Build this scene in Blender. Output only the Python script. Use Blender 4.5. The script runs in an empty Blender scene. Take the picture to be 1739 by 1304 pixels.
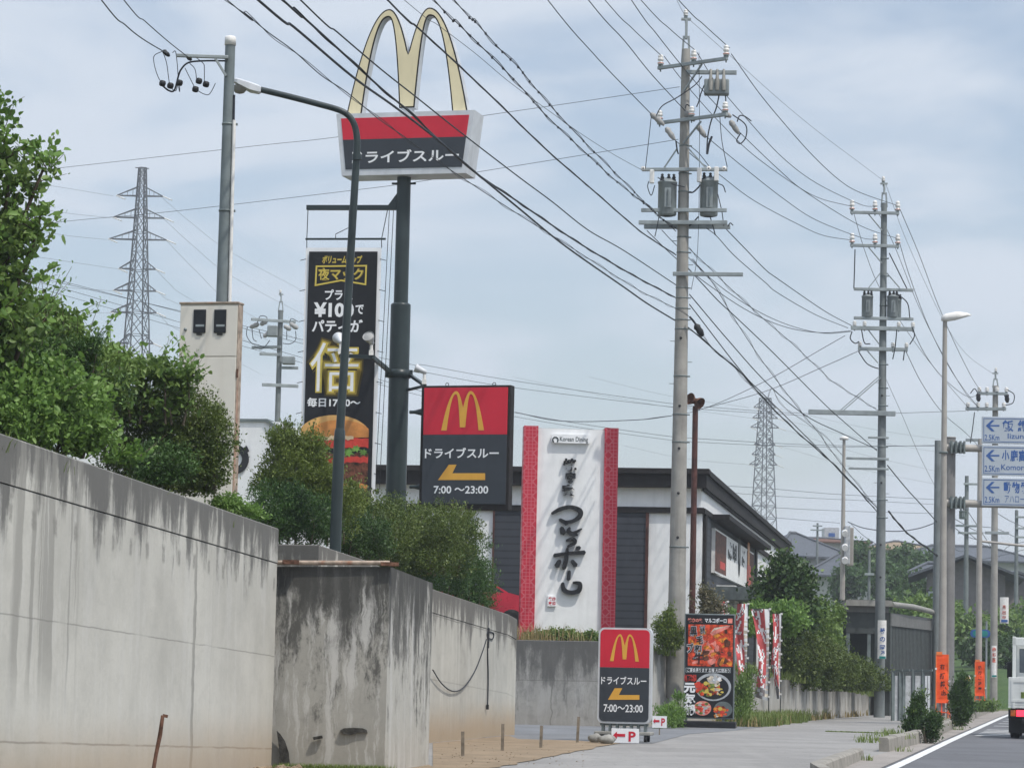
import bpy, bmesh, math, random
import numpy as np
from mathutils import Vector as V, Matrix, geometry
random.seed(7); RNG = np.random.default_rng(11)
SC = bpy.context.scene
COL = SC.collection
# ---------------------------------------------------------------- camera
F, CX, CY = 5000.0, 869.5, 652.0
PITCH, ROLL = math.atan(488 / F), 0.022
CAM = V((0, 0, 1.25))
_f = V((0, math.cos(PITCH), math.sin(PITCH))); _r0 = V((1, 0, 0)); _u0 = V((0, -math.sin(PITCH), math.cos(PITCH)))
RT = _r0 * math.cos(ROLL) + _u0 * math.sin(ROLL)
UP = -_r0 * math.sin(ROLL) + _u0 * math.cos(ROLL)
cd = bpy.data.cameras.new('camera'); cam = bpy.data.objects.new('camera', cd); COL.objects.link(cam)
cd.sensor_width = 36; cd.lens = 36 * F / 1739; cd.clip_start = 0.5; cd.clip_end = 6000
m = Matrix.Identity(4)
for i in range(3):
    m[i][0], m[i][1], m[i][2], m[i][3] = RT[i], UP[i], -_f[i], CAM[i]
cam.matrix_world = m; SC.camera = cam
# ---------------------------------------------------------------- light
SUN = V((0.36, -0.34, 0.87)).normalized()
EL = math.asin(SUN.z); AZ = math.atan2(SUN.x, SUN.y)
wd = bpy.data.worlds.new('World'); SC.world = wd; wd.use_nodes = True
nt = wd.node_tree; nt.nodes.clear()
def wn(t, **k):
    n = nt.nodes.new(t)
    for a, b in k.items(): setattr(n, a, b)
    return n
wo = wn('ShaderNodeOutputWorld'); bg = wn('ShaderNodeBackground'); bg.inputs[1].default_value = 0.1
sky = wn('ShaderNodeTexSky', sky_type='NISHITA', sun_disc=False, sun_elevation=EL, sun_rotation=AZ, air_density=1.0, dust_density=1.6, ozone_density=1.6)
tc = wn('ShaderNodeTexCoord'); mp = wn('ShaderNodeMapping'); mp.inputs['Scale'].default_value = (4.5, 4.5, 15.0); mp.inputs['Location'].default_value = (0.3, 0.2, 0.4)
n1 = wn('ShaderNodeTexNoise'); n1.inputs['Scale'].default_value = 1.5; n1.inputs['Detail'].default_value = 7; n1.inputs['Roughness'].default_value = 0.5; n1.inputs['Distortion'].default_value = 0.4
rp = wn('ShaderNodeMapRange', interpolation_type='SMOOTHSTEP'); rp.inputs[1].default_value = 0.40; rp.inputs[2].default_value = 0.62; rp.inputs[3].default_value = 0.26; rp.inputs[4].default_value = 0.92
mx = wn('ShaderNodeMix', data_type='RGBA'); mx.inputs[7].default_value = (6.15, 6.75, 7.6, 1)
sc_ = wn('ShaderNodeMix', data_type='RGBA', blend_type='MULTIPLY'); sc_.inputs[0].default_value = 1; sc_.inputs[7].default_value = (1.35, 1.28, 1.22, 1)
L = nt.links.new
L(tc.outputs['Generated'], mp.inputs[0]); L(mp.outputs[0], n1.inputs[0]); L(n1.outputs[0], rp.inputs[0]); L(rp.outputs[0], mx.inputs[0])
L(sky.outputs[0], sc_.inputs[6]); L(sc_.outputs[2], mx.inputs[6])
# the thin cloud sheet is brighter high up, round the sun
sp_z = wn('ShaderNodeSeparateXYZ'); hi = wn('ShaderNodeMapRange', interpolation_type='SMOOTHSTEP'); hi.inputs[1].default_value = 0.25; hi.inputs[2].default_value = 0.95; hi.inputs[3].default_value = 1.0; hi.inputs[4].default_value = 1.9
vm = wn('ShaderNodeVectorMath', operation='SCALE'); L(tc.outputs['Generated'], sp_z.inputs[0]); L(sp_z.outputs[2], hi.inputs[0]); L(mx.outputs[2], vm.inputs[0]); L(hi.outputs[0], vm.inputs['Scale']); L(vm.outputs[0], bg.inputs[0]); L(bg.outputs[0], wo.inputs[0])
ld = bpy.data.lights.new('sun', 'SUN'); ld.energy = 2.8; ld.angle = math.radians(0.8); ld.color = (1.0, 0.95, 0.87)
lo = bpy.data.objects.new('sun', ld); COL.objects.link(lo); lo.rotation_euler = (-SUN).to_track_quat('-Z', 'Y').to_euler(); lo.location = (0, 0, 60)
SC.view_settings.view_transform = 'Standard'; SC.view_settings.look = 'None'; SC.view_settings.exposure = 0.22; SC.view_settings.gamma = 1; SC.view_settings.use_curve_mapping = False
SC.render.engine = 'CYCLES'; SC.cycles.max_bounces = 6; SC.cycles.transparent_max_bounces = 8; SC.cycles.use_denoising = True; SC.cycles.volume_bounces = 0
# ---------------------------------------------------------------- pixel -> point helpers (photo pixels, 1739 x 1304)
def ray(px, py): return _f + RT * ((px - CX) / F) + UP * ((CY - py) / F)
def P(px, py, Y):
    d = ray(px, py); return CAM + d * (Y / d.y)
def G(px, py, z=0.0):
    d = ray(px, py); return CAM + d * ((z - CAM.z) / d.z)
def PPM(Y): return F / Y
class Fr:
    """an upright plane at P(px,py,Y) turned th degrees; L() gives a photo pixel's local x, z on it"""
    def __init__(s, px, py, Y, th=0.0, z=None):
        s.o = P(px, py, Y)
        if z is not None: s.o.z = z
        s.th = math.radians(th); s.ux = V((math.cos(s.th), math.sin(s.th), 0)); s.n = V((math.sin(s.th), -math.cos(s.th), 0))
    def L(s, px, py, y=0.0):
        d = ray(px, py); o = s.o - s.n * y; t = (o - CAM).dot(s.n) / d.dot(s.n); p = CAM + d * t
        return ((p - s.o).dot(s.ux), p.z - s.o.z)
    def W(s, x, y, z): return s.o + s.ux * x - s.n * y + V((0, 0, z))
# ---------------------------------------------------------------- objects
def tag(o, label=None, cat=None, group=None, kind=None):
    if label: o['label'] = label
    if cat: o['category'] = cat
    if group: o['group'] = group
    if kind: o['kind'] = kind
    return o
def thing(name, label, cat, loc=(0, 0, 0), rz=0.0, group=None):
    o = bpy.data.objects.new(name, None); COL.objects.link(o); o.location = loc; o.rotation_euler = (0, 0, rz); o.empty_display_size = 0.2
    return tag(o, label, cat, group)
def kids(o): return [c for c in bpy.data.objects if c.parent == o]
def copy_tree(o, parent=None):
    c = o.copy(); COL.objects.link(c); c.parent = parent
    for ch in kids(o): copy_tree(ch, c)
    return c
def orth(d):
    d = d.normalized(); a = V((0, 0, 1)) if abs(d.z) < 0.9 else V((1, 0, 0))
    u = d.cross(a).normalized(); return u, d.cross(u).normalized()
class MB:
    def __init__(s, org=(0, 0, 0)): s.v = []; s.f = []; s.mi = []; s.uv = {}; s.sm = set(); s.org = V(org); s.cur = 0; s.mats = []
    def m(s, mat):
        if mat not in s.mats: s.mats.append(mat)
        s.cur = s.mats.index(mat); return s
    def add(s, vs, fs, smooth=False):
        b = len(s.v); s.v += [V(p) - s.org for p in vs]
        for f in fs:
            if smooth: s.sm.add(len(s.f))
            s.f.append([b + i for i in f]); s.mi.append(s.cur)
        return s
    def box(s, c, size, rz=0.0, R=None):
        c = V(c); hx, hy, hz = size[0] / 2, size[1] / 2, size[2] / 2
        R = R or Matrix.Rotation(rz, 3, 'Z')
        vs = [c + R @ V((x * hx, y * hy, z * hz)) for x in (-1, 1) for y in (-1, 1) for z in (-1, 1)]
        return s.add(vs, [(0, 1, 3, 2), (4, 6, 7, 5), (0, 4, 5, 1), (2, 3, 7, 6), (0, 2, 6, 4), (1, 5, 7, 3)])
    def bb(s, x0, x1, y0, y1, z0, z1): return s.box(((x0 + x1) / 2, (y0 + y1) / 2, (z0 + z1) / 2), (abs(x1 - x0), abs(y1 - y0), abs(z1 - z0)))
    def bev(s, x0, x1, y0, y1, z0, z1, b=0.02):
        """box with chamfered edges"""
        bm = bmesh.new(); bmesh.ops.create_cube(bm, size=1)
        for v in bm.verts: v.co = V(((x0 + x1) / 2 + v.co.x * abs(x1 - x0), (y0 + y1) / 2 + v.co.y * abs(y1 - y0), (z0 + z1) / 2 + v.co.z * abs(z1 - z0)))
        bmesh.ops.bevel(bm, geom=bm.edges[:], offset=b, segments=2, affect='EDGES', profile=0.5)
        bm.verts.index_update(); s.add([v.co.copy() for v in bm.verts], [[v.index for v in f.verts] for f in bm.faces]); bm.free(); return s
    def bar(s, a, b, w, h=None, up=None):
        a, b = V(a), V(b); d = (b - a); h = h or w
        if up is None: u, w_ = orth(d)
        else: u = d.cross(V(up)).normalized(); w_ = u.cross(d).normalized()
        vs = [p + u * (x * w / 2) + w_ * (y * h / 2) for p in (a, b) for x, y in ((-1, -1), (1, -1), (1, 1), (-1, 1))]
        return s.add(vs, [(0, 3, 2, 1), (4, 5, 6, 7), (0, 1, 5, 4), (1, 2, 6, 5), (2, 3, 7, 6), (3, 0, 4, 7)])
    def cyl(s, a, b, r0, r1=None, n=12, cap=True):
        return s.tube([a, b], [r0, r0 if r1 is None else r1], n, cap)
    def tube(s, pts, r, n=8, cap=True):
        pts = [V(p) for p in pts]; k = len(pts); r = r if isinstance(r, (list, tuple)) else [r] * k
        vs = []; pu = None
        for i, p in enumerate(pts):
            d = (pts[min(i + 1, k - 1)] - pts[max(i - 1, 0)])
            if d.length < 1e-9: d = V((0, 0, 1))
            d.normalize()
            if pu is None: u, w = orth(d)
            else:
                u = pu - d * pu.dot(d)
                u = u.normalized() if u.length > 1e-6 else orth(d)[0]
                w = d.cross(u)
            pu = u
            for j in range(n):
                t = 2 * math.pi * j / n; vs.append(p + (u * math.cos(t) + w * math.sin(t)) * r[i])
        fs = [(i * n + j, i * n + (j + 1) % n, (i + 1) * n + (j + 1) % n, (i + 1) * n + j) for i in range(k - 1) for j in range(n)]
        s.add(vs, fs, True)
        if cap: s.add(vs[:n], [tuple(range(n))[::-1]]); s.add(vs[-n:], [tuple(range(n))])
        return s
    def lathe(s, base, prof, n=16, axis=(0, 0, 1)):
        base = V(base); ax = V(axis).normalized(); return s.tube([base + ax * h for h, _ in prof], [max(r, 1e-4) for _, r in prof], n) if False else s._lathe(base, ax, prof, n)
    def _lathe(s, base, ax, prof, n):
        u, w = orth(ax); vs = []
        for h, r in prof:
            for j in range(n):
                t = 2 * math.pi * j / n; vs.append(base + ax * h + (u * math.cos(t) + w * math.sin(t)) * max(r, 1e-4))
        k = len(prof)
        return s.add(vs, [(i * n + j, (i + 1) * n + j, (i + 1) * n + (j + 1) % n, i * n + (j + 1) % n) for i in range(k - 1) for j in range(n)], True)
    def prism(s, outline, y0, y1, holes=()):
        """outline of (x, z) points extruded from y0 (front) to y1 in local axes"""
        loops = [list(outline)] + [list(h) for h in holes]
        tri = geometry.tessellate_polygon([[V((x, z, 0)) for x, z in lp] for lp in loops]); flat = [p for lp in loops for p in lp]; n = len(flat)
        vs = [V((x, y0, z)) for x, z in flat] + [V((x, y1, z)) for x, z in flat]; fs = []
        for t in tri:
            a, b, c = (flat[i] for i in t); cw = (b[0] - a[0]) * (c[1] - a[1]) - (b[1] - a[1]) * (c[0] - a[0]) > 0
            t = t if cw else t[::-1]; fs += [tuple(t), tuple(i + n for i in t[::-1])]
        o = 0
        for lp in loops:
            k = len(lp); fs += [(o + i, o + i + n, o + (i + 1) % k + n, o + (i + 1) % k) for i in range(k)]; o += k
        return s.add(vs, fs)
    def poly(s, pts):
        return s.add(pts, [tuple(range(len(pts)))])
    def build(s, name, mat=None, parent=None, smooth=False):
        me = bpy.data.meshes.new(name); me.from_pydata([tuple(p) for p in s.v], [], s.f)
        ms = s.mats or [mat]
        for x in ms: me.materials.append(x)
        if len(ms) > 1: me.polygons.foreach_set('material_index', s.mi)
        if s.sm: me.polygons.foreach_set('use_smooth', [i in s.sm for i in range(len(s.f))])
        if s.uv:
            ul = me.uv_layers.new(name='UVMap')
            for p in me.polygons:
                for li in p.loop_indices: ul.data[li].uv = s.uv.get(me.loops[li].vertex_index, (0, 0))
        me.update(); o = bpy.data.objects.new(name, me); COL.objects.link(o); o.parent = parent; return o
_tc = {}
def text_geo(t, off=0.0, shear=0.0, bev=0.0):
    k = (t, off, shear)
    if k not in _tc:
        c = bpy.data.curves.new('lettering', 'FONT'); c.body = t; c.offset = off; c.shear = shear; c.resolution_u = 3; c.align_x = 'LEFT'; c.space_line = 0.98
        o = bpy.data.objects.new('lettering', c); COL.objects.link(o); bpy.context.view_layer.update()
        me = bpy.data.meshes.new_from_object(o.evaluated_get(bpy.context.evaluated_depsgraph_get()))
        vs = np.array([v.co[:] for v in me.vertices]); fs = [tuple(p.vertices) for p in me.polygons]
        bpy.data.objects.remove(o); bpy.data.curves.remove(c); bpy.data.meshes.remove(me); _tc[k] = (vs, fs)
    return _tc[k]
def put_text(mb, t, x0, x1, z0, z1, y, off=0.012, shear=0.0, thick=0.0):
    """flat lettering filling the box x0..x1, z0..z1 on a local sign plane"""
    vs, fs = text_geo(t, off, shear); lo_, hi = vs.min(0), vs.max(0); e = hi - lo_; e[e == 0] = 1
    q = [(x0 + (p[0] - lo_[0]) / e[0] * (x1 - x0), y, z0 + (p[1] - lo_[1]) / e[1] * (z1 - z0)) for p in vs]
    mb.add(q, fs)
    if thick:
        b = [(p[0], y + thick, p[2]) for p in q]
        cnt = {}
        for f in fs:
            for i in range(len(f)):
                a, c = f[i], f[(i + 1) % len(f)]; key = (min(a, c), max(a, c)); cnt.setdefault(key, []).append((a, c))
        n = len(q); mb.add(q + b, [(c, a, a + n, c + n) for k, l in cnt.items() if len(l) == 1 for a, c in l])
    return mb
# ---------------------------------------------------------------- materials
class NT:
    def __init__(s, name):
        s.mat = bpy.data.materials.new(name); s.mat.use_nodes = True; s.t = s.mat.node_tree; s.b = s.t.nodes['Principled BSDF']; s.b.inputs['Specular IOR Level'].default_value = 0.3
    def n(s, t, **k):
        x = s.t.nodes.new(t)
        for a, b in k.items(): setattr(x, a, b)
        return x
    def set(s, sock, v):
        if hasattr(v, 'is_output'): s.t.links.new(v, sock)
        elif isinstance(v, (tuple, list)) and sock.type == 'RGBA': sock.default_value = tuple(v)[:3] + (1,)
        else: sock.default_value = v
    def math(s, op, a, b=0.0, c=None, clamp=False):
        x = s.n('ShaderNodeMath', operation=op, use_clamp=clamp); s.set(x.inputs[0], a); s.set(x.inputs[1], b)
        if c is not None: s.set(x.inputs[2], c)
        return x.outputs[0]
    def rng(s, v, a, b, c=0.0, d=1.0, smooth=True):
        x = s.n('ShaderNodeMapRange', interpolation_type='SMOOTHSTEP' if smooth else 'LINEAR')
        for i, q in enumerate((v, a, b, c, d)): s.set(x.inputs[i], q)
        return x.outputs[0]
    def noise(s, vec, scale=1.0, detail=4, rough=0.55, dist=0.0):
        x = s.n('ShaderNodeTexNoise'); s.t.links.new(vec, x.inputs['Vector']); x.inputs['Scale'].default_value = scale; x.inputs['Detail'].default_value = detail; x.inputs['Roughness'].default_value = rough; x.inputs['Distortion'].default_value = dist
        return x.outputs[0]
    def mix(s, f, a, b, mode='MIX'):
        x = s.n('ShaderNodeMix', data_type='RGBA', blend_type=mode); s.set(x.inputs[0], f); s.set(x.inputs[6], a); s.set(x.inputs[7], b); return x.outputs[2]
    def comb(s, x, y, z=0.0):
        c = s.n('ShaderNodeCombineXYZ'); s.set(c.inputs[0], x); s.set(c.inputs[1], y); s.set(c.inputs[2], z); return c.outputs[0]
    def sep(s, v):
        c = s.n('ShaderNodeSeparateXYZ'); s.t.links.new(v, c.inputs[0]); return c.outputs
    def pos(s): return s.n('ShaderNodeNewGeometry').outputs['Position']
    def obj(s): return s.n('ShaderNodeTexCoord').outputs['Object']
    def uv(s): return s.n('ShaderNodeTexCoord').outputs['UV']
    def bump(s, h, strength=0.3, dist=0.02):
        x = s.n('ShaderNodeBump'); x.inputs['Strength'].default_value = strength; x.inputs['Distance'].default_value = dist; s.t.links.new(h, x.inputs['Height']); s.t.links.new(x.outputs[0], s.b.inputs['Normal'])
    def fin(s, col, rough=0.6, metal=0.0):
        s.set(s.b.inputs['Base Color'], col); s.set(s.b.inputs['Roughness'], rough); s.b.inputs['Metallic'].default_value = metal; return s.mat
def mat(name, col, rough=0.6, metal=0.0, var=0.12, scale=3.0, bump=0.0, bscale=40, streak=0.0, dirt=None):
    t = NT(name); o = t.obj(); n = t.noise(o, scale, 5, 0.6)
    dk = tuple(c * (1 - var * 1.6) for c in col); lt = tuple(min(1, c * (1 + var)) for c in col)
    c = t.mix(t.rng(n, 0.25, 0.75), dk, lt)
    if streak:
        mp = t.n('ShaderNodeMapping'); mp.inputs['Scale'].default_value = (7, 7, 0.5); t.t.links.new(o, mp.inputs[0])
        c = t.mix(t.math('MULTIPLY', t.rng(t.noise(mp.outputs[0], 1.0, 4), 0.5, 0.72), streak), c, dirt or tuple(x * 0.45 for x in col))
    if bump: t.bump(t.noise(o, bscale, 4), bump, 0.01)
    return t.fin(c, t.rng(t.noise(o, scale * 2.3, 3), 0.2, 0.8, max(rough - 0.08, 0.05), min(rough + 0.1, 1)), metal)
def glow(name, col, e):
    t = NT(name); t.set(t.b.inputs['Emission Color'], col); t.b.inputs['Emission Strength'].default_value = e; return t.fin(col, 0.4)
def leafmat(name, c0, c1, c2, trans=0.25):
    t = NT(name); g = t.n('ShaderNodeNewGeometry'); r = t.n('ShaderNodeValToRGB'); e = r.color_ramp.elements
    e[0].position = 0; e[0].color = c0 + (1,); e[1].position = 1; e[1].color = c2 + (1,); q = e.new(0.55); q.color = c1 + (1,)
    t.t.links.new(g.outputs['Random Per Island'], r.inputs[0])
    big = t.noise(g.outputs['Position'], 1.1, 3); col = t.mix(t.rng(big, 0.35, 0.7), r.outputs[0], tuple((a + b) / 2 for a, b in zip(c1, c2)), 'MIX')
    t.fin(col, 0.5); tr = t.n('ShaderNodeBsdfTranslucent'); t.set(tr.inputs[0], t.mix(0.5, col, (c2[0] * 1.3, c2[1] * 1.5, c2[2])))
    ms = t.n('ShaderNodeMixShader'); ms.inputs[0].default_value = trans; out = t.t.nodes['Material Output']
    t.t.links.new(t.b.outputs[0], ms.inputs[1]); t.t.links.new(tr.outputs[0], ms.inputs[2]); t.t.links.new(ms.outputs[0], out.inputs[0]); return t.mat
def concrete(name, base, dark, cap=0.4, stain=0.8, streak=0.5, joints=(), cracks=(), blot=0.3, soil=0.5, top_fade=0.6, patch=(), lime=0.2, face=None, drips=0, mottle=0):
    """weathered cast concrete; UV = (metres along, metres below the top edge)"""
    t = NT(name); u0, d, _ = t.sep(t.uv())[:3]; pz = t.sep(t.pos())[2]
    wv = t.noise(t.comb(t.math('MULTIPLY', u0, 2.0), t.math('MULTIPLY', d, 1.6)), 1.6, 5, 0.6); u = t.math('ADD', u0, t.math('MULTIPLY', t.math('SUBTRACT', wv, 0.5), 0.16))
    n_l = t.noise(t.comb(t.math('MULTIPLY', u0, 0.5), t.math('MULTIPLY', d, 0.5)), 1.3, 6, 0.62); n_f = t.noise(t.comb(u0, d), 22, 6, 0.75)
    n_g = t.math('MULTIPLY', t.math('SUBTRACT', t.noise(t.comb(u0, d), 9, 6, 0.8), 0.5), 0.35)
    n_s = t.math('ADD', t.noise(t.comb(t.math('MULTIPLY', u, 5.0), t.math('MULTIPLY', d, 0.5)), 1.0, 8, 0.7), t.math('MULTIPLY', n_g, 0.35)); n_w = t.math('ADD', t.noise(t.comb(t.math('MULTIPLY', u, 1.5), t.math('MULTIPLY', d, 0.4)), 1.0, 6, 0.65), t.math('MULTIPLY', n_g, 0.25))
    c = t.mix(t.rng(n_l, 0.3, 0.7), tuple(x * 0.86 for x in base), tuple(x * 1.08 for x in base))
    if face: c = t.mix(t.rng(u0, face - 0.01, face + 0.01), c, tuple(min(.6, x * 1.25) for x in base))
    c = t.mix(t.math('MULTIPLY', t.rng(n_f, 0.4, 0.8), 0.16), c, tuple(x * 0.5 for x in base))
    c = t.mix(t.math('MULTIPLY', t.rng(t.noise(t.comb(u0, d), 3.2, 8, 0.75), 0.48, 0.62), 0.16), c, tuple(x * 0.62 for x in base))
    if mottle:
        mo = t.math('ADD', t.noise(t.comb(t.math('MULTIPLY', u, 2.4), t.math('MULTIPLY', d, 0.9)), 1.0, 9, 0.78), t.math('MULTIPLY', t.rng(d, 0.0, 2.4, 0.10, -0.10), 1.0)); c = t.mix(t.math('MULTIPLY', t.rng(mo, 0.47, 0.60), mottle), c, tuple(x * 1.25 for x in dark))
    E = t.rng(t.math('ADD', d, t.math('MULTIPLY', t.math('SUBTRACT', n_l, 0.5), cap * 1.6)), 0.0, cap * 2.4, 1, 0, False)
    n_v = t.noise(t.comb(t.math('ADD', t.math('MULTIPLY', u, 5.0), 31.0), t.math('MULTIPLY', d, 0.5)), 1.0, 6, 0.68)
    # pale lime runs
    c = t.mix(t.math('MULTIPLY', t.rng(n_v, 0.5, 0.6), lime), c, tuple(min(.62, x * 1.45) for x in (base[0], base[1] * 1.01, base[2] * 1.06)))
    # dark water stain that hangs down from the top edge in tongues
    q = t.math('ADD', t.math('ADD', t.math('MULTIPLY', E, 0.9), t.math('MULTIPLY', t.math('SUBTRACT', n_s, 0.5), 1.9)), t.math('MULTIPLY', t.math('SUBTRACT', n_w, 0.5), 1.9))
    st = t.math('MULTIPLY', t.rng(q, 0.30, 0.78), t.rng(E, 0.0, 0.25)); c = t.mix(t.math('MULTIPLY', st, stain), c, t.mix(n_f, dark, tuple(x * 1.7 for x in dark)))
    # single long streaks
    sk = t.math('MULTIPLY', t.rng(n_s, 0.56, 0.7), t.rng(d, 0.0, top_fade * 4, 1.0, 0.15)); c = t.mix(t.math('MULTIPLY', sk, streak), c, tuple((a + b) / 2.2 for a, b in zip(dark, base)))
    n_b = t.noise(t.comb(t.math('MULTIPLY', u, 1.2), d), 1.7, 6, 0.7); c = t.mix(t.math('MULTIPLY', t.rng(n_b, 0.52, 0.7), blot), c, tuple(x * 1.6 for x in dark))
    for p0, p1, q1, amt in patch:
        mk = t.math('MULTIPLY', t.math('MULTIPLY', t.rng(u, p0 - 0.05, p0 + 0.12), t.rng(u, p1 - 0.1, p1 + 0.05, 1, 0)), t.rng(d, q1 - 0.9, q1, 1, 0))
        mk = t.math('MULTIPLY', mk, t.rng(t.noise(t.comb(t.math('MULTIPLY', u, 4.5), t.math('MULTIPLY', d, 0.16)), 1.0, 4), 0.47, 0.56)); c = t.mix(t.math('MULTIPLY', mk, amt), c, tuple(x * 0.52 for x in base))
    wob = t.math('MULTIPLY', t.math('SUBTRACT', t.noise(t.comb(u, d), 2.5, 4), 0.5), 0.03)
    for j, w, amt in joints:
        lm = t.rng(t.math('ABSOLUTE', t.math('SUBTRACT', t.math('ADD', d, wob), j)), w * 0.4, w, 1, 0); lm = t.math('MULTIPLY', lm, t.rng(t.noise(t.comb(u, j), 1.1, 3), 0.36, 0.5, 0.35, 1)); c = t.mix(t.math('MULTIPLY', lm, amt), c, tuple(x * 0.35 for x in base))
    if drips:
        fu = t.math('ABSOLUTE', t.math('SUBTRACT', t.math('FRACT', t.math('DIVIDE', t.math('ADD', u, t.math('MULTIPLY', n_l, 0.3)), drips)), 0.5)); dm = t.math('MULTIPLY', t.rng(fu, 0.05, 0.12, 1, 0), t.rng(t.math('ABSOLUTE', t.math('SUBTRACT', t.math('ADD', d, t.math('MULTIPLY', n_l, 0.2)), 0.78)), 0.05, 0.11, 1, 0)); c = t.mix(t.math('MULTIPLY', dm, t.rng(n_f, 0.3, 0.6, 0.3, 0.75)), c, tuple(x * 0.42 for x in base))
    wob2 = t.math('MULTIPLY', t.math('SUBTRACT', t.noise(t.comb(t.math('MULTIPLY', u, 0.0), d), 2.0, 5), 0.5), 0.12)
    for cu, w, slope, amt in cracks:
        e = t.math('SUBTRACT', t.math('ADD', t.math('SUBTRACT', u, t.math('MULTIPLY', d, slope)), wob2), cu); ln = t.rng(t.math('ABSOLUTE', e), w * 0.4, w, 1, 0); ln = t.math('MULTIPLY', ln, t.rng(d, cap * 0.9, cap * 1.1)); c = t.mix(t.math('MULTIPLY', ln, amt), c, tuple(x * 0.5 for x in base))
    if soil:
        sm = t.rng(t.math('ADD', pz, t.math('MULTIPLY', n_l, -0.5)), -0.2, 0.55, 1, 0); c = t.mix(t.math('MULTIPLY', sm, soil), c, (0.33, 0.23, 0.13))
    t.bump(n_f, 0.25, 0.01); return t.fin(c, 0.9)
# ---------------------------------------------------------------- material library
M = {}
M['white'] = mat('white_panel', (0.76, 0.77, 0.77), 0.5, var=0.04, streak=0.12)
M['white_trim'] = mat('white_paint', (0.8, 0.8, 0.78), 0.45, var=0.06, streak=0.25)
M['silver'] = mat('galvanised_frame', (0.58, 0.60, 0.62), 0.4, metal=0.25, var=0.08, streak=0.15)
M['galv'] = mat('galvanised_steel', (0.30, 0.335, 0.34), 0.5, metal=0.3, var=0.15, streak=0.25)
M['galv_d'] = mat('weathered_steel', (0.16, 0.19, 0.19), 0.55, metal=0.2, var=0.2, streak=0.3)
M['steel_far'] = mat('lattice_steel', (0.075, 0.083, 0.09), 0.6, metal=0.1, var=0.2)
M['polec'] = mat('pole_concrete', (0.30, 0.29, 0.265), 0.85, var=0.14, scale=2, streak=0.4, bump=0.2)
M['poled'] = mat('pole_green_grey', (0.17, 0.19, 0.19), 0.75, var=0.14, scale=2, streak=0.3)
M['greenp'] = mat('dark_green_paint', (0.030, 0.043, 0.045), 0.35, var=0.15, scale=1.5, streak=0.15)
M['charcoal'] = mat('charcoal_panel', (0.038, 0.045, 0.055), 0.4, var=0.05, streak=0.12)
M['brownf'] = mat('dark_brown_frame', (0.016, 0.014, 0.014), 0.75, var=0.1)
M['red'] = mat('red_panel', (0.55, 0.020, 0.042), 0.38, var=0.05, scale=1.2, streak=0.1)
M['yellow'] = mat('golden_yellow', (0.66, 0.35, 0.055), 0.4, var=0.04)
M['cream'] = mat('faded_yellow_acrylic', (0.72, 0.64, 0.42), 0.4, var=0.05, scale=1.5, streak=0.12)
M['letterw'] = mat('white_lettering', (0.78, 0.79, 0.80), 0.5, var=0.02)
M['black'] = mat('black_rubber', (0.014, 0.015, 0.017), 0.5, var=0.15)
M['blackcloth'] = mat('banner_black', (0.011, 0.012, 0.015), 0.55, var=0.25, scale=1.2, bump=0.4, bscale=3)
M['cable'] = mat('black_cable', (0.02, 0.024, 0.032), 0.55, var=0.1)
M['cable2'] = mat('grey_cable', (0.075, 0.085, 0.10), 0.6, var=0.1)
M['cable3'] = mat('aluminium_conductor', (0.20, 0.22, 0.23), 0.5, metal=0.3, var=0.1)
M['porc'] = mat('white_porcelain', (0.72, 0.71, 0.68), 0.22, var=0.08, scale=9)
M['porcred'] = mat('porcelain_red_band', (0.5, 0.12, 0.07), 0.3)
M['greycov'] = mat('grey_plastic_cover', (0.27, 0.265, 0.24), 0.6, var=0.15, streak=0.3)
M['spole'] = mat('grey_steel_pole', (0.17, 0.20, 0.205), 0.55, metal=0.2, var=0.12, streak=0.3); M['galvlt'] = mat('pale_grey_cover', (0.34, 0.34, 0.33), 0.5, var=0.1, streak=0.3); M['slat'] = mat('dark_grey_slats', (0.055, 0.064, 0.062), 0.6, var=0.15, streak=0.2); M['sroof'] = mat('shelter_roof_grey', (0.15, 0.15, 0.145), 0.6, var=0.1, streak=0.2)
M['trafo'] = mat('transformer_grey', (0.24, 0.27, 0.275), 0.5, metal=0.15, var=0.12, streak=0.3)
M['box'] = mat('cream_cabinet', (0.66, 0.63, 0.56), 0.5, var=0.05, scale=1.5, streak=0.22, dirt=(0.45, 0.38, 0.28))
M['rust'] = mat('rust', (0.14, 0.07, 0.045), 0.9, var=0.4, scale=12, bump=0.5)
M['rustw'] = mat('rusty_white_trim', (0.36, 0.29, 0.23), 0.75, var=0.3, scale=9, streak=0.55, dirt=(0.3, 0.1, 0.04))
M['redbrown'] = mat('red_oxide_paint', (0.085, 0.034, 0.027), 0.6, var=0.3, scale=4, streak=0.3)
M['dkglass'] = mat('dark_window_glass', (0.012, 0.014, 0.017), 0.08, var=0.1)
M['glass'] = mat('window_glass', (0.10, 0.12, 0.14), 0.06, var=0.1)
M['siding'] = None
M['orange'] = mat('orange_cloth', (0.90, 0.10, 0.02), 0.6, var=0.08, scale=3, bump=0.3, bscale=8)
M['orange2'] = mat('orange_frame_paint', (0.8, 0.2, 0.05), 0.5, var=0.1)
M['signgrey'] = mat('sign_board_white', (0.40, 0.45, 0.50), 0.5, var=0.03)
M['blue'] = mat('sign_blue', (0.035, 0.10, 0.30), 0.5, var=0.04)
M['lamp_grey'] = mat('lamp_post_beige_grey', (0.34, 0.32, 0.29), 0.5, var=0.08, streak=0.2)
M['post_grey'] = mat('sign_post_grey', (0.21, 0.205, 0.20), 0.5, metal=0.1, var=0.1, streak=0.2)
M['tile'] = mat('grey_roof_tile', (0.085, 0.095, 0.11), 0.55, var=0.25, scale=8, bump=0.5, bscale=6)
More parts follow.
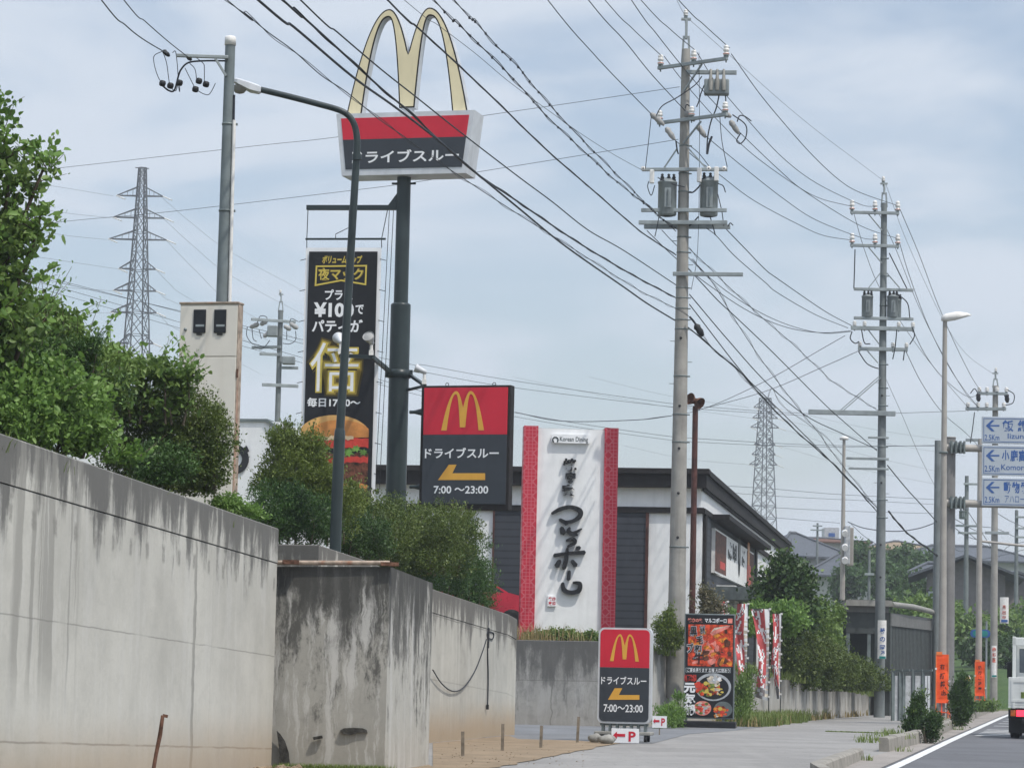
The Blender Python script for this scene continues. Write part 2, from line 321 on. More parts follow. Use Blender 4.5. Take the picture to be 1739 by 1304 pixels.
M['plaster'] = mat('pale_plaster', (0.44, 0.44, 0.42), 0.8, var=0.08, streak=0.2)
M['mauve'] = mat('mauve_siding', (0.20, 0.18, 0.185), 0.7, var=0.1, streak=0.2)
M['bark'] = mat('bark', (0.09, 0.065, 0.045), 0.9, var=0.3, scale=10, bump=0.6, bscale=20)
M['twig'] = mat('twig', (0.12, 0.10, 0.07), 0.9, var=0.3, scale=10)
M['stake'] = mat('weathered_wood', (0.20, 0.17, 0.13), 0.85, var=0.25, scale=8)
M['kerb'] = mat('kerb_concrete', (0.26, 0.245, 0.215), 0.9, var=0.18, scale=3, bump=0.4, bscale=30, streak=0.25)
M['tyre'] = mat('tyre', (0.016, 0.016, 0.017), 0.85, var=0.2)
M['carred'] = mat('metallic_red_paint', (0.55, 0.04, 0.07), 0.32, metal=0.1, var=0.04)
M['dullwhite'] = mat('truck_white_paint', (0.60, 0.62, 0.60), 0.4, var=0.05, streak=0.2)
M['tail'] = glow('lit_brake_lamp', (1.0, 0.03, 0.06), 2.2)
M['amber'] = mat('amber_lens', (0.5, 0.12, 0.02), 0.3)
M['green_blue'] = mat('street_sign_green', (0.02, 0.22, 0.21), 0.5)
M['cone'] = mat('cone_red', (0.65, 0.07, 0.04), 0.5)
M['bun'] = mat('print_bun', (0.58, 0.24, 0.065), 0.5, var=0.35, scale=1.5)
M['bunl'] = mat('print_bun_light', (0.66, 0.38, 0.13), 0.5, var=0.15, scale=3)
M['tomato'] = mat('print_tomato', (0.55, 0.05, 0.035), 0.5, var=0.2, scale=6)
M['lettuce'] = mat('print_lettuce', (0.15, 0.30, 0.06), 0.5, var=0.4, scale=9)
M['patty'] = mat('print_patty', (0.13, 0.045, 0.025), 0.6, var=0.7, scale=9)
M['cheese'] = mat('print_sauce', (0.62, 0.47, 0.30), 0.5, var=0.15, scale=7)
M['neon'] = mat('print_yellow', (0.60, 0.47, 0.09), 0.5, var=0.05)
M['neon0'] = mat('print_dim_glow', (0.07, 0.052, 0.012), 0.5); M['neon2'] = mat('print_amber_halo', (0.26, 0.19, 0.03), 0.5, var=0.1)
M['foodred'] = mat('print_food_red', (0.60, 0.07, 0.025), 0.4, var=0.6, scale=9)
M['foodor'] = mat('print_food_orange', (0.70, 0.24, 0.03), 0.4, var=0.5, scale=12)
M['foodpale'] = mat('print_food_pale', (0.62, 0.55, 0.45), 0.4, var=0.3, scale=10)
M['foodgrn'] = mat('print_food_green', (0.16, 0.22, 0.05), 0.4, var=0.5, scale=12)
M['foodpink'] = mat('print_pink', (0.75, 0.25, 0.20), 0.4, var=0.3, scale=6)
M['bowl'] = mat('print_bowl_grey', (0.42, 0.44, 0.46), 0.4, var=0.2, scale=5)
def siding():
    t = NT('dark_siding'); z = t.sep(t.obj())[2]
    w = t.n('ShaderNodeTexWave'); w.bands_direction = 'Z'; w.inputs['Scale'].default_value = 1.5; t.t.links.new(t.obj(), w.inputs[0])
    c = t.mix(t.rng(w.outputs[1], 0.0, 0.25, 1, 0), (0.040, 0.045, 0.056), (0.018, 0.02, 0.026)); n = t.noise(t.obj(), 2.5, 4); return t.fin(t.mix(t.rng(n, 0.3, 0.7, 0, 0.3), c, (0.06, 0.065, 0.075)), 0.6)
M['siding'] = siding()
def redlattice():
    t = NT('red_lattice_print'); x, _, z = t.sep(t.obj())[:3]
    def tri(v, p): return t.math('ABSOLUTE', t.math('SUBTRACT', t.math('MULTIPLY', t.math('FRACT', t.math('MULTIPLY', v, 1 / p)), 2.0), 1.0))
    def line(v, p, w): return t.rng(tri(v, p), w, w + 0.12, 1, 0)
    a = t.math('MAXIMUM', line(x, 0.09, 0.10), line(z, 0.09, 0.10)); b = t.math('GREATER_THAN', t.math('ADD', tri(x, 0.36), tri(z, 0.36)), 0.62)
    k = t.math('MULTIPLY', a, b); d = t.rng(t.math('ABSOLUTE', t.math('SUBTRACT', t.math('ADD', tri(x, 0.36), tri(z, 0.36)), 0.62)), 0.05, 0.12, 1, 0)
    c = t.mix(t.math('MULTIPLY', t.math('MAXIMUM', k, d), 0.27), (0.46, 0.022, 0.045), (0.70, 0.42, 0.44)); return t.fin(c, 0.45)
M['lattice'] = redlattice()
def asphalt(name, base, crack=0.5, patch=0.25):
    t = NT(name); p = t.pos(); a = t.noise(p, 0.35, 5, 0.6); b = t.noise(p, 60, 3, 0.7); e = t.noise(p, 3.0, 5, 0.65)
    c = t.mix(t.rng(a, 0.35, 0.65), tuple(x * 0.85 for x in base), tuple(x * 1.12 for x in base)); c = t.mix(t.math('MULTIPLY', t.rng(b, 0.35, 0.75), 0.3), c, tuple(x * 1.6 for x in base)); c = t.mix(t.math('MULTIPLY', t.rng(e, 0.5, 0.75), patch), c, tuple(x * 0.6 for x in base))
    vo = t.n('ShaderNodeTexVoronoi', feature='DISTANCE_TO_EDGE'); mp = t.n('ShaderNodeMapping'); mp.inputs['Scale'].default_value = (0.32, 0.16, 0.3); wp = t.n('ShaderNodeVectorMath', operation='ADD'); nz = t.n('ShaderNodeTexNoise'); nz.inputs['Scale'].default_value = 1.2; t.t.links.new(p, nz.inputs['Vector']); t.t.links.new(p, wp.inputs[0]); t.t.links.new(nz.outputs['Color'], wp.inputs[1]); t.t.links.new(wp.outputs[0], mp.inputs[0]); t.t.links.new(mp.outputs[0], vo.inputs[0])
    c = t.mix(t.math('MULTIPLY', t.rng(vo.outputs[0], 0.003, 0.012, 1, 0), crack), c, tuple(x * 0.45 for x in base))
    wl = t.n('ShaderNodeMapping'); wl.inputs['Scale'].default_value = (1.6, 0.12, 1); wl.inputs['Rotation'].default_value = (0, 0, 0.15); t.t.links.new(p, wl.inputs[0]); c = t.mix(t.math('MULTIPLY', t.rng(t.noise(wl.outputs[0], 1, 4), 0.5, 0.7), 0.28), c, tuple(x * 1.4 for x in base))
    t.bump(b, 0.3, 0.005); return t.fin(c, 0.88)
M['road'] = asphalt('road_asphalt', (0.105, 0.108, 0.115), patch=0.2)
M['walk'] = asphalt('footpath_asphalt', (0.225, 0.22, 0.21), patch=0.35)
M['drive'] = asphalt('driveway_asphalt', (0.15, 0.157, 0.165), patch=0.3)
M['gutter'] = asphalt('gutter_concrete', (0.24, 0.22, 0.20), patch=0.3)
M['paint'] = mat('road_paint', (0.66, 0.67, 0.66), 0.75, var=0.2, scale=5, streak=0.5, dirt=(0.25, 0.25, 0.25), bump=0.3)
def soil(name, c0, c1, grass=None):
    t = NT(name); p = t.pos(); a = t.noise(p, 1.2, 6, 0.65); b = t.noise(p, 26, 5, 0.75); c = t.mix(t.rng(a, 0.3, 0.7), c0, c1); c = t.mix(t.math('MULTIPLY', t.rng(b, 0.45, 0.7), 0.5), c, tuple(x * 0.5 for x in c0))
    if grass: c = t.mix(t.rng(t.noise(p, 0.6, 6, 0.7), 0.46, 0.56), c, grass)
    t.bump(b, 0.6, 0.03); return t.fin(c, 0.95)
M['dirt'] = soil('sandy_soil', (0.21, 0.16, 0.105), (0.30, 0.23, 0.155))
M['ground'] = soil('rough_ground', (0.16, 0.13, 0.08), (0.20, 0.17, 0.10), (0.07, 0.11, 0.03))
M['bank'] = soil('bank_soil', (0.10, 0.08, 0.05), (0.14, 0.11, 0.06), (0.05, 0.075, 0.022))
M['slope'] = soil('grassy_slope', (0.045, 0.085, 0.02), (0.065, 0.11, 0.028), (0.035, 0.07, 0.016))
# ---------------------------------------------------------------- ground, road, footpath
def sheet(name, pts, z, mt, kind='structure', label=None):
    mb = MB(); vs = [V((p[0], p[1], z)) for p in pts]; tri = geometry.tessellate_polygon([vs]); fs = []
    for t in tri:
        a, b, c = (vs[i] for i in t); fs.append(tuple(t) if (b - a).cross(c - a).z > 0 else tuple(t[::-1]))
    mb.add(vs, fs); return tag(mb.build(name, mt), label, None, None, kind)
sheet('ground', [(-450, -40), (450, -40), (450, 1150), (-450, 1150)], -0.012, M['ground'])
# footpath spans everything between the left walls and the kerb, and runs into the driveway mouth
kerbB = [G(1509, 1276), G(1560, 1262), G(1600, 1246), G(1640, 1227), G(1664, 1216), G(1690, 1206.5)]
kerbA = [V((2.9, 20, 0)), V((3.6, 28, 0)), G(1398, 1318), G(1466, 1288)]
edge = [G(1515, 1304), G(1560, 1283), G(1610, 1259), G(1660, 1236.5), G(1700, 1218.5), G(1730, 1207)]
ext = (edge[-1] - edge[-2]).normalized()
near = edge[0] + (edge[0] - edge[1]).normalized() * 26
road = [V((near.x - 0.5, near.y, 0))] + [p + V((-0.5, 0, 0)) for p in edge] + [edge[-1] + ext * 60, V((150, 330, 0)), V((190, 330, 0)), V((60, 120, 0)), V((22, 50, 0)), V((13, 12, 0))]
sheet('road', road, -0.004, M['road'])
sheet('footpath', [(-5, 10), (2.9, 12)] + [(p.x, p.y) for p in kerbA] + [(p.x, p.y) for p in kerbB] + [(22, 140), (18, 132), (15.5, 116)] + [(9.5, 90), (4.4, 75), (2.7, 71.5), (-1, 71.5), (-1.2, 58), (-2.8, 44)], 0.0, M['walk'])
sheet('gutter', [(p.x, p.y) for p in kerbA] + [(p.x, p.y) for p in kerbB] + [(p.x - 0.16, p.y) for p in edge[::-1]] + [(near.x - .3, near.y)], 0.004, M['gutter'])
sheet('side_street', [G(1640, 1199)[:2], G(1702, 1199)[:2], G(1745, 1203)[:2], G(1745, 1192)[:2], G(1640, 1193)[:2]], 0.008, M['drive'])
dv = [G(872, 1256), G(985, 1259), G(1052, 1262.5), G(1108, 1262), G(1170, 1246), G(1250, 1240), G(1330, 1229), G(1375, 1224)]
sheet('driveway', [(p.x, p.y) for p in dv] + [(4.4, 75), (2.7, 71.2), (-6, 70.6), (-7.5, 63), (-3, 61.5)], 0.005, M['drive'])
dl = [G(735, 1302), G(735, 1262), G(864, 1249), G(880, 1255), G(985, 1258), G(1050, 1262), G(1010, 1270), G(950, 1283), G(880, 1296), G(830, 1306)]
dl = [dl[i].lerp(dl[(i + 1) % len(dl)], k / 6) + V((random.uniform(-.06, .06), random.uniform(-.25, .25), 0)) * (i > 2) for i in range(len(dl) - 1) for k in range(6)] + [dl[-1]]
sheet('sandy_verge', [(p.x, p.y) for p in dl] + [(-1.6, 33), (-3, 34), (-2.6, 38), (-1.6, 45)], 0.010, M['dirt'])
lw = 0.075
def ribbon(pts, w, z, name, mt):
    mb = MB(); vs = []
    for i, p in enumerate(pts):
        d = (pts[min(i + 1, len(pts) - 1)] - pts[max(i - 1, 0)]).normalized(); s = V((d.y, -d.x, 0)) * w; vs += [V((p.x, p.y, z)) - s, V((p.x, p.y, z)) + s]
    mb.add(vs, [(2 * i, 2 * i + 1, 2 * i + 3, 2 * i + 2) for i in range(len(pts) - 1)]); return tag(mb.build(name, mt), kind='structure')
ribbon([near] + edge + [edge[-1] + ext * 60], 0.085, 0.004, 'road_edge_line', M['paint'])
mb = MB()
for k in range(9):
    a = edge[2] + (edge[3] - edge[2]) * (k * 0.115 + 0.42) if k < 5 else edge[3] + (edge[4] - edge[3]) * ((k - 4) * 0.2)
    s0, s1 = 0.28, 1.25 + 0.02 * k; mb.add([V((a.x + s0, a.y, 0.004)), V((a.x + s1, a.y, 0.004)), V((a.x + s1 + 0.16, a.y + 0.6, 0.004)), V((a.x + s0 + 0.16, a.y + 0.6, 0.004))], [(0, 1, 2, 3)])
tag(mb.build('road_hatch_marking', M['paint']), kind='structure')
def kerb(path, name, label, w=0.17, h=0.17, seg=1.8):
    pts = []
    for a, b in zip(path, path[1:]):
        k = max(1, int((b - a).length / seg)); pts += [a.lerp(b, i / k) for i in range(k)]
    pts.append(path[-1]); mb = MB()
    for i, (a, b) in enumerate(zip(pts, pts[1:])):
        d = (b - a).normalized(); s = V((d.y, -d.x, 0)); g = d * 0.006; a, b = a + g, b - g; j = random.uniform(-0.006, 0.006)
        sec = [(-w, -0.02), (-w, h + j), (-0.03, h + j), (0.0, h - 0.03 + j), (0.02, -0.02)]
        vs = [p + s * x + V((0, 0, z)) for p in (a, b) for x, z in sec]; mb.add(vs, [(q, q + 1, q + 6, q + 5) for q in range(4)] + [(4, 3, 2, 1, 0), (5, 6, 7, 8, 9)])
    return tag(mb.build(name, M['kerb']), label, 'kerb', 'kerbs along the footpath')
kerb(kerbA, 'kerb', 'concrete kerb nearest the viewer, ending at the dropped driveway opening')
kerb(kerbB, 'kerb', 'weedy concrete kerb running past the orange banners and roadside shrubs', h=0.25)
# ---------------------------------------------------------------- walls
def wall(label, path, mt, thick=0.25, cap=0.0, group=None, joint=None):
    """path of (x, y, z_top, z_bottom); the seen face is on the right-hand side of travel"""
    def strip(off, zt, zb, back, name, parent):
        mb = MB(); s = 0; cols = []; pts = []
        for a, b in zip(path, path[1:]):
            k = max(1, int((V(b[:2]) - V(a[:2])).length / 1.2)); pts += [[a[q] + (b[q] - a[q]) * i / k for q in range(4)] for i in range(k)]
        pts.append(list(path[-1])); n = len(pts)
        for i, p in enumerate(pts):
            def nrm(a, b): d = V((b[0] - a[0], b[1] - a[1], 0)).normalized(); return V((d.y, -d.x, 0))
            na = nrm(pts[max(i - 1, 0)], pts[max(i, 1)]); nb = nrm(pts[min(i, n - 2)], pts[min(i + 1, n - 1)]); nn = (na + nb); nn = nn / max(nn.dot(na), 0.3)
            if i: s += (V(p[:2]) - V(pts[i - 1][:2])).length
            f = V((p[0], p[1], 0)) + nn * off; bk = V((p[0], p[1], 0)) - nn * back; t = p[2] - zt; b = p[2] - zb if zb is not None else p[3]
            for q, (pt, z, d) in enumerate(((f, b, p[2] - b), (f, t - 0.015, zt + 0.015), (f + (bk - f).normalized() * 0.015, t, zt), (bk, t, zt + 0.1), (bk, b, p[2] - b))):
                mb.uv[len(mb.v)] = (s, d); mb.v.append(V((pt.x, pt.y, z)))
        for i in range(n - 1):
            for q in range(4): mb.f.append([i * 5 + q, (i + 1) * 5 + q, (i + 1) * 5 + q + 1, i * 5 + q + 1]); mb.mi.append(0)
        mb.f.append([4, 3, 2, 1, 0][::-1]); mb.mi.append(0); mb.f.append([(n - 1) * 5 + q for q in (4, 3, 2, 1, 0)]); mb.mi.append(0)
        return mb.build(name, mt, parent)
    if cap:
        root = thing('retaining_wall', label, 'wall', (0, 0, 0), 0, group); strip(0, cap, None, thick, 'wall_face', root); strip(0.006, 0, cap, thick + 0.006, 'coping', root); return root
    return tag(strip(0, 0, None, thick, 'retaining_wall', None), label, 'wall', group)
GW = 'concrete walls along the road'
a0 = P(0, 735, 25.5); a1 = P(461, 893, 35.5); dd = (a1 - a0) / 10.0
def w1(t): p = a0 + dd * t; return (p.x, p.y, p.z, -0.1)
c_w1 = concrete('concrete_long_wall', (0.475, 0.465, 0.42), (0.052, 0.052, 0.050), cap=0.42, stain=0.84, streak=0.2, joints=((0.42, 0.010, 0.4), (1.55, 0.010, 0.55), (2.66, 0.014, 0.6)), cracks=((18.82, 0.07, 0.02, 0.72), (18.86, 0.014, 0.02, 0.8), (19.6, 0.008, 0, .3)), blot=0.06, soil=0.6, patch=((12.6, 14.6, 2.6, 0.7),), lime=0.12, drips=0.62)
wall('long pale concrete wall with a dark stained coping, a crack and rust at its foot', [w1(-12), w1(0), w1(10.35)], c_w1, 0.3, 0.42, GW)
n_l0, n_r0 = P(440, 962, 36.1), P(662, 962, 36.0)
c_bx = concrete('concrete_buttress', (0.33, 0.322, 0.29), (0.040, 0.040, 0.037), cap=0.55, stain=0.9, streak=0.7, blot=0.3, soil=0.12, top_fade=0.95, lime=0.8, mottle=0.85, face=(n_r0 - n_l0).length)
n_l = P(440, 962, 36.1); n_r = P(662, 962, 36.0); f_r = P(735, 990, 39.0)
bx = thing('concrete_buttress', 'blotchy dark concrete block projecting between two walls, rusty pipe across its top', 'wall', (0, 0, 0), 0, GW)
mb = MB(); s = 0; q = [n_l, n_r, f_r, f_r + V((-2.6, 0.5, 0)), n_l + V((0, 2, 0))]
for a, b in zip(q, q[1:] + q[:1]):
    k = len(mb.v); l = (b - a).length
    for p, z, ss in ((a, -0.1, s), (b, -0.1, s + l), (b, b.z, s + l), (a, a.z, s)): mb.uv[k] = (ss, (p.z - z)); mb.v.append(V((p.x, p.y, z))); k += 1
    mb.f.append([k - 4, k - 3, k - 2, k - 1]); mb.mi.append(0); s += l
k = len(mb.v)
for i, p in enumerate(q): mb.uv[k + i] = (i, 0.05); mb.v.append(p.copy())
mb.f.append([k + i for i in range(5)]); mb.mi.append(0); mb.build('wall_face', c_bx, bx)
def shade_patch(pts, y, mt, name):
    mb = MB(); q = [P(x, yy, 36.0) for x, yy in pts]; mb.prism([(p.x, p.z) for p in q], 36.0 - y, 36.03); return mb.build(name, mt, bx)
M['hole'] = mat('broken_concrete_shade', (0.05, 0.048, 0.043), 0.95, var=0.4, scale=14, bump=0.8, bscale=30)  # near-black colour standing in for shade inside broken concrete
shade_patch([(577, 1240), (584, 1236), (600, 1235), (616, 1236), (623, 1239), (624, 1244), (610, 1243), (596, 1247), (583, 1246)], .02, M['hole'], 'broken_hollow_shade'); shade_patch([(531, 1251), (547, 1248), (548, 1253), (533, 1256)], .02, M['hole'], 'small_hollow_shade')  # raised dark pieces, coloured as the shade within broken recesses
shade_patch([(478, 1304), (470, 1240), (476, 1246), (484, 1258), (490, 1276), (493, 1304)], .012, M['hole'], 'joint_cavity_shade')  # flat dark sheet painted for the shadowed cavity where wall and block meet
mb = MB(); mb.tube([n_l + V((-.2, -0.03, 0.045)), n_r + V((0.0, -0.03, 0.045))], 0.028, 8); mb.build('steel_pipe', M['rustw'], bx)
mb = MB(); mb.box(n_r + V((0.0, -0.02, 0.03)), (0.22, 0.12, 0.045)); mb.box(P(494, 957, 36.0) + V((0, -.02, 0.02)), (0.2, 0.1, 0.05)); mb.build('pipe_bracket', M['rust'], bx)
def zz(px, py, Y, zb=-0.1): p = P(px, py, Y); return (p.x, p.y, p.z, zb)
c_w2 = concrete('concrete_back_wall', (0.43, 0.42, 0.375), (0.075, 0.072, 0.066), cap=0.42, stain=0.9, streak=0.5, joints=((0.44, 0.015, 0.7), (1.55, 0.015, 0.3)), blot=0.22, soil=0.75)
wall('stained concrete wall behind the sandy verge, a black cable hung on it', [zz(430, 923, 43.8), zz(541, 925, 43.4), zz(626, 953, 46.4), zz(735, 1000, 51), zz(864, 1043, 58.3), zz(878, 1051, 58.7)], c_w2, 0.3, 0.4, GW)
c_w3 = concrete('concrete_driveway_wall', (0.32, 0.315, 0.295), (0.06, 0.06, 0.058), cap=1.0, stain=0.85, streak=0.5, joints=((0.95, 0.015, 0.5),), cracks=((9.13, 0.02, 0.0, 0.8), (4.5, 0.02, 0, 0.6)), blot=0.3, soil=0.1, mottle=0.35)
wall('dark streaked concrete wall facing the driveway below the tall restaurant sign', [zz(300, 1075, 71.5), zz(872, 1086, 70.6), zz(1058, 1089, 70.5)], c_w3, 0.3, 0.0, GW)
c_w4 = concrete('concrete_tapering_wall', (0.38, 0.375, 0.35), (0.10, 0.095, 0.085), cap=0.45, stain=0.8, streak=0.6, blot=0.25, soil=0.15, cracks=((10, .02, 0, .6), (16, .02, 0, .6), (22, .02, 0, .6)))
wall('low concrete wall tapering away along the footpath beneath the hedge', [zz(1058, 1090, 70.6), zz(1112, 1104, 72.2), zz(1159, 1117, 74), zz(1250, 1135, 79), zz(1370, 1158, 88), zz(1440, 1171, 98), zz(1512, 1186, 111)], c_w4, 0.25, 0.0, GW)
# raised ground behind the walls
def bank(name, edge_pts, offs, mt, drop=0.16):
    mb = MB(); k = len(offs)
    for p in edge_pts:
        for dx, dy, dz in offs: mb.v.append(V((p[0] + dx, p[1] + dy, p[2] - drop + dz)))
    for i in range(len(edge_pts) - 1):
        for j in range(k - 1): mb.f.append([i * k + j, (i + 1) * k + j, (i + 1) * k + j + 1, i * k + j + 1][::-1]); mb.mi.append(0)
    return tag(mb.build(name, mt), kind='structure')
bank('planted_bank', [w1(-12), w1(0), w1(5), w1(10.3), zz(485, 923, 43.6), zz(541, 925, 43.6), zz(626, 953, 46.5), zz(735, 1000, 51), zz(864, 1043, 58.4), zz(864, 1043, 58.4 + 4)], [(-0.15, 0.05, 0), (-1.2, 0.1, 0.12), (-3, 0.2, 0.2), (-9, 0, 0.1), (-30, 0, 0)], M['bank'])
lot = [zz(300, 1075, 71.7), zz(872, 1086, 70.8), zz(1058, 1089, 70.8), zz(1112, 1104, 72.4), zz(1159, 1117, 74.2), zz(1250, 1135, 79.2), zz(1370, 1158, 88.2), zz(1440, 1171, 98.2), zz(1512, 1186, 111.2), zz(1540, 1192, 120)]
mb = MB(); rows = []
for p in lot:
    rows.append([V((p[0], p[1], p[2] - 0.12)), V((p[0] - 0.5, p[1] + 1.2, p[2] * 0.97 - 0.05)), V((p[0] - 1.5, p[1] + 4, max(p[2], 1.2) * 0.6 + 0.8)), V((p[0] - 5, p[1] + 60, 1.9))])
for r in rows: mb.v += r
for i in range(len(rows) - 1):
    for j in range(3): mb.f.append([i * 4 + j, (i + 1) * 4 + j, (i + 1) * 4 + j + 1, i * 4 + j + 1]); mb.mi.append(0)
tag(mb.build('raised_plot', M['bank']), kind='structure')
# far hillside
mb = MB(); nx, ny = 40, 30
for j in range(ny):
    for i in range(nx):
        x = -60 + 240 * i / (nx - 1); y = 134 + 420 * (j / (ny - 1)) ** 1.5; t = max(0, (y - 138) / 100); z = 1.6 * min(1, max(0, (y - 138) / 14)) + 4.6 * min(t, 1.3) ** 1.2 * (0.8 + 0.25 * math.sin(x * 0.05 + 1)) + 0.5 * math.sin(x * 0.21 + y * 0.1)
        z *= min(1, max(0.0, (x - 6) / 22))
        mb.v.append(V((x, y, z - 0.4)))
for j in range(ny - 1):
    for i in range(nx - 1): mb.f.append([j * nx + i, j * nx + i + 1, (j + 1) * nx + i + 1, (j + 1) * nx + i]); mb.mi.append(0)
tag(mb.build('hillside', M['slope']), kind='structure')
# ---------------------------------------------------------------- drive-through signs
def arches(cx, z0, w, h, open_foot=0.045):
    """outline (x, z) of two joined arches; w, h overall size"""
    W = 415.0; H = 705.0; o = []
    N = 22
    for i in range(N + 1):                                   # outer left leg up to the apex, then down to the valley
        t = i / N; hh = H * (1 - (1 - t) ** 2); o.append((-138 - 277 * (1 - t), hh))
    for i in range(1, N + 1):
        s = 0.658 * i / N; o.append((-138 + 210 * s, H * (1 - s * s)))
    right = [(-x, z) for x, z in o[::-1]][1:]
    out = o + right
    inn = []                                                  # from the right foot inwards: inner right leg, apex, centre leg
    f = open_foot * H
    def hin(s): return 650 * (1 - s ** 2.3)
    for i in range(N + 1): s = 1 - i / N; inn.append((142 + 168 * s, hin(s)))
    for i in range(1, N + 1): s = i / N * 0.975; inn.append((142 - 92 * s, max(hin(s), f)))
    inn[-1] = (inn[-1][0], f)
    left = [(-x, z) for x, z in inn[::-1]]
    out += inn + left
    return [(cx + x / 830 * w, z0 + z / H * h) for x, z in out]
def inset_poly(pts, d):
    n = len(pts); r = []
    if sum(pts[i][0] * pts[(i + 1) % n][1] - pts[(i + 1) % n][0] * pts[i][1] for i in range(n)) > 0: d = -d
    for i in range(n):
        a, b, c = V(pts[i - 1]), V(pts[i]), V(pts[(i + 1) % n]); e0 = (b - a); e1 = (c - b)
        e0 = e0.normalized() if e0.length > 1e-7 else e1.normalized(); e1 = e1.normalized() if e1.length > 1e-7 else e0
        n0 = V((e0.y, -e0.x)); n1 = V((e1.y, -e1.x)); nn = n0 + n1; l = nn.dot(n0)
        r.append(tuple(b + nn * (d / max(l, 0.55))))
    return r
def rrect(x0, x1, z0, z1, r, n=5):
    o = []
    for cx, cz, a in ((x1 - r, z0 + r, -90), (x1 - r, z1 - r, 0), (x0 + r, z1 - r, 90), (x0 + r, z0 + r, 180)):
        for i in range(n + 1): t = math.radians(a + 90 * i / n); o.append((cx + r * math.cos(t), cz + r * math.sin(t)))
    return o
DT = 'ドライブスルー'
# --- tall pylon sign
pf = Fr(672, 853, 60, 0, z=2.2); PX = pf.o.x; PY = 60
py_ = thing('pylon_sign', 'tall dark green pole sign with pale yellow twin arches over a red and charcoal board', 'sign', pf.o)
top = P(694, 190, 60); shf = V((top.x - PX, 0, 0)) * 0.0
def zat(y, px=690): return P(px, y, 60).z
mb = MB(pf.o); mb.cyl((PX, PY, 1.9), (PX, PY, zat(520)), 0.215, 0.205, 24); mb.lathe((PX, PY, zat(520)), [(0, .205), (0.03, .205), (0.06, .16)], 24); mb.build('lower_pole', M['greenp'], py_)
mb = MB(pf.o); mb.cyl((PX, PY, zat(521)), (PX, PY, zat(300)), 0.148, 0.142, 24); mb.build('upper_pole', M['greenp'], py_)
cf = Fr(697, 300, 60, -15); cf.o.x = PX; 
def CL(px, py, y=-0.35): return cf.L(px, py, y)
d = (cf.o - pf.o)
Rz = Matrix.Rotation(cf.th, 3, 'Z')
class LB(MB):
    """builder in a turned local frame, stored relative to the thing's base"""
    def __init__(s, fr, base, rz=0.0): super().__init__(); s.fr, s.base, s.rz = fr, base, rz
    def build(s, name, mt=None, parent=None):
        R = Matrix.Rotation(s.fr.th - s.rz, 3, 'Z'); d = Matrix.Rotation(-s.rz, 3, 'Z') @ (s.fr.o - s.base); s.v = [R @ p + d for p in s.v]; return super().build(name, mt, parent)
c4 = [CL(571, 193), CL(806, 188), CL(792, 293), CL(581, 300)]
xl, xr = c4[0][0], c4[1][0]; xbl, xbr = c4[3][0], c4[2][0]; zt = (c4[0][1] + c4[1][1]) / 2; zb = (c4[2][1] + c4[3][1]) / 2
mid = (xl + xr) / 2; hw, hb = (xr - xl) / 2, (xbr - xbl) / 2; xl, xr, xbl, xbr = mid - hw, mid + hw, mid - hb, mid + hb
cab = LB(cf, pf.o); cab.prism([(xbl, zb), (xbr, zb), (xr, zt), (xl, zt)], -0.35, 0.35); cabo = cab.build('sign_cabinet', M['silver'], py_)
def edge_x(z, side, ins): t = (z - zb) / (zt - zb); x = (xbl + (xl - xbl) * t) if side < 0 else (xbr + (xr - xbr) * t); return x - side * ins
ins = 0.10; zs = CL(690, 235)[1]; z1, z0 = zt - 0.10, zb + 0.13
lb = LB(cf, pf.o); lb.prism([(edge_x(zs, -1, ins), zs), (edge_x(zs, 1, ins), zs), (edge_x(z1, 1, ins), z1), (edge_x(z1, -1, ins), z1)], -0.362, -0.352); lb.build('red_panel', M['red'], cabo)
lb = LB(cf, pf.o); lb.prism([(edge_x(z0, -1, ins), z0), (edge_x(z0, 1, ins), z0), (edge_x(zs, 1, ins), zs - .001), (edge_x(zs, -1, ins), zs - .001)], -0.362, -0.352); lb.build('charcoal_panel', M['charcoal'], cabo)
q0, q1 = CL(598, 278), CL(780, 252); lb = LB(cf, pf.o); put_text(lb, DT, q0[0], q1[0], q0[1], q1[1], -0.366, 0.022); lb.build('lettering', M['letterw'], cabo)
# twin arches standing on the cabinet
a_l, a_r = CL(591, 190, 0)[0], CL(797, 187, 0)[0]; az = zt; ah = CL(690, 17, 0)[1] - az; ac = (a_l + a_r) / 2; ol = arches(ac, az, a_r - a_l, ah, 0.06)
lb = LB(cf, pf.o); lb.prism(ol, -0.10, 0.14); ar = lb.build('arch_emblem', M['silver'], py_)
lb = LB(cf, pf.o); lb.prism(ol, -0.112, -0.102); lb.build('dark_rim', M['brownf'], ar)
lb = LB(cf, pf.o); lb.prism(inset_poly(ol, 0.030), -0.122, -0.114); lb.build('face', M['cream'], ar)
lb = LB(cf, pf.o); lb.bb(ac - .10, ac + .10, -.08, .1, zt, zt + 0.06 * ah); lb.build('centre_post', M['silver'], ar)
# banner arm with triangular gusset
bf = Fr(677, 350, 60, -8); bf.o.x = PX
u = [bf.L(521, 349), bf.L(660, 349), bf.L(683, 318), bf.L(683, 357), bf.L(521, 357)]
lb = LB(bf, pf.o); lb.prism([u[4], (u[3][0], u[4][1]), u[2], (u[1][0], u[0][1]), u[0]], -0.05, 0.05); lb.build('banner_arm', M['greenp'], py_)
for sx in (-1, 1):
    lb = LB(bf, pf.o); lb.cyl((0.14 * sx, -0.0, bf.L(690, 312)[1]), (0.25 * sx, 0, bf.L(690, 312)[1]), 0.022, 0.022, 8); lb.build('pole_bolt', M['greenp'], py_)
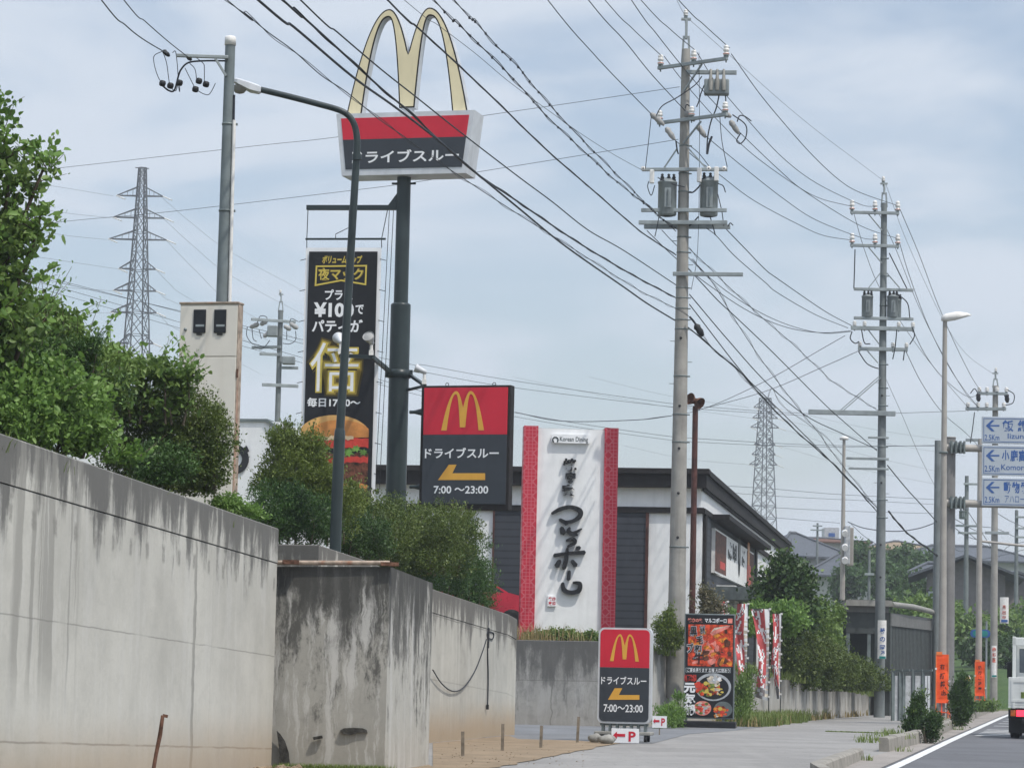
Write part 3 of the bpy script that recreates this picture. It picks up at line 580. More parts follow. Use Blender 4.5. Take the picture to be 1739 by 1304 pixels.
# collar and the two floodlight arms
mb = MB(pf.o); zc = zat(635); mb.lathe((PX, PY, zc - .09), [(0, .215), (0, .232), (.17, .232), (.17, .215)], 24); mb.box((PX, PY, zc), (0.56, 0.1, 0.16)); mb.build('collar', M['greenp'], py_)
e0 = P(578, 604, 58.6); e1 = P(632, 606, 58.0); mb = MB(pf.o); mb.bar(V((PX - .2, PY - .1, zc + .04)), e1, 0.075, 0.075); mb.bar(e1 + V((0.03, 0, 0)), e0, 0.075, 0.075); mb.build('lamp_arm', M['greenp'], py_)
e2 = P(722, 655, 59.0); mb = MB(pf.o); mb.bar(V((PX + .22, PY, zc - .02)), e2, 0.06, 0.06); mb.bar(V((PX + .2, PY, zat(662))), e2, 0.05, 0.05); mb.build('lamp_arm', M['greenp'], py_)
def flood(base, aim, label, Rr=0.115):
    o = thing('floodlight', label, 'floodlight', base, 0, 'floodlights on the pole sign'); aim = V(aim).normalized(); h = 0.25
    mb = MB(); mb.box((0, 0, 0.05), (0.09, 0.09, 0.1)); mb.cyl((0, 0, 0.09), (0, 0, h), 0.035, 0.03, 10); mb.lathe((0, 0, h), [(-.04, .03), (0, .05), (.04, .03)], 10); mb.build('stem', M['porc'], o)
    mb = MB(); c = V((0, 0, h)) + aim * 0.05; mb.lathe(c - aim * 0.1, [(0, 0.03), (0.03, .05), (0.10, .055), (0.15, Rr * .75), (0.24, Rr), (0.26, Rr * 1.04)], 18, aim); mb.build('reflector_lamp', M['silver'], o)
    mb = MB(); mb.lathe(c + aim * 0.135, [(0, Rr * .98), (0.02, Rr * .7), (0.03, 0)], 18, aim); mb.build('lens', M['galvlt'], o); return o
flood(e0 + V((0, 0, 0.03)), (-0.3, 0.75, 0.45), 'round silver floodlight half hidden behind the curved green lamp post')
flood(e1 + V((-.02, 0, 0.03)), (-0.25, -0.7, 0.5), 'round silver floodlight on the bracket corner in front of the black banner')
flood(e2 + V((-.02, 0, 0.03)), (-0.8, -0.1, 0.35), 'small silver floodlight on the bracket right above the square red sign', 0.085)
# --- square hanging sign
sf = Fr(790, 866, 58, -18)
sg = thing('hanging_sign', 'square lightbox on the green pole, red top with yellow arches over charcoal', 'sign', sf.o, sf.th)
S = sf.L
x0, z1 = S(716, 655); x1, _ = S(868, 653); z0 = S(866, 866)[1]
MB().bev(x0, x1, 0, 0.24, z0, z1, 0.015).build('frame', M['brownf'], sg)
px0, pz1 = S(721, 659); px1 = S(863, 659)[0]; zs = S(790, 738)[1]; pz0 = S(790, 856)[1]
MB().bev(px0, px1, -.022, 0, zs, pz1, 0.006).build('red_panel', M['red'], sg); MB().bev(px0, px1, -.022, 0, pz0, zs - .002, 0.006).build('charcoal_panel', M['charcoal'], sg)
l0, lz0 = S(750, 731); l1, lz1 = S(824, 664); MB().prism(arches((l0 + l1) / 2, lz0, l1 - l0, lz1 - lz0, 0.075), -.028, -.024).build('arch_emblem', M['yellow'], sg)
def put(mb, S, t, xa, ya, xb, yb, y, off=0.02, **k): a = S(xa, yb); b = S(xb, ya); return put_text(mb, t, a[0], b[0], a[1], b[1], y, off, **k)
put(MB(), S, DT, 722, 760, 848, 778, -.026, 0.022).build('lettering', M['letterw'], sg)
put(MB(), S, '7:00 ～23:00', 737, 825, 830, 838, -.026, 0.02).build('opening_hours', M['letterw'], sg)
def arrow(S, pts, y=-.027): return MB().prism([S(*p) for p in pts], y, y + .004)
arrow(S, [(744.5, 815), (824.5, 815), (824.5, 803.5), (769, 803.5), (776, 789), (763, 789)]).build('arrow', M['yellow'], sg)
for yy in (699, 826): mb = MB(); a = S(697, yy); b = S(717, yy); mb.tube([(a[0] - .05, .1, a[1]), (a[0] + .05, .1, a[1])], 0.035, 10); mb.tube([(a[0] + .05, .1, a[1]), (b[0] - .06, .1, b[1]), (b[0], .1, b[1])], [.035, .07, .075], 10); mb.build('wall_bracket', M['greenp'], sg)
for px in (756, 836): a = S(px, 653); mb = MB(); mb.tube([(a[0] + .035 * math.cos(t / 6 * 2 * math.pi), .12, z1 + .03 + .035 * math.sin(t / 6 * 2 * math.pi)) for t in range(7)], 0.008, 5); mb.build('lifting_eye', M['brownf'], sg)
# --- rounded portable sign by the driveway mouth
tf = Fr(1060, 1228, 55, -10)
tg = thing('standing_sign', 'rounded portable drive-through sign on a wheeled base at the driveway mouth', 'sign', V((tf.o.x, tf.o.y, 0)), tf.th)
dz = tf.o.z
def S(px, py): a = tf.L(px, py); return (a[0], a[1] + dz)
x0, z0 = S(1014, 1227); x1, z1 = S(1107, 1066.5)
MB().prism(rrect(x0, x1, z0, z1, 0.11), 0, 0.26).build('frame', M['silver'], tg)
i = 0.035; zs = S(1060, 1133)[1]; X0, X1, Z0, Z1 = x0 + i, x1 - i, z0 + i, z1 - i; rr = rrect(X0, X1, Z0, Z1, 0.085)
up = [p for p in rr if p[1] > zs]; dn = [p for p in rr if p[1] <= zs]
MB().prism([(X0, zs), (X1, zs)] + up, -.008, 0).build('red_panel', M['red'], tg)
k = rr.index(dn[0]); MB().prism([(X1, zs - .002), (X0, zs - .002)] + rrect(X0, X1, Z0, Z1, 0.085)[18:24] + rrect(X0, X1, Z0, Z1, 0.085)[0:6], -.008, 0).build('charcoal_panel', M['charcoal'], tg)
l0, lz0 = S(1036, 1122); l1, lz1 = S(1086, 1077); MB().prism(arches((l0 + l1) / 2, lz0, l1 - l0, lz1 - lz0, 0.075), -.014, -.010).build('arch_emblem', M['yellow'], tg)
put(MB(), S, DT, 1021, 1149, 1098, 1161, -.012, 0.016).build('lettering', M['letterw'], tg); put(MB(), S, '7:00～23:00', 1025, 1196.5, 1092, 1208, -.012, 0.012).build('opening_hours', M['letterw'], tg)
arrow(S, [(1032.5, 1187.5), (1086, 1187.5), (1086, 1179.5), (1051, 1179.5), (1057, 1168), (1044, 1168)], -.013).build('arrow', M['yellow'], tg)
mb = MB(); b0 = S(1010, 1250)[0]; b1 = S(1106, 1250)[0]; mb.bev(b0, b1, -.12, .42, .13, .19, .015); mb.build('wheeled_base', M['greycov'], tg)
mb = MB()
for kx in range(7): xx = x0 + .1 + (x1 - x0 - .2) * kx / 6; mb.bb(xx - .02, xx + .02, .02, .22, .19, z0)
mb.bb(x0 + .05, x1 - .05, .05, .2, z0 - .04, z0); mb.build('base_grille', M['galv_d'], tg)
for kx in (b0 + .1, b1 - .1):
    for yy in (-.06, .36): mb = MB(); mb.cyl((kx - .025, yy, .065), (kx + .025, yy, .065), .065, .065, 14); mb.build('wheel', M['tyre'], tg)
def weight(px, py, s, label): p = G(px, py); mb = MB(); bm = bmesh.new(); bmesh.ops.create_icosphere(bm, subdivisions=3, radius=1); vs = [V((v.co.x * s[0] * (1 + .12 * math.sin(v.co.y * 5 + v.co.z * 3)), v.co.y * s[1], v.co.z * s[2] * (1 + .15 * math.sin(v.co.x * 4)))) for v in bm.verts]; bm.verts.index_update(); mb.add([p + v + V((0, 0, s[2] * .9)) for v in vs], [[v.index for v in f.verts] for f in bm.faces], True); bm.free(); return tag(mb.build('sandbag', M['greycov']), label, 'sandbag')
weight(1010, 1261, (.12, .1, .09), 'pale crumpled bag under the left wheel of the standing sign'); weight(1030, 1263, (.16, .12, .09), 'larger grey bag lying before the standing sign base')
tag(weight(1272, 1231, (.17, .12, .1), 'white rock-like bag lying in weeds beside the food signboard'), cat='bag').name = 'white_bag'
# --- small parking arrows
def parking(px, py, Y, w, h, label, x0, x1, y0, y1, th=-6):
    f = Fr(px, py, Y, th); o = thing('parking_sign', label, 'sign', f.o, f.th, 'small red-arrow parking signs'); S = f.L; a = S(x0, y1); b = S(x1, y0)
    MB().bb(a[0], b[0], 0, .015, a[1], b[1]).build('board', M['letterw'], o); W_, H_ = b[0] - a[0], b[1] - a[1]; g = lambda u, v: (a[0] + u * W_, a[1] + v * H_)
    MB().prism([g(.06, .56), g(.2, .34), g(.2, .48), g(.5, .48), g(.5, .66), g(.2, .66), g(.2, .8)], -.006, -.002).build('arrow', M['red'], o)
    p0, p1 = g(.62, .18), g(.88, .82); put_text(MB(), 'P', p0[0], p1[0], p0[1], p1[1], -.004, .03).build('letter', M['red'], o)
    mb = MB(); mb.bb((a[0] + b[0]) / 2 - .012, (a[0] + b[0]) / 2 + .012, .017, .04, -f.o.z, b[1] - .03); mb.build('stake', M['stake'], o)
parking(1062, 1262, 54.2, 0, 0, 'white board with a red arrow and P leaning before the standing sign', 1038, 1085.5, 1237, 1262.5)
parking(1120, 1235, 62, 0, 0, 'smaller white arrow and P board between the standing sign and the food signboard', 1107.5, 1132.5, 1215.5, 1235)
# --- black food banner hanging from the arm
nf = Fr(575, 830, 58.9, -9)
bn = thing('hanging_banner', 'tall black night-menu banner with a burger picture, hung from the pole arm', 'banner', nf.o, nf.th); S = nf.L
xa, zt_ = S(521, 421); xb = S(646, 421)[0]; xa2 = S(508, 830)[0]; zb_ = S(575, 858)[1]; xm = (xa + S(504, 830)[0]) / 2 
bx0, bz1 = S(519.5, 421); bx1 = S(648, 421)[0]
wv = MB(); nxx, nzz = 10, 26
for j in range(nzz + 1):
    for i_ in range(nxx + 1):
        u_, v_ = i_ / nxx, j / nzz; wv.v.append(V((bx0 + (bx1 - bx0) * u_, 0.012 * math.sin(v_ * 9 + u_ * 4) * (u_ * (1 - u_) * 4), zb_ + (bz1 - zb_) * v_)))
for j in range(nzz):
    for i_ in range(nxx): a = j * (nxx + 1) + i_; wv.f.append([a, a + 1, a + nxx + 2, a + nxx + 1]); wv.mi.append(0)
wv.build('white_edge_cloth', M['letterw'], bn)
e = 0.075; MB().bb(bx0 + e, bx1 - e, -.030, -.018, zb_, bz1 - .08).build('printed_field', M['blackcloth'], bn)
shx = lambda py: (nf.L(575, py)[0])
def bput(mb, t, xa, ya, xb, yb, y, off=.02, **k):
    # photo columns slide left down the banner because the camera is rolled; S() already follows that
    return put(mb, S, t, xa, ya, xb, yb, y, off, **k)
mb = MB(); mb.m(M['neon2']); bput(mb, 'ボリュームアップ', 547, 434, 616, 449, -.033, .06, shear=.2); mb.m(M['neon']); bput(mb, 'ボリュームアップ', 548, 435, 615, 448, -.036, .015, shear=.2)
o = [S(537, 451.5), S(624, 450.5), S(622.5, 485), S(580, 478), S(535, 486.5)]; inn = inset_poly(o, -.03 if True else 0)
mb.m(M['neon']); a = o; 
def frame_poly(mb, pts, d, y0, y1):
    n = len(pts); q = inset_poly(pts, d)
    for i in range(n): j = (i + 1) % n; mb.prism([pts[i], pts[j], q[j], q[i]], y0, y1)
frame_poly(mb, o, .032, -.037, -.034)
mb.m(M['neon2']); bput(mb, '夜マック', 539, 455, 619, 477, -.033, .05); mb.m(M['neon']); bput(mb, '夜マック', 541, 456, 617, 476, -.036, .012)
mb.m(M['letterw']); bput(mb, 'プラス', 552, 492, 600, 510, -.035, .025); bput(mb, '¥100', 533, 514, 602, 539, -.035, .04); bput(mb, 'で', 604, 518, 619, 534, -.035, .03); bput(mb, 'パティが', 530, 543, 617, 565, -.035, .03)
mb.m(M['neon0']); bput(mb, '倍', 518, 573, 619, 673, -.0325, .095); mb.m(M['neon2']); bput(mb, '倍', 521, 576, 616, 670, -.034, .058); mb.m(M['neon']); bput(mb, '倍', 524, 579, 613, 667, -.036, .026); mb.m(M['letterw']); bput(mb, '倍', 526.5, 581.5, 610.5, 664.5, -.038, -.008)
bput(mb, '毎日17:00～', 522, 676, 613, 691, -.035, .03); mb.build('lettering', None, bn)
# burger picture: layered printed shapes
mb = MB()
def blob(m_, pts, y): mb.m(m_); mb.prism([S(*p) for p in pts], y, y + .003)
def lump(cx, cy, rx, ry, a0, a1, n=24): return [(cx + rx * math.cos(math.radians(a0 + (a1 - a0) * i / n)), cy - ry * math.sin(math.radians(a0 + (a1 - a0) * i / n))) for i in range(n + 1)]
clipx = lambda pts: [(min(max(x, 509 + (840 - y) * .026), 624 + (840 - y) * .026), min(y, 850)) for x, y in pts]
def jag(x0, x1, y0, y1, amp, n, seed):
    r = random.Random(seed); tp = [(x0 + (x1 - x0) * i / n, y0 + r.uniform(-amp, amp)) for i in range(n + 1)]; bt = [(x0 + (x1 - x0) * i / n, y1 + r.uniform(-amp, amp)) for i in range(n + 1)]; return tp + bt[::-1]
blob(M['patty'], clipx(jag(514, 632, 770, 812, 2, 24, 1)), -.034); blob(M['patty'], clipx(jag(512, 630, 806, 828, 2, 24, 2)), -.0345)
blob(M['tomato'], clipx(jag(526, 630, 776, 786, 2.2, 18, 12)), -.0375); blob(M['tomato'], clipx(jag(522, 632, 744, 760, 1.5, 20, 3)), -.036); blob(M['bun'], clipx(jag(512, 630, 822, 850, 2, 16, 4)), -.036)
for kx, (x, y, s_) in enumerate(((528, 765, 11), (545, 768, 9), (556, 762, 8), (592, 768, 13), (606, 762, 10), (618, 768, 9))):
    r = random.Random(kx); blob(M['lettuce'], clipx([(x + s_ * (1 if i % 2 else .5) * r.uniform(.7, 1.15) * math.cos(i / 14 * 6.283), y + .7 * s_ * (1 if i % 2 else .55) * math.sin(i / 14 * 6.283)) for i in range(14)]), -.0390 - kx * .0007)
blob(M['bunl'], clipx(lump(568, 742, 62, 37, 0, 180)), -.037); blob(M['bun'], clipx(lump(578, 743, 56, 30, 0, 180)), -.041); blob(M['cheese'], clipx(jag(536, 601, 741, 747, 1.6, 14, 5)), -.0435)
mb.build('burger_print', None, bn)
mb = MB(); za = S(575, 406)[1]; mb.tube([(S(519, 406)[0], 0, za), (S(655, 406)[0], 0, za)], .022, 8); mb.build('top_bar', M['greenp'], bn)
mb = MB(); hz = P(600, 357, 59.5).z - nf.o.z
for px, pt in ((521, 523), (648, 658)):
    mb.tube([(S(px, 421)[0], 0, bz1), (S(px, 406)[0], 0, za), (S(pt, 357)[0], .0, S(pt, 357)[1])], .009, 5)
mb.tube([(S(570, 406)[0], 0, za), (S(570, 399)[0], 0, za + .1), (S(592, 387)[0], 0, S(592, 387)[1]), (S(593, 357)[0], 0, S(593, 357)[1])], .009, 5)
for px, yb in ((661, 830), (668, 830)): mb.tube([(S(px, 357)[0], 0.02, S(px, 357)[1]), (S(px - 24, yb)[0], 0.02, S(px - 24, yb)[1])], .007, 5)
mb.build('hanging_cord', M['black'], bn)
mb = MB()
for k in range(8):
    py = 440 + k * 52
    for px, s_ in ((518 - (py - 421) * .028, -1), (648.5 - (py - 421) * .028, 1)): a = S(px, py); mb = MB(); mb.bar((a[0] - .03 * s_, 0, a[1]), (a[0] + .09 * s_, 0, a[1] - .03), .012); mb.build('edge_tie', M['black'], bn)
# ---------------------------------------------------------------- tall restaurant sign
kf = Fr(966, 1088, 74.5, 4, z=1.9); dz = 0
kt = thing('restaurant_sign_tower', 'tall white sign tower with red lattice side bands and black brush lettering', 'sign', kf.o, kf.th); S = kf.L
xl0, zT = S(890, 723); xl1 = S(914, 723)[0]; xr0 = S(1027, 723)[0]; xr1 = S(1050, 723)[0]
# columns stay upright in the world
MB().bb(xl1 - .01, xr0 + .01, 0, .3, -.3, zT - .05).build('white_face', M['white'], kt)
for a, b in ((xl0, xl1), (xr0, xr1)): MB().bb(a, b, -.1, .42, -.3, zT).build('lattice_band', M['lattice'], kt)
MB().bb(xl0 + .05, xr1 - .05, .31, .8, -.3, zT - .02).build('back_box', M['greycov'], kt)
def kput(t, xa, ya, xb, yb, off=.03, th=.09, y=-.14, m_='black', shear=0.0, nm='lettering'): mb = MB(); put(mb, S, t, xa, ya, xb, yb, y, off, thick=th, shear=shear); return mb.build(nm, M[m_], kt)
mb = MB()
for t, xa, ya, xb, yb in (('焼', 955, 779, 979, 800), ('肉', 960, 802, 977, 814), ('の', 964, 815, 972, 821), ('家', 953, 823, 978, 842)): put(mb, S, t, xa, ya, xb, yb, -.12, .045, thick=.10)
def stroke(mb, pts, w, y0=-.13, y1=-.02):
    """one brush stroke on the sign plane through photo pixels, with its own width at each point"""
    q = [V(S(*p)) for p in pts]; k = S(1000, 900)[0] - S(999, 900)[0]; sm = []; ws = []
    for i in range(len(q) - 1):
        p0, p1, p2, p3 = q[max(i - 1, 0)], q[i], q[i + 1], q[min(i + 2, len(q) - 1)]
        for j in range(5):
            t = j / 5; sm.append(0.5 * ((2 * p1) + (p2 - p0) * t + (2 * p0 - 5 * p1 + 4 * p2 - p3) * t * t + (3 * p1 - p0 - 3 * p2 + p3) * t ** 3)); ws.append((w[i] + (w[i + 1] - w[i]) * t) * k / 2)
    sm.append(q[-1]); ws.append(w[-1] * k / 2); n = len(sm); L_, R_ = [], []
    for i in range(n):
        d = (sm[min(i + 1, n - 1)] - sm[max(i - 1, 0)]).normalized(); nn = V((-d.y, d.x)); L_.append(sm[i] + nn * ws[i]); R_.append(sm[i] - nn * ws[i])
    d0 = (sm[1] - sm[0]).normalized(); d1 = (sm[-1] - sm[-2]).normalized(); L_ = [sm[0] - d0 * ws[0] * .7] + L_ + [sm[-1] + d1 * ws[-1] * .7]
    mb.prism([tuple(p) for p in L_ + R_[::-1]], y0, y1)
strokes = [([(937, 872), (950, 865), (968, 861), (984, 867), (984, 877), (972, 885), (958, 887)], [5, 8, 7, 9, 9, 7, 6]), ([(950, 882), (962, 889)], [5, 9]),
           ([(953, 896), (956, 905)], [7, 12]), ([(967, 896), (965, 902), (972, 906), (987, 898)], [4, 8, 8, 3]), ([(962, 918), (972, 915), (976, 921), (964, 928)], [5, 7, 7, 5]), ([(974, 909), (980, 908)], [5, 4]),
           ([(941, 943), (960, 940), (992, 938)], [7, 6, 8]), ([(963, 931), (961, 950), (957, 965)], [5, 8, 8]), ([(950, 952), (945, 961)], [7, 10]), ([(971, 952), (977, 960)], [6, 9]), ([(979, 931), (984, 930)], [8, 7]),
           ([(966, 970), (965, 984)], [6, 7]), ([(955, 990), (957, 1001), (968, 1006), (982, 1003), (984, 991), (973, 989)], [6, 9, 8, 9, 8, 4])]
for pts, w in strokes: stroke(mb, pts, [x * .88 for x in w])
mb.build('brush_lettering', M['black'], kt)
a = S(936, 752); b = S(1002, 739); MB().prism(rrect(a[0], b[0], a[1], b[1], .06), -.11, 0).build('name_plate', M['letterw'], kt)
mb = MB(); put(mb, S, 'Korean Dining', 950, 743, 998, 752, -.114, .01); c = S(942.5, 747.5)
mb.prism([(c[0] + (.085 if i <= 14 else .05) * math.cos((i if i <= 14 else 29 - i) / 14 * 5 - .8), c[1] + (.085 if i <= 14 else .05) * math.sin((i if i <= 14 else 29 - i) / 14 * 5 - .8)) for i in range(30)], -.118, -.112); mb.build('plate_lettering', M['greenp'], kt)
a = S(929.5, 1029); b = S(944.5, 1012); MB().bb(a[0], b[0], -.06, 0, a[1], b[1]).build('seal_plate', M['letterw'], kt)
mb = MB(); put(mb, S, '焼', 931, 1013.5, 937, 1020, -.064, .03); put(mb, S, '肉', 937.5, 1013.5, 943, 1020, -.064, .03); put(mb, S, '家', 931, 1021, 937, 1027.5, -.064, .03); put(mb, S, '印', 937.5, 1021, 943, 1027.5, -.064, .03); mb.build('seal', M['red'], kt)
# ---------------------------------------------------------------- food signboard
ff = Fr(1203, 1238, 72, -7, z=0.0)
fb = thing('food_signboard', 'tall black signboard with two hot food photos on a weighted base', 'signboard', ff.o, ff.th); S = ff.L
x0, z1 = S(1163, 1041); x1 = S(1249, 1041)[0]; z0 = S(1200, 1220)[1]
MB().bev(x0, x1, 0, .1, z0, z1, .012).build('frame', M['galv_d'], fb)
MB().bb(x0 + .03, x1 - .03, -.004, .0, z0 + .03, z1 - .03).build('black_poster', M['blackcloth'], fb)
mb = MB(); mb.bev(S(1152, 1230)[0], S(1250, 1230)[0], -.35, .35, 0, S(1200, 1224)[1], .02); mb.build('weighted_base', M['black'], fb)
mb = MB()
for px in (1165, 1228): a = S(px, 1222); mb.bb(a[0] - .03, a[0] + .03, .02, .08, .1, z0)
mb.build('post', M['galv_d'], fb)
r = random.Random(5)
def food(name, xa, ya, xb, yb, base, bits, n, s0, s1, y=-.008):
    mb = MB(); mb.m(base); a = S(xa, yb); b = S(xb, ya); mb.bb(a[0], b[0], y, y + .003, a[1], b[1])
    for k in range(n):
        m_ = r.choice(bits); cx = r.uniform(a[0] + .04, b[0] - .04); cz = r.uniform(a[1] + .04, b[1] - .04); s_ = r.uniform(s0, s1); an = r.uniform(0, 6.28); mb.m(m_); nn = 9; rx, rz = s_, s_ * r.uniform(.35, .9)
        rx = min(rx, cx - a[0], b[0] - cx); rz = min(rz, cz - a[1], b[1] - cz)
        pts = []
        for i in range(nn):
            t = i / nn * 6.283; q = r.uniform(.7, 1.1); px_, pz_ = rx * q * math.cos(t), rz * q * math.sin(t); X, Z = px_ * math.cos(an) - pz_ * math.sin(an) + cx, px_ * math.sin(an) + pz_ * math.cos(an) + cz; pts.append((min(max(X, a[0]), b[0]), min(max(Z, a[1]), b[1])))
        mb.prism(pts, y - .0008 - k * .00004, y)
    return mb, y - .0008 - n * .00004
mb, yy = food('a', 1168, 1061, 1245, 1130, M['foodred'], [M['foodred'], M['foodor'], M['foodor'], M['foodred'], M['foodpink'], M['patty'], M['tomato']], 90, .04, .13)
mb.m(M['foodpink']); mb.prism([S(1206, 1075), S(1213, 1066), S(1240, 1061.5), S(1237, 1066), S(1210, 1079)], yy - .002, yy); mb.m(M['foodpale']); mb.prism([S(1206, 1075), S(1213, 1066), S(1240, 1061.5), S(1212, 1070)], yy - .003, yy - .002); ph1 = mb.build('food_photo', None, fb)
mb = MB(); yb_ = -.008
def disc(cx, cy, rx, ry, m_, y, n=28): mb.m(m_); c = S(cx, cy); e_ = S(cx + rx, cy - ry); mb.prism([(c[0] + (e_[0] - c[0]) * math.cos(i / n * 6.283), c[1] + (e_[1] - c[1]) * math.sin(i / n * 6.283)) for i in range(n)], y, y + .002)
def bits(cx, cy, rx, ry, ms, n, s, y):
    for k in range(n):
        t = r.uniform(0, 6.283); q = math.sqrt(r.random()); disc(cx + rx * q * math.cos(t), cy + ry * q * math.sin(t), s * r.uniform(.5, 1.3), s * r.uniform(.4, .9), r.choice(ms), y - k * .00005, 8)
disc(1211, 1166, 31, 23, M['bowl'], -.009); disc(1211, 1167, 27, 19.5, M['black'], -.011)
bits(1204, 1170, 18, 11, [M['foodred'], M['foodor'], M['neon'], M['patty'], M['foodgrn']], 55, 4.2, -.0135); bits(1213, 1154, 11, 6, [M['foodpale'], M['bowl'], M['letterw']], 26, 4, -.0165); bits(1222, 1169, 8, 9, [M['black'], M['foodpale'], M['neon']], 14, 3, -.0175); bits(1186, 1165, 6, 8, [M['foodred'], M['tomato']], 12, 4, -.018)
disc(1193, 1202, 15, 12, M['foodpink'], -.009); bits(1193, 1202, 12, 9, [M['foodred'], M['foodgrn'], M['bowl'], M['tomato'], M['foodpale']], 36, 3.2, -.0115)
disc(1228, 1204, 16, 13, M['galv_d'], -.0095); bits(1226, 1206, 11, 8, [M['foodred'], M['foodor'], M['tomato']], 24, 3.6, -.012); disc(1223, 1203, 3.6, 3, M['neon'], -.0145); bits(1217, 1215, 5, 2.5, [M['foodor'], M['foodpale']], 8, 2.6, -.0145)
mb.build('food_photo', None, fb)
mb = MB(); mb.m(M['foodpink']); put(mb, S, '焼肉の家', 1168, 1049.5, 1194, 1056, -.008, .04); mb.m(M['letterw']); put(mb, S, 'マルコポーロ', 1197, 1049.5, 1234, 1057, -.008, .03); mb.m(M['foodpink']); a = S(1236, 1058); b = S(1244, 1050); mb.bb(a[0], b[0], -.009, -.006, a[1], b[1])
def outl(t, xa, ya, xb, yb, y=-.018): mb.m(M['bowl']); put(mb, S, t, xa - 1, ya - 1, xb + 1, yb + 1, y, .09); mb.m(M['black']); put(mb, S, t, xa, ya, xb, yb, y - .003, .02)
outl('信州', 1189, 1062, 1196.5, 1076); outl('黒', 1172, 1064, 1184, 1079); outl('毛', 1183, 1079, 1194, 1093); outl('和', 1179, 1095, 1191, 1107); outl('牛', 1178, 1108, 1196, 1126); outl('プ', 1167, 1092, 1177, 1108)
mb.m(M['galv']); o_ = [S(1164.5, 1133), S(1241, 1133.5), S(1241, 1142), S(1164.5, 1141)]; frame_poly(mb, o_, .012, -.008, -.005); mb.m(M['letterw']); put(mb, S, 'ご宴会承ります 各種 大広間あり', 1167, 1135, 1239, 1140, -.007, .01)
mb.m(M['tomato']); put(mb, S, '新登場', 1162, 1145, 1183, 1157, -.02, .06)
mb.m(M['letterw'])
for t, ya, yb in (('元', 1159, 1176), ('気', 1177, 1195), ('鍋', 1195, 1214)): put(mb, S, t, 1161, ya, 1181, yb, -.02, .055)
mb.build('lettering', None, fb)
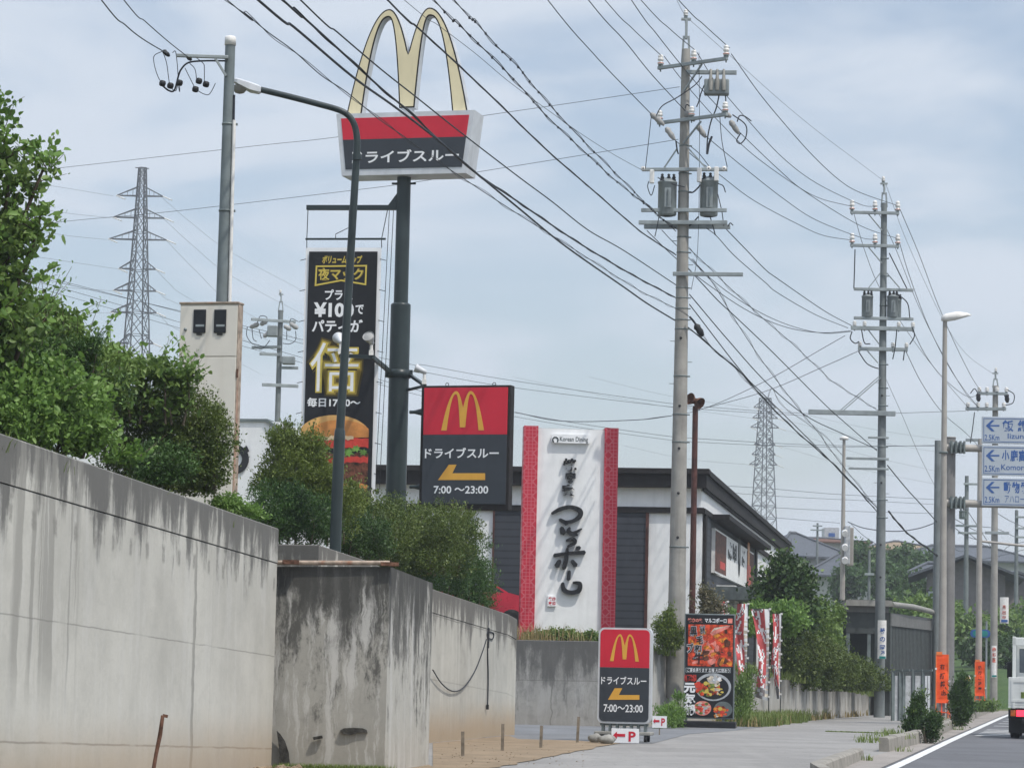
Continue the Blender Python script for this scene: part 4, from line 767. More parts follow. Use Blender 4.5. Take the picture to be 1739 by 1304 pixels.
# ---------------------------------------------------------------- utility poles
def catmull(pts, k=6):
    o = []
    for i in range(len(pts) - 1):
        p0, p1, p2, p3 = pts[max(i - 1, 0)], pts[i], pts[i + 1], pts[min(i + 2, len(pts) - 1)]
        if i == 0: p0 = p1 * 2 - p2
        if i == len(pts) - 2: p3 = p2 * 2 - p1
        for j in range(k):
            t = j / k; o.append(0.5 * ((2 * p1) + (p2 - p0) * t + (2 * p0 - 5 * p1 + 4 * p2 - p3) * t * t + (3 * p1 - p0 - 3 * p2 + p3) * t ** 3))
    o.append(pts[-1].copy()); return o
class Pole:
    def __init__(s, px, py, Y, zb, ytop, r0, r1, label, mt, group='concrete utility poles', name='utility_pole'):
        s.Y = Y; s.p = P(px, py, Y); s.x = s.p.x; s.px = px; s.base = V((s.x, Y, zb)); s.root = thing(name, label, 'pole', s.base, 0, group)
        s.zt = P(px, ytop, Y).z; s.r0, s.r1, s.zb = r0, r1, zb; mb = MB(s.base); mb.cyl((s.x, Y, zb - .3), (s.x, Y, s.zt), r0, r1, 20); s.shaft = mb.build('shaft', mt, s.root)
    def z(s, py): 
        d0 = P(s.px, py, s.Y); return d0.z
    def r(s, z): return s.r0 + (s.r1 - s.r0) * (z - s.zb) / (s.zt - s.zb)
    def fr(s, py, th):
        f = Fr(s.px, py, s.Y, th); f.o = V((s.x, s.Y, s.z(py))); return f
    def arm(s, py, pxl, pxr, th=0, w=0.085, name='crossarm', mt='galv', off=None, double=False):
        f = s.fr(py, th); a, b = f.L(pxl, py)[0], f.L(pxr, py)[0]; off = -(s.r(f.o.z) + w / 2) if off is None else off
        lb = LB(f, s.base); lb.bev(a, b, off - w / 2, off + w / 2, -w / 2, w / 2, .008); o = lb.build(name, M[mt], s.root)
        if double: lb = LB(f, s.base); lb.bev(a + .1, b + .05, -off - w / 2, -off + w / 2, -w / 2 - .05, w / 2 - .05, .008); lb.build(name, M[mt], s.root)
        return f, off
    def brace(s, p0, p1, f, off, w=0.05):
        a, b = f.L(*p0), f.L(*p1); lb = LB(f, s.base); lb.bar((a[0], off, a[1]), (b[0], off * .8, b[1]), w, .03); lb.build('brace', M['galv'], s.root)
    def pin(s, f, off, px, py, h=0.26, r=0.075, red=True):
        x = f.L(px, py)[0]; lb = LB(f, s.base); b = (x, off, 0.04)
        lb.m(M['galv_d']); lb.cyl((x, off, -.1), (x, off, .1), .02, .02, 8); lb.box((x, off, .06), (.09, .09, .05)); lb.m(M['porc'])
        lb.lathe((x, off, .08), [(0, .03), (0.01, r), (h * .2, r * 1.05), (h * .25, r * .7), (h * .36, r * .75), (h * .42, r), (h * .62, r), (h * .68, r * .7), (h * .75, r * .9), (h * .93, r * .8), (h, r * .3)], 14)
        if red: lb.m(M['porcred']); lb.lathe((x, off, .08), [(h * .10, r * 1.0), (h * .11, r * 1.08), (h * .17, r * 1.09), (h * .18, r)], 14)
        lb.build('insulator', None, s.root)
    def band(s, py, w=0.03):
        z = s.z(py); mb = MB(s.base); mb.lathe((s.x, s.Y, z), [(0, s.r(z)), (0, s.r(z) + .008), (w, s.r(z) + .008), (w, s.r(z))], 20); mb.box((s.x + s.r(z) + .03, s.Y, z + w / 2), (.07, .04, w)); mb.build('band', M['galv_d'], s.root)
    def step(s, py, sg):
        z = s.z(py); mb = MB(s.base); x = s.x + sg * s.r(z) * .9; mb.cyl((x, s.Y - .03, z), (x + sg * .13, s.Y - .05, z), .009, .009, 6); mb.build('step_bolt', M['galv_d'], s.root)
    def hole(s, py):
        z = s.z(py); mb = MB(s.base); mb.lathe((s.x - .02, s.Y - s.r(z) - .004, z), [(0, .035), (.01, .03), (.012, 0)], 10, (0, -1, 0)); mb.build('bolt_hole', M['black'], s.root)
    def peak(s, ytip, ybase):
        z0, z1 = s.z(ybase), s.z(ytip); mb = MB(s.base); r = s.r1 * .95
        for sx in (-1, 1): mb.bar((s.x + sx * r, s.Y, z0), (s.x + sx * .06, s.Y, z0 + (z1 - z0) * .62), .06, .05)
        mb.bar((s.x, s.Y, z0 + (z1 - z0) * .55), (s.x, s.Y, z1), .13, .06); mb.box((s.x - .01, s.Y, z1), (.24, .12, .05)); mb.build('peak_bracket', M['galv'], s.root)
        f = s.fr(ytip, 0); s.pin(f, 0, s.px + 2 + (s.Y < 90) * 6, ytip, .17, .06, False)
    def trafo(s, pxl, pxr, yt, yb, off=0.0):
        f = s.fr(yt, 0); a, zt_ = f.L(pxl, yt); b = f.L(pxr, yt)[0]; zb_ = f.L((pxl + pxr) / 2, yb)[1]; c, r = (a + b) / 2, (b - a) / 2; h = zt_ - zb_
        lb = LB(f, s.base); lb.lathe((c, off, zb_), [(0, r * .55), (.02, r * .92), (.05, r), (h * .84, r), (h * .85, r * 1.06), (h * .89, r * 1.06), (h * .9, r * .98), (h * .97, r * .6), (h, r * .2)], 24)
        lb.bb(c - r * .35, c + r * .35, off - r * 1.12, off - r * .8, zb_ + h * .2, zb_ + h * .7); t = lb.build('transformer', M['trafo'], s.root)
        for sx in (-.6, .1, .65):
            lb = LB(f, s.base); lb.lathe((c + sx * r, off - r * .5, zb_ + h * .9), [(0, .05), (.02, .06), (.06, .035), (.08, .055), (.12, .03), (.16, .04), (.18, .01)], 10); o = lb.build('bushing', M['black'], t)
        lb = LB(f, s.base); lb.bar((c, off - r * 1.12, zb_ + h * .25), (c, off - r * 1.12, zb_ + h * .66), r * .3, .02); lb.build('cooling_rib', M['galv_d'], t); return c, zb_, f
    def loop(s, pts, r=0.012, mt='cable', yoff=-.25):
        q = [P(x, y, s.Y + yoff + .03 * math.sin(i)) for i, (x, y) in enumerate(pts)]; mb = MB(s.base); mb.tube(catmull(q, 5), r, 5); mb.build('jumper_cable', M[mt], s.root)
    def stick(s, name, p0, p1, r0, r1, mt, yoff=-.2, n=12):
        mb = MB(s.base); a, b = P(*p0, s.Y + yoff), P(*p1, s.Y + yoff); k = 5; mb.tube([a.lerp(b, i / k) for i in range(k + 1)], [r0 * .5] + [(r0 + (r1 - r0) * i / k) * (1.12 if i % 2 else .92) for i in range(1, k)] + [r1 * .5], n); mb.build(name, M[mt], s.root)
p1 = Pole(1156.5, 600, 73, 1.0, 84, 0.235, 0.105, 'nearer tall concrete utility pole with two grey transformers, beside the restaurant sign tower', M['polec'])
p1.peak(33, 108)
f, o = p1.arm(112, 1124, 1241, -40)
for x in (1128, 1184, 1239): p1.pin(f, o, x, 112)
p1.brace((1198, 111), (1166, 157), f, o)
f2, o2 = p1.arm(125, 1166, 1251, -4, .10)
a = f2.L(1196, 138); b = f2.L(1238, 164); lb = LB(f2, p1.base); lb.bev(a[0], b[0], o2 - .16, o2 + .16, b[1], a[1], .03); sw = lb.build('switch_box', M['trafo'], p1.root)
for px in (1207, 1218, 1229): x = f2.L(px, 140)[0]; lb = LB(f2, p1.base); lb.tube([(x, o2 - .19, a[1] - .3), (x, o2 - .2, a[1] - .1), (x, o2 - .12, a[1] + .12), (x, o2 - .05, a[1] + .25)], [.05, .055, .035, .03], 8); lb.build('cable_bushing', M['greycov'], sw)
f3, o3 = p1.arm(206, 1124, 1241, -40)
for x in (1127, 1181, 1238): p1.pin(f3, o3, x, 206, .24)
p1.brace((1197, 208), (1166, 245), f3, o3)
for q in (((1105, 193), (1128, 213)), ((1131, 217), (1146, 238)), ((1163, 189), (1180, 206)), ((1184, 213), (1199, 234)), ((1226, 190), (1242, 199)), ((1240, 205), (1255, 228))): p1.stick('strain_cover', *q, .075, .06, 'galvlt', -.1)
f4, o4 = p1.arm(290, 1092, 1236, -8); p1.brace((1150, 256), (1128, 288), f4, o4); p1.brace((1168, 252), (1200, 288), f4, o4)
p1.trafo(1118, 1149.5, 302, 368, -.02); p1.trafo(1189, 1219.5, 300, 369, -.05)
for x0, y0, y1 in ((1109, 292, 315), (1189, 289, 313), (1218, 287, 311)):
    a = f4.L(x0 - 4, y1); b = f4.L(x0 + 4, y0); lb = LB(f4, p1.base); lb.bev(a[0], b[0], o4 - .17, o4 - .06, a[1], b[1], .02); lb.build('fuse_cutout', M['porc'], p1.root)
for x in (1094, 1205, 1231): a = f4.L(x, 287); lb = LB(f4, p1.base); lb.lathe((a[0], o4 - .12, a[1] - .04), [(0, .02), (0, .06), (.05, .045), (.1, .06), (.12, .02)], 12, (0, 1, 0)); lb.build('spool_insulator', M['porc'], p1.root)
p1.arm(359, 1090, 1235, -8, .09); f6, o6 = p1.arm(380, 1086, 1236, -8, .10, double=True); p1.arm(467, 1143, 1262, -5, .095)
for y in (249, 296, 327, 357, 404, 430, 560, 640, 705, 752, 930): p1.band(y)
for y in (490, 507, 525, 544): p1.band(y, .025)
for k, y in enumerate((580, 615, 652, 690, 410, 450)): p1.step(y, 1 if k % 2 else -1)
for y in (575, 690, 762, 838, 913): p1.hole(y)
for pts, r in (((( 1114, 197), (1125, 180), (1150, 166), (1180, 145), (1192, 130)), .014), (((1164, 184), (1166, 178), (1171, 181), (1172, 188)), .016), (((1196, 145), (1190, 160), (1187, 172), (1183, 182)), .016), (((1221, 163), (1216, 185), (1208, 205), (1202, 232), (1200, 262)), .018), (((1232, 163), (1233, 175), (1235, 182)), .016), (((1252, 207), (1256, 197), (1265, 198), (1276, 206)), .016), (((1258, 226), (1251, 239), (1258, 244), (1267, 232), (1266, 212), (1244, 195)), .016), (((1201, 262), (1204, 245), (1209, 232)), .03), (((1106, 198), (1102, 235), (1096, 287)), .010), (((1222, 192), (1226, 240), (1235, 284)), .010), (((1112, 315), (1106, 332), (1100, 318), (1102, 308)), .012), (((1190, 314), (1178, 326), (1170, 327)), .02), (((1219, 312), (1228, 316), (1232, 327)), .014), (((1219, 330), (1226, 360), (1229, 384)), .012), (((1117, 302), (1140, 312), (1163, 318)), .014), (((1148, 240), (1150, 255), (1152, 262)), .02), (((1186, 368), (1176, 379), (1170, 384)), .02), (((1206, 369), (1209, 378), (1215, 400)), .014), (((1119, 368), (1116, 385), (1112, 402)), .012), (((1187, 90), (1188, 240), (1185, 420), (1174, 492)), .007), (((1236, 385), (1240, 379), (1245, 383)), .014), (((1172, 248), (1188, 262), (1206, 285)), .01)): p1.loop(pts, r)
p1.loop([(1171, 538), (1178, 546), (1182, 552)], .03); p1.stick('splice_closure', (1181, 551), (1194, 571), .085, .075, 'black', -.2)
# second pole
p2 = Pole(1498, 700, 99, 0.0, 345, 0.19, 0.10, 'second tall green grey utility pole with small transformers, behind the round roofed shelter', M['poled'])
p2.peak(312, 352)
for y in (363, 419):
    f, o = p2.arm(y, 1443, 1526, 0, .10)
    for x in (1446, 1485, 1523.5): p2.pin(f, o, x, y, .34, .085)
    p2.brace((1474, y + 2), (1497, y + 29), f, o, .06)
f, o = p2.arm(493, 1449, 1550, 0, .10); p2.brace((1494, 465), (1474, 490), f, o); p2.brace((1505, 465), (1527, 490), f, o)
p2.trafo(1463, 1482, 499, 540, -.1); p2.trafo(1506, 1525, 499, 541, -.1); p2.trafo(1520, 1533, 503, 538, .35)
p2.arm(542, 1449, 1550, 0, .10); f5, o5 = p2.arm(559, 1444, 1551, 0, .13); f, o = p2.arm(594, 1456, 1540, 0, .12); p2.brace((1473, 561), (1492, 585), f5, o5); p2.brace((1472, 597), (1490, 617), f, o)
for x in (1450, 1467, 1525, 1549): p2.pin(f5, o5, x, 559, .16, .07, False)
for x in (1459, 1515, 1538): p2.pin(f, o, x, 594, .16, .07, False)
f, o = p2.arm(703, 1372, 1519, 0, .16); p2.brace((1421, 702), (1492, 640), f, o, .10); p2.brace((1424, 704), (1495, 642), f, o, .10)
p2.arm(744, 1473, 1508, 0, .07); p2.arm(780, 1436, 1508, 0, .08); p2.arm(797, 1440, 1508, 0, .07)
for y in (440, 470, 520, 620, 660, 690, 760, 850, 880): p2.band(y, .04)
for k, y in enumerate((650, 672, 820, 838)): p2.step(y, 1 if k % 2 else -1)
for y in (672, 820, 925, 980): p2.hole(y)
for pts in ((1447, 563), (1444, 575), (1452, 583), (1459, 580)), ((1463, 560), (1468, 582), (1478, 584)), ((1549, 556), (1553, 570), (1545, 585)), ((1523, 560), (1520, 590), (1516, 610)), ((1536, 595), (1534, 612)), ((1458, 597), (1470, 615), (1480, 622), (1492, 626)), ((1452, 424), (1451, 460), (1450, 490)), ((1510, 430), (1530, 470), (1540, 490)), ((1525, 500), (1541, 515), (1545, 540)): p2.loop(list(pts), .02, yoff=-.35)
# third pole, half hidden by the direction board
p3 = Pole(1689, 900, 126, 0.0, 655, 0.17, 0.12, 'third utility pole, rising behind the blue and white direction board', M['polec'])
p3.peak(634, 658); f, o = p3.arm(669, 1661, 1711, -8, .12)
for x in (1663, 1676, 1693, 1709): p3.pin(f, o, x, 669, .2, .09, False)
f, o = p3.arm(695, 1640, 1709, -12, .13)
for x in (1644, 1661, 1676, 1705): p3.pin(f, o, x, 695, .2, .09, False)
for q in (((1661, 668), (1662, 682)), ((1709, 668), (1711, 684))): p3.stick('strain_cover', *q, .10, .09, 'black', -.2)
for pts in ((1661, 668), (1655, 660), (1648, 668)), ((1711, 662), (1722, 670), (1720, 684), (1708, 688)), ((1648, 752), (1652, 725), (1655, 700)): p3.loop(list(pts), .022, yoff=-.3)
p3.arm(748, 1640, 1700, -10, .12); p3.arm(905, 1672, 1712, 0, .12)
# pole on the left beyond the white building
p4 = Pole(474, 620, 150, 2.0, 527, 0.16, 0.13, 'utility pole crowded with grey switchgear behind the cream meter cabinet', M['poled'])
p4.peak(500, 530)
p4.arm(546, 425, 500, 20, .14); p4.arm(590, 431, 480, -20, .14); p4.arm(625, 478, 507, 0, .14); p4.arm(655, 444, 505, 15, .16); p4.arm(603, 440, 476, 12, .14)
for q in (((424, 556), (440, 550)), ((442, 552), (454, 544)), ((482, 553), (494, 560)), ((492, 549), (506, 558)), ((447, 572), (460, 564))): p4.stick('strain_cover', *q, .10, .14, 'galvlt', -.4)
for x0, x1, y0, y1, n_ in ((455, 473, 555, 573, 'switch_box'), (480, 502, 607, 620, 'switch_box')):
    f = p4.fr(600, 0); a = f.L(x0, y1); b = f.L(x1, y0); lb = LB(f, p4.base); lb.bev(a[0], b[0], -.6, -.1, a[1], b[1], .05); lb.build(n_, M['trafo'], p4.root)
for pts in ((420, 555), (419, 570), (428, 583), (440, 586)), ((428, 558), (430, 575), (436, 580)), ((437, 548), (442, 537), (452, 538), (454, 544)), ((440, 560), (444, 575)), ((492, 548), (495, 541), (506, 546)), ((502, 562), (502, 577), (492, 584), (480, 583)), ((487, 562), (487, 577)), ((432, 588), (443, 593), (452, 586), (458, 578)): p4.loop(list(pts), .022, 'cable2', yoff=-.5)
# thinner poles further down the road
for px, Y, yt, yb, r, lb_, mt, arms in ((1591, 112, 748, 1185, .16, 'plain grey pole directly behind the tall beige lamp post', 'poled', ()), (1641, 170, 808, 1060, .15, 'distant utility pole with many short arms, beyond the mauve house', 'poled', ((822, 1636, 1660), (850, 1625, 1655), (893, 1622, 1662), (905, 1626, 1658))), (1726, 185, 866, 1050, .14, 'thin distant pole before the red roofed house', 'poled', ((878, 1724, 1745), (897, 1724, 1745), (912, 1724, 1745))), (1476, 160, 934, 1030, .09, 'thin bare pole on the slope behind the second utility pole', 'poled', ((975, 1468, 1484),)), (1388, 260, 888, 960, .12, 'small far pole above the tiled roofs', 'poled', ((900, 1376, 1400), (893, 1380, 1396)))):
    q = Pole(px, (yt + yb) / 2, Y, P(px, yb, Y).z, yt, r, r * .75, lb_, M[mt])
    for y, xa, xb in arms: q.arm(y, xa, xb, 0, .12)
    if px == 1641:
        q.trafo(1627, 1640, 866, 882, -.4)
# ---------------------------------------------------------------- service pole with the meter cabinet
sp = Pole(384, 300, 42, 3.0, 75, 0.105, 0.073, 'slim steel service pole with a white cap rising from the cream meter cabinet', M['spole'], None)
mb = MB(sp.base); mb.lathe((sp.x, 42, sp.zt - .02), [(0, .073), (0, .083), (.11, .083), (.13, .07), (.135, 0)], 20); mb.build('cap', M['porc'], sp.root)
f, o = sp.arm(100, 300, 388, 4, .05, name='bracket_arm'); sp.brace((366, 102), (384, 131), f, o, .04)
for y in (213, 360): sp.band(y, .03)
mb = MB(sp.base); z0, z1 = sp.z(515), sp.z(205); mb.cyl((sp.x + .112, 41.96, z0), (sp.x + .095, 41.96, z1), .026, .026, 8); mb.build('conduit', M['porc'], sp.root)
mb = MB(sp.base); mb.cyl((sp.x + .085, 41.97, z1), (sp.x + .08, 41.97, sp.z(162)), .018, .018, 8); mb.build('cable_sleeve', M['cable'], sp.root)
for pts in ((277, 87), (262, 95), (262, 110), (268, 130), (275, 142)), ((277, 89), (283, 108), (286, 130), (288, 145)), ((293, 90), (298, 88), (301, 110), (303, 140)), ((314, 116), (322, 132), (330, 148)), ((322, 108), (331, 118), (334, 137)), ((330, 96), (345, 108), (347, 118), (347, 140)), ((276, 146), (286, 154), (296, 154), (303, 130), (308, 118), (320, 107), (345, 104), (383, 104)), ((332, 152), (346, 160), (356, 160), (366, 142)), ((288, 148), (298, 155), (302, 145), (305, 156), (305, 142)): sp.loop(list(pts), .006 if len(pts) < 8 else .014, 'cable', yoff=-.08)
for x, y in ((275, 142), (288.5, 146), (304, 141), (331, 152), (337, 138), (349, 143.5)): mb = MB(sp.base); c = P(x, y, 41.9); mb.lathe(c - V((0, 0, .045)), [(0, .02), (.01, .042), (.045, .05), (.08, .042), (.09, .02)], 14, (.2, -.2, 1)); mb.build('wire_clamp', M['black'], sp.root)
for q in (((277, 86), (288, 96)), ((316, 93), (325, 103))): sp.stick('anchor_clamp', *q, .035, .03, 'black', -.06)
bxf = Fr(360, 800, 41.5, -14, z=2.9); cb = thing('meter_cabinet', 'tall cream metal meter cabinet with two dark meter windows and rusty edges', 'cabinet', bxf.o, bxf.th); S = bxf.L
x0, zt_ = S(307, 517); x1 = S(405, 517)[0]; zs = S(350, 606)[1]; MB().bb(x0, x1, .0, .2, 0, zt_).build('body', M['box'], cb)
MB().bev(x0 + .006, x1 - .006, -.022, -.001, zs + .006, zt_ - .03, .006).build('upper_door', M['box'], cb); MB().bev(x0 + .006, x1 - .006, -.022, -.001, .05, zs - .006, .006).build('lower_door', M['box'], cb)
MB().bev(x0 - .015, x1 + .015, -.03, .21, zt_, zt_ + .03, .008).build('top_trim', M['rustw'], cb)
MB().bb(x1, x1 + .006, -.005, .19, 0, zt_ - .005).build('rusted_side', M['rustw'], cb)
for xa, xb in ((329, 351.5), (364, 386)):
    a = S(xa, 566); b = S(xb, 526); MB().bev(a[0], b[0], -.04, -.022, a[1], b[1], .008).build('meter_window', M['dkglass'], cb)
    MB().bb(a[0] + .04, b[0] - .02, -.044, -.040, a[1] + .09, a[1] + .12).build('meter_dial', M['galv'], cb)
    MB().bb((a[0] + b[0]) / 2 - .04, (a[0] + b[0]) / 2 + .04, -.04, -.022, a[1] - .03, a[1] - .005).build('window_catch', M['black'], cb)
a = S(316, 560); mb = MB(); mb.lathe((a[0], -.022, a[1]), [(0, .022), (.02, .022), (.025, .0)], 12, (0, -1, 0)); mb.build('lock', M['galv_d'], cb)
a = S(404, 634); MB().bb(a[0] - .012, a[0] + .006, -.03, 0, a[1] - .06, a[1] + .06).build('hinge', M['rust'], cb)
# ---------------------------------------------------------------- curved green street lamp
LY = 45.5; b0 = P(569, 940, LY); sl = thing('street_lamp', 'dark green street lamp whose curved arm bends left past the tall steel pole', 'street lamp', b0)
mb = MB(b0); mb.tube([b0 - V((0, 0, .3)), P(571, 880, LY), P(576.5, 745, LY)], [.092, .09, .088], 18); mb.tube([P(576.5, 745, LY), P(577.3, 732, LY), P(577.5, 725, LY)], [.088, .082, .06], 18); mb.build('lower_post', M['greenp'], sl)
mb = MB(b0); q = [P(577.5, 730, LY), P(588, 560, LY), P(598, 390, LY), P(605.5, 265, LY), P(606.3, 236, LY), P(602, 213, LY), P(592, 197, LY), P(575, 187, LY), P(540, 177, LY), P(490, 164, LY), P(436, 151, LY)]
mb.tube(catmull(q, 5), [.068 + (.048 - .068) * min(1, i / 30) for i in range(51)], 14); mb.build('bent_arm', M['greenp'], sl)
mb = MB(b0); mb.tube([P(606, 272, LY), P(605.6, 262, LY)], [.075, .072], 14); mb.build('joint_collar', M['greenp'], sl)
a, c = P(440, 152, LY), P(396, 140, LY); mb = MB(b0); ax = c - a; mb.add([a + ax * t + V((0, y_, z_)) for t, w_, zt1, zb1 in ((-.08, .05, .045, -.045), (.0, .085, .06, -.075), (.35, .12, .07, -.085), (.8, .15, .075, -.03), (1.05, .10, .05, .02)) for y_, z_ in ((-w_, zb1 * .7), (-w_, zt1 * .6), (-w_ * .5, zt1), (w_ * .5, zt1), (w_, zt1 * .6), (w_, zb1 * .7), (w_ * .5, zb1), (-w_ * .5, zb1))], [(i * 8 + j, i * 8 + (j + 1) % 8, (i + 1) * 8 + (j + 1) % 8, (i + 1) * 8 + j) for i in range(4) for j in range(8)] + [tuple(range(8))[::-1], tuple(range(32, 40))]); o = mb.build('lamp_head', M['silver'], sl)
mb = MB(b0); w = a.lerp(c, .74); mb.lathe(w + V((0, 0, -.03)), [(0, .12), (-.06, .11), (-.11, .07), (-.13, 0)], 16); mb.build('lamp_glass', M['greycov'], sl)
# ---------------------------------------------------------------- tall right lamp post, direction boards
def post(name, px0, py0, px1, py1, Y, r0, r1, label, cat, mt, grp=None, zb=None):
    a, b = P(px0, py0, Y), P(px1, py1, Y); a.x = b.x = (a.x + b.x) / 2
    if zb is not None: a.z = zb
    root = thing(name, label, cat, a, 0, grp); mb = MB(a); mb.tube([a - V((0, 0, .2)), b], [r0, r1], 18); mb.build('post', M[mt], root); return root, a, b
tl, a, b = post('street_lamp', 1601, 1205, 1603.5, 545, 83, .125, .062, 'tall beige lamp post with a flat white lamp head leaning right', 'street lamp', 'lamp_grey', zb=0)
h0, h1 = P(1599, 541, 83), P(1649, 536, 83); mb = MB(a); ax = (h1 - h0)
mb.add([h0 + ax * t + V((0, y_, z_)) for t, w_, zt1, zb1 in ((0, .10, .07, -.06), (.12, .14, .12, -.1), (.5, .18, .15, -.08), (.85, .13, .09, -.02), (1.0, .04, .03, .0)) for y_, z_ in ((-w_, zb1 * .6), (-w_, zt1 * .5), (-w_ * .5, zt1), (w_ * .5, zt1), (w_, zt1 * .5), (w_, zb1 * .6), (w_ * .5, zb1), (-w_ * .5, zb1))], [(i * 8 + j, i * 8 + (j + 1) % 8, (i + 1) * 8 + (j + 1) % 8, (i + 1) * 8 + j) for i in range(4) for j in range(8)] + [tuple(range(8))[::-1], tuple(range(32, 40))], True); mb.build('lamp_head', M['porc'], tl)
mb = MB(a); mb.lathe(P(1602, 770, 83), [(0, .1), (0.0, .13), (.06, .13), (.06, .1)], 16); mb.build('band', M['galv_d'], tl)
gp, a, b = post('direction_sign', 1609, 1205, 1611, 745, 84.5, .20, .19, 'blue lettered direction boards on two arms from a thick grey post', 'sign', 'post_grey', zb=0)
mb = MB(a); mb.lathe(b, [(0, .19), (0, .2), (.05, .2), (.05, 0)], 18); mb.build('post_cap', M['post_grey'], gp)
for y in (760, 854):
    q0, q1 = P(1600, y, 84.3), P(1780, y + 1, 84.3); q1.z = q0.z; mb = MB(a); mb.tube([q0, q1], .105, 12); ao = mb.build('arm', M['lamp_grey'], gp)
    c0 = P(1622, y, 84.3); mb = MB(a); mb.tube([c0 - V((.17, 0, 0)), c0 + V((.27, 0, 0))], .16, 14)
    for dx in (-.13, .0, .13, .24): mb.box(c0 + V((dx, -.15, 0)), (.05, .12, .36))
    mb.build('clamp', M['galv_d'], ao)
gf = Fr(1700, 858, 84.1, -3); S = gf.L
class GB(LB): pass
for y0, y1, jp, en, jx, ex in ((707, 753, '飯綱高原', 'Iizuna Kogen', 1702, 1711), (756, 807, '小鹿高原', 'Komorokogen', 1701, 1700), (811, 859, '動物愛護', 'アハロー・アニマル', 1704, 1706)):
    xa, zb_ = S(1667, y1); xb, zt_ = S(1832, y0); zt_ = S(1667, y0)[1]; lb = LB(gf, a); lb.bev(xa, xb, -.03, .03, zb_, zt_, .012); bd = lb.build('board', M['signgrey'], gp)
    lb = LB(gf, a); ff_ = .035; rr_ = rrect(xa + .05, xb - .05, zb_ + .05, zt_ - .05, .06); frame_poly(lb, [(x, z) for x, z in ((xa + .05, zb_ + .05), (xb - .05, zb_ + .05), (xb - .05, zt_ - .05), (xa + .05, zt_ - .05))], .014, -.036, -.032); lb.build('blue_border', M['blue'], bd)
    ym = y0 + (y1 - y0) * .345; lb = LB(gf, a)
    for pts in ([(1674, ym), (1684, ym - 9.5), (1689, ym - 9.5), (1681, ym - 1.2), (1697, ym - 1.2), (1697, ym + 1.2), (1681, ym + 1.2), (1689, ym + 9.5), (1684, ym + 9.5)],): lb.prism([S(*p) for p in pts], -.036, -.032)
    lb.build('arrow', M['blue'], bd)
    lb = LB(gf, a); put(lb, S, '2.5Km', 1672, y0 + (y1 - y0) * .68, 1697, y0 + (y1 - y0) * .88, -.034, .01); W_ = 26 * len(jp)
    x = jx
    for ch in jp: put(lb, S, ch, x, ym - 9.5, x + (19 if y0 < 750 else 13), ym + 10, -.034, .03); x += 26 if y0 < 750 else 14.5
    put(lb, S, en, ex, y0 + (y1 - y0) * .66, ex + 78, y0 + (y1 - y0) * .88, -.034, .008 if y0 < 810 else -.005); lb.build('lettering', M['blue'], bd)
# grey lamp post further along
ql, a, b = post('street_lamp', 1663, 1195, 1663, 745, 118, .14, .09, 'distant beige lamp post between the second banner and the third pole', 'street lamp', 'lamp_grey', zb=.0)
q0, q1 = P(1660, 918, 118), P(1760, 929, 118); mb = MB(a); mb.tube([q0, q1], .05, 8); mb.build('arm', M['lamp_grey'], ql)
# traffic signal seen from behind
ts, a, b = post('traffic_signal', 1430, 1010, 1434, 745, 118, .105, .06, 'beige traffic signal pole with three hooded lamps seen from the side', 'traffic signal', 'lamp_grey')
mb = MB(a); mb.lathe(b, [(-.05, .05), (-.04, .18), (.06, .18), (.1, .08), (.1, 0)], 16); mb.build('pole_top', M['porc'], ts)
hx = P(1436, 925, 117.8); mb = MB(a); mb.bev(hx.x - .05, hx.x + .16, 117.6, 117.95, P(1436, 958, 118).z, P(1436, 893, 118).z, .03); hd = mb.build('signal_head', M['bowl'], ts)
for y in (904, 928, 950): c = P(1435, y, 117.55); mb = MB(a); mb.tube([c, c + V((-.02, -.16, -.03)), c + V((-.03, -.32, -.07))], [.13, .13, .125], 14); mb.build('lamp_hood', M['porc'], hd)
mb = MB(a); c = P(1444, 940, 118.3); mb.bev(c.x - .1, c.x + .12, 118.2, 118.6, P(1444, 960, 118).z, P(1444, 895, 118).z, .03); mb.build('second_head', M['lamp_grey'], ts)
# red oxide floodlight pole beside the restaurant
rp_, a, b = post('floodlight_pole', 1175, 1060, 1181, 690, 78, .085, .075, 'thin red brown pole with rusty floodlights beside the nearer utility pole', 'pole', 'redbrown')
for (x, y), d_ in (((1176, 680), (-.5, -.4, .25)), ((1184, 682), (.5, -.5, -.4))): c = P(x, y, 77.9); d_ = V(d_).normalized(); mb = MB(a); mb.lathe(c - d_ * .12, [(0, .05), (.08, .08), (.18, .15), (.24, .17)], 14, d_); mb.bar(c - d_ * .1, b, .05); mb.build('floodlight', M['rust'], rp_)
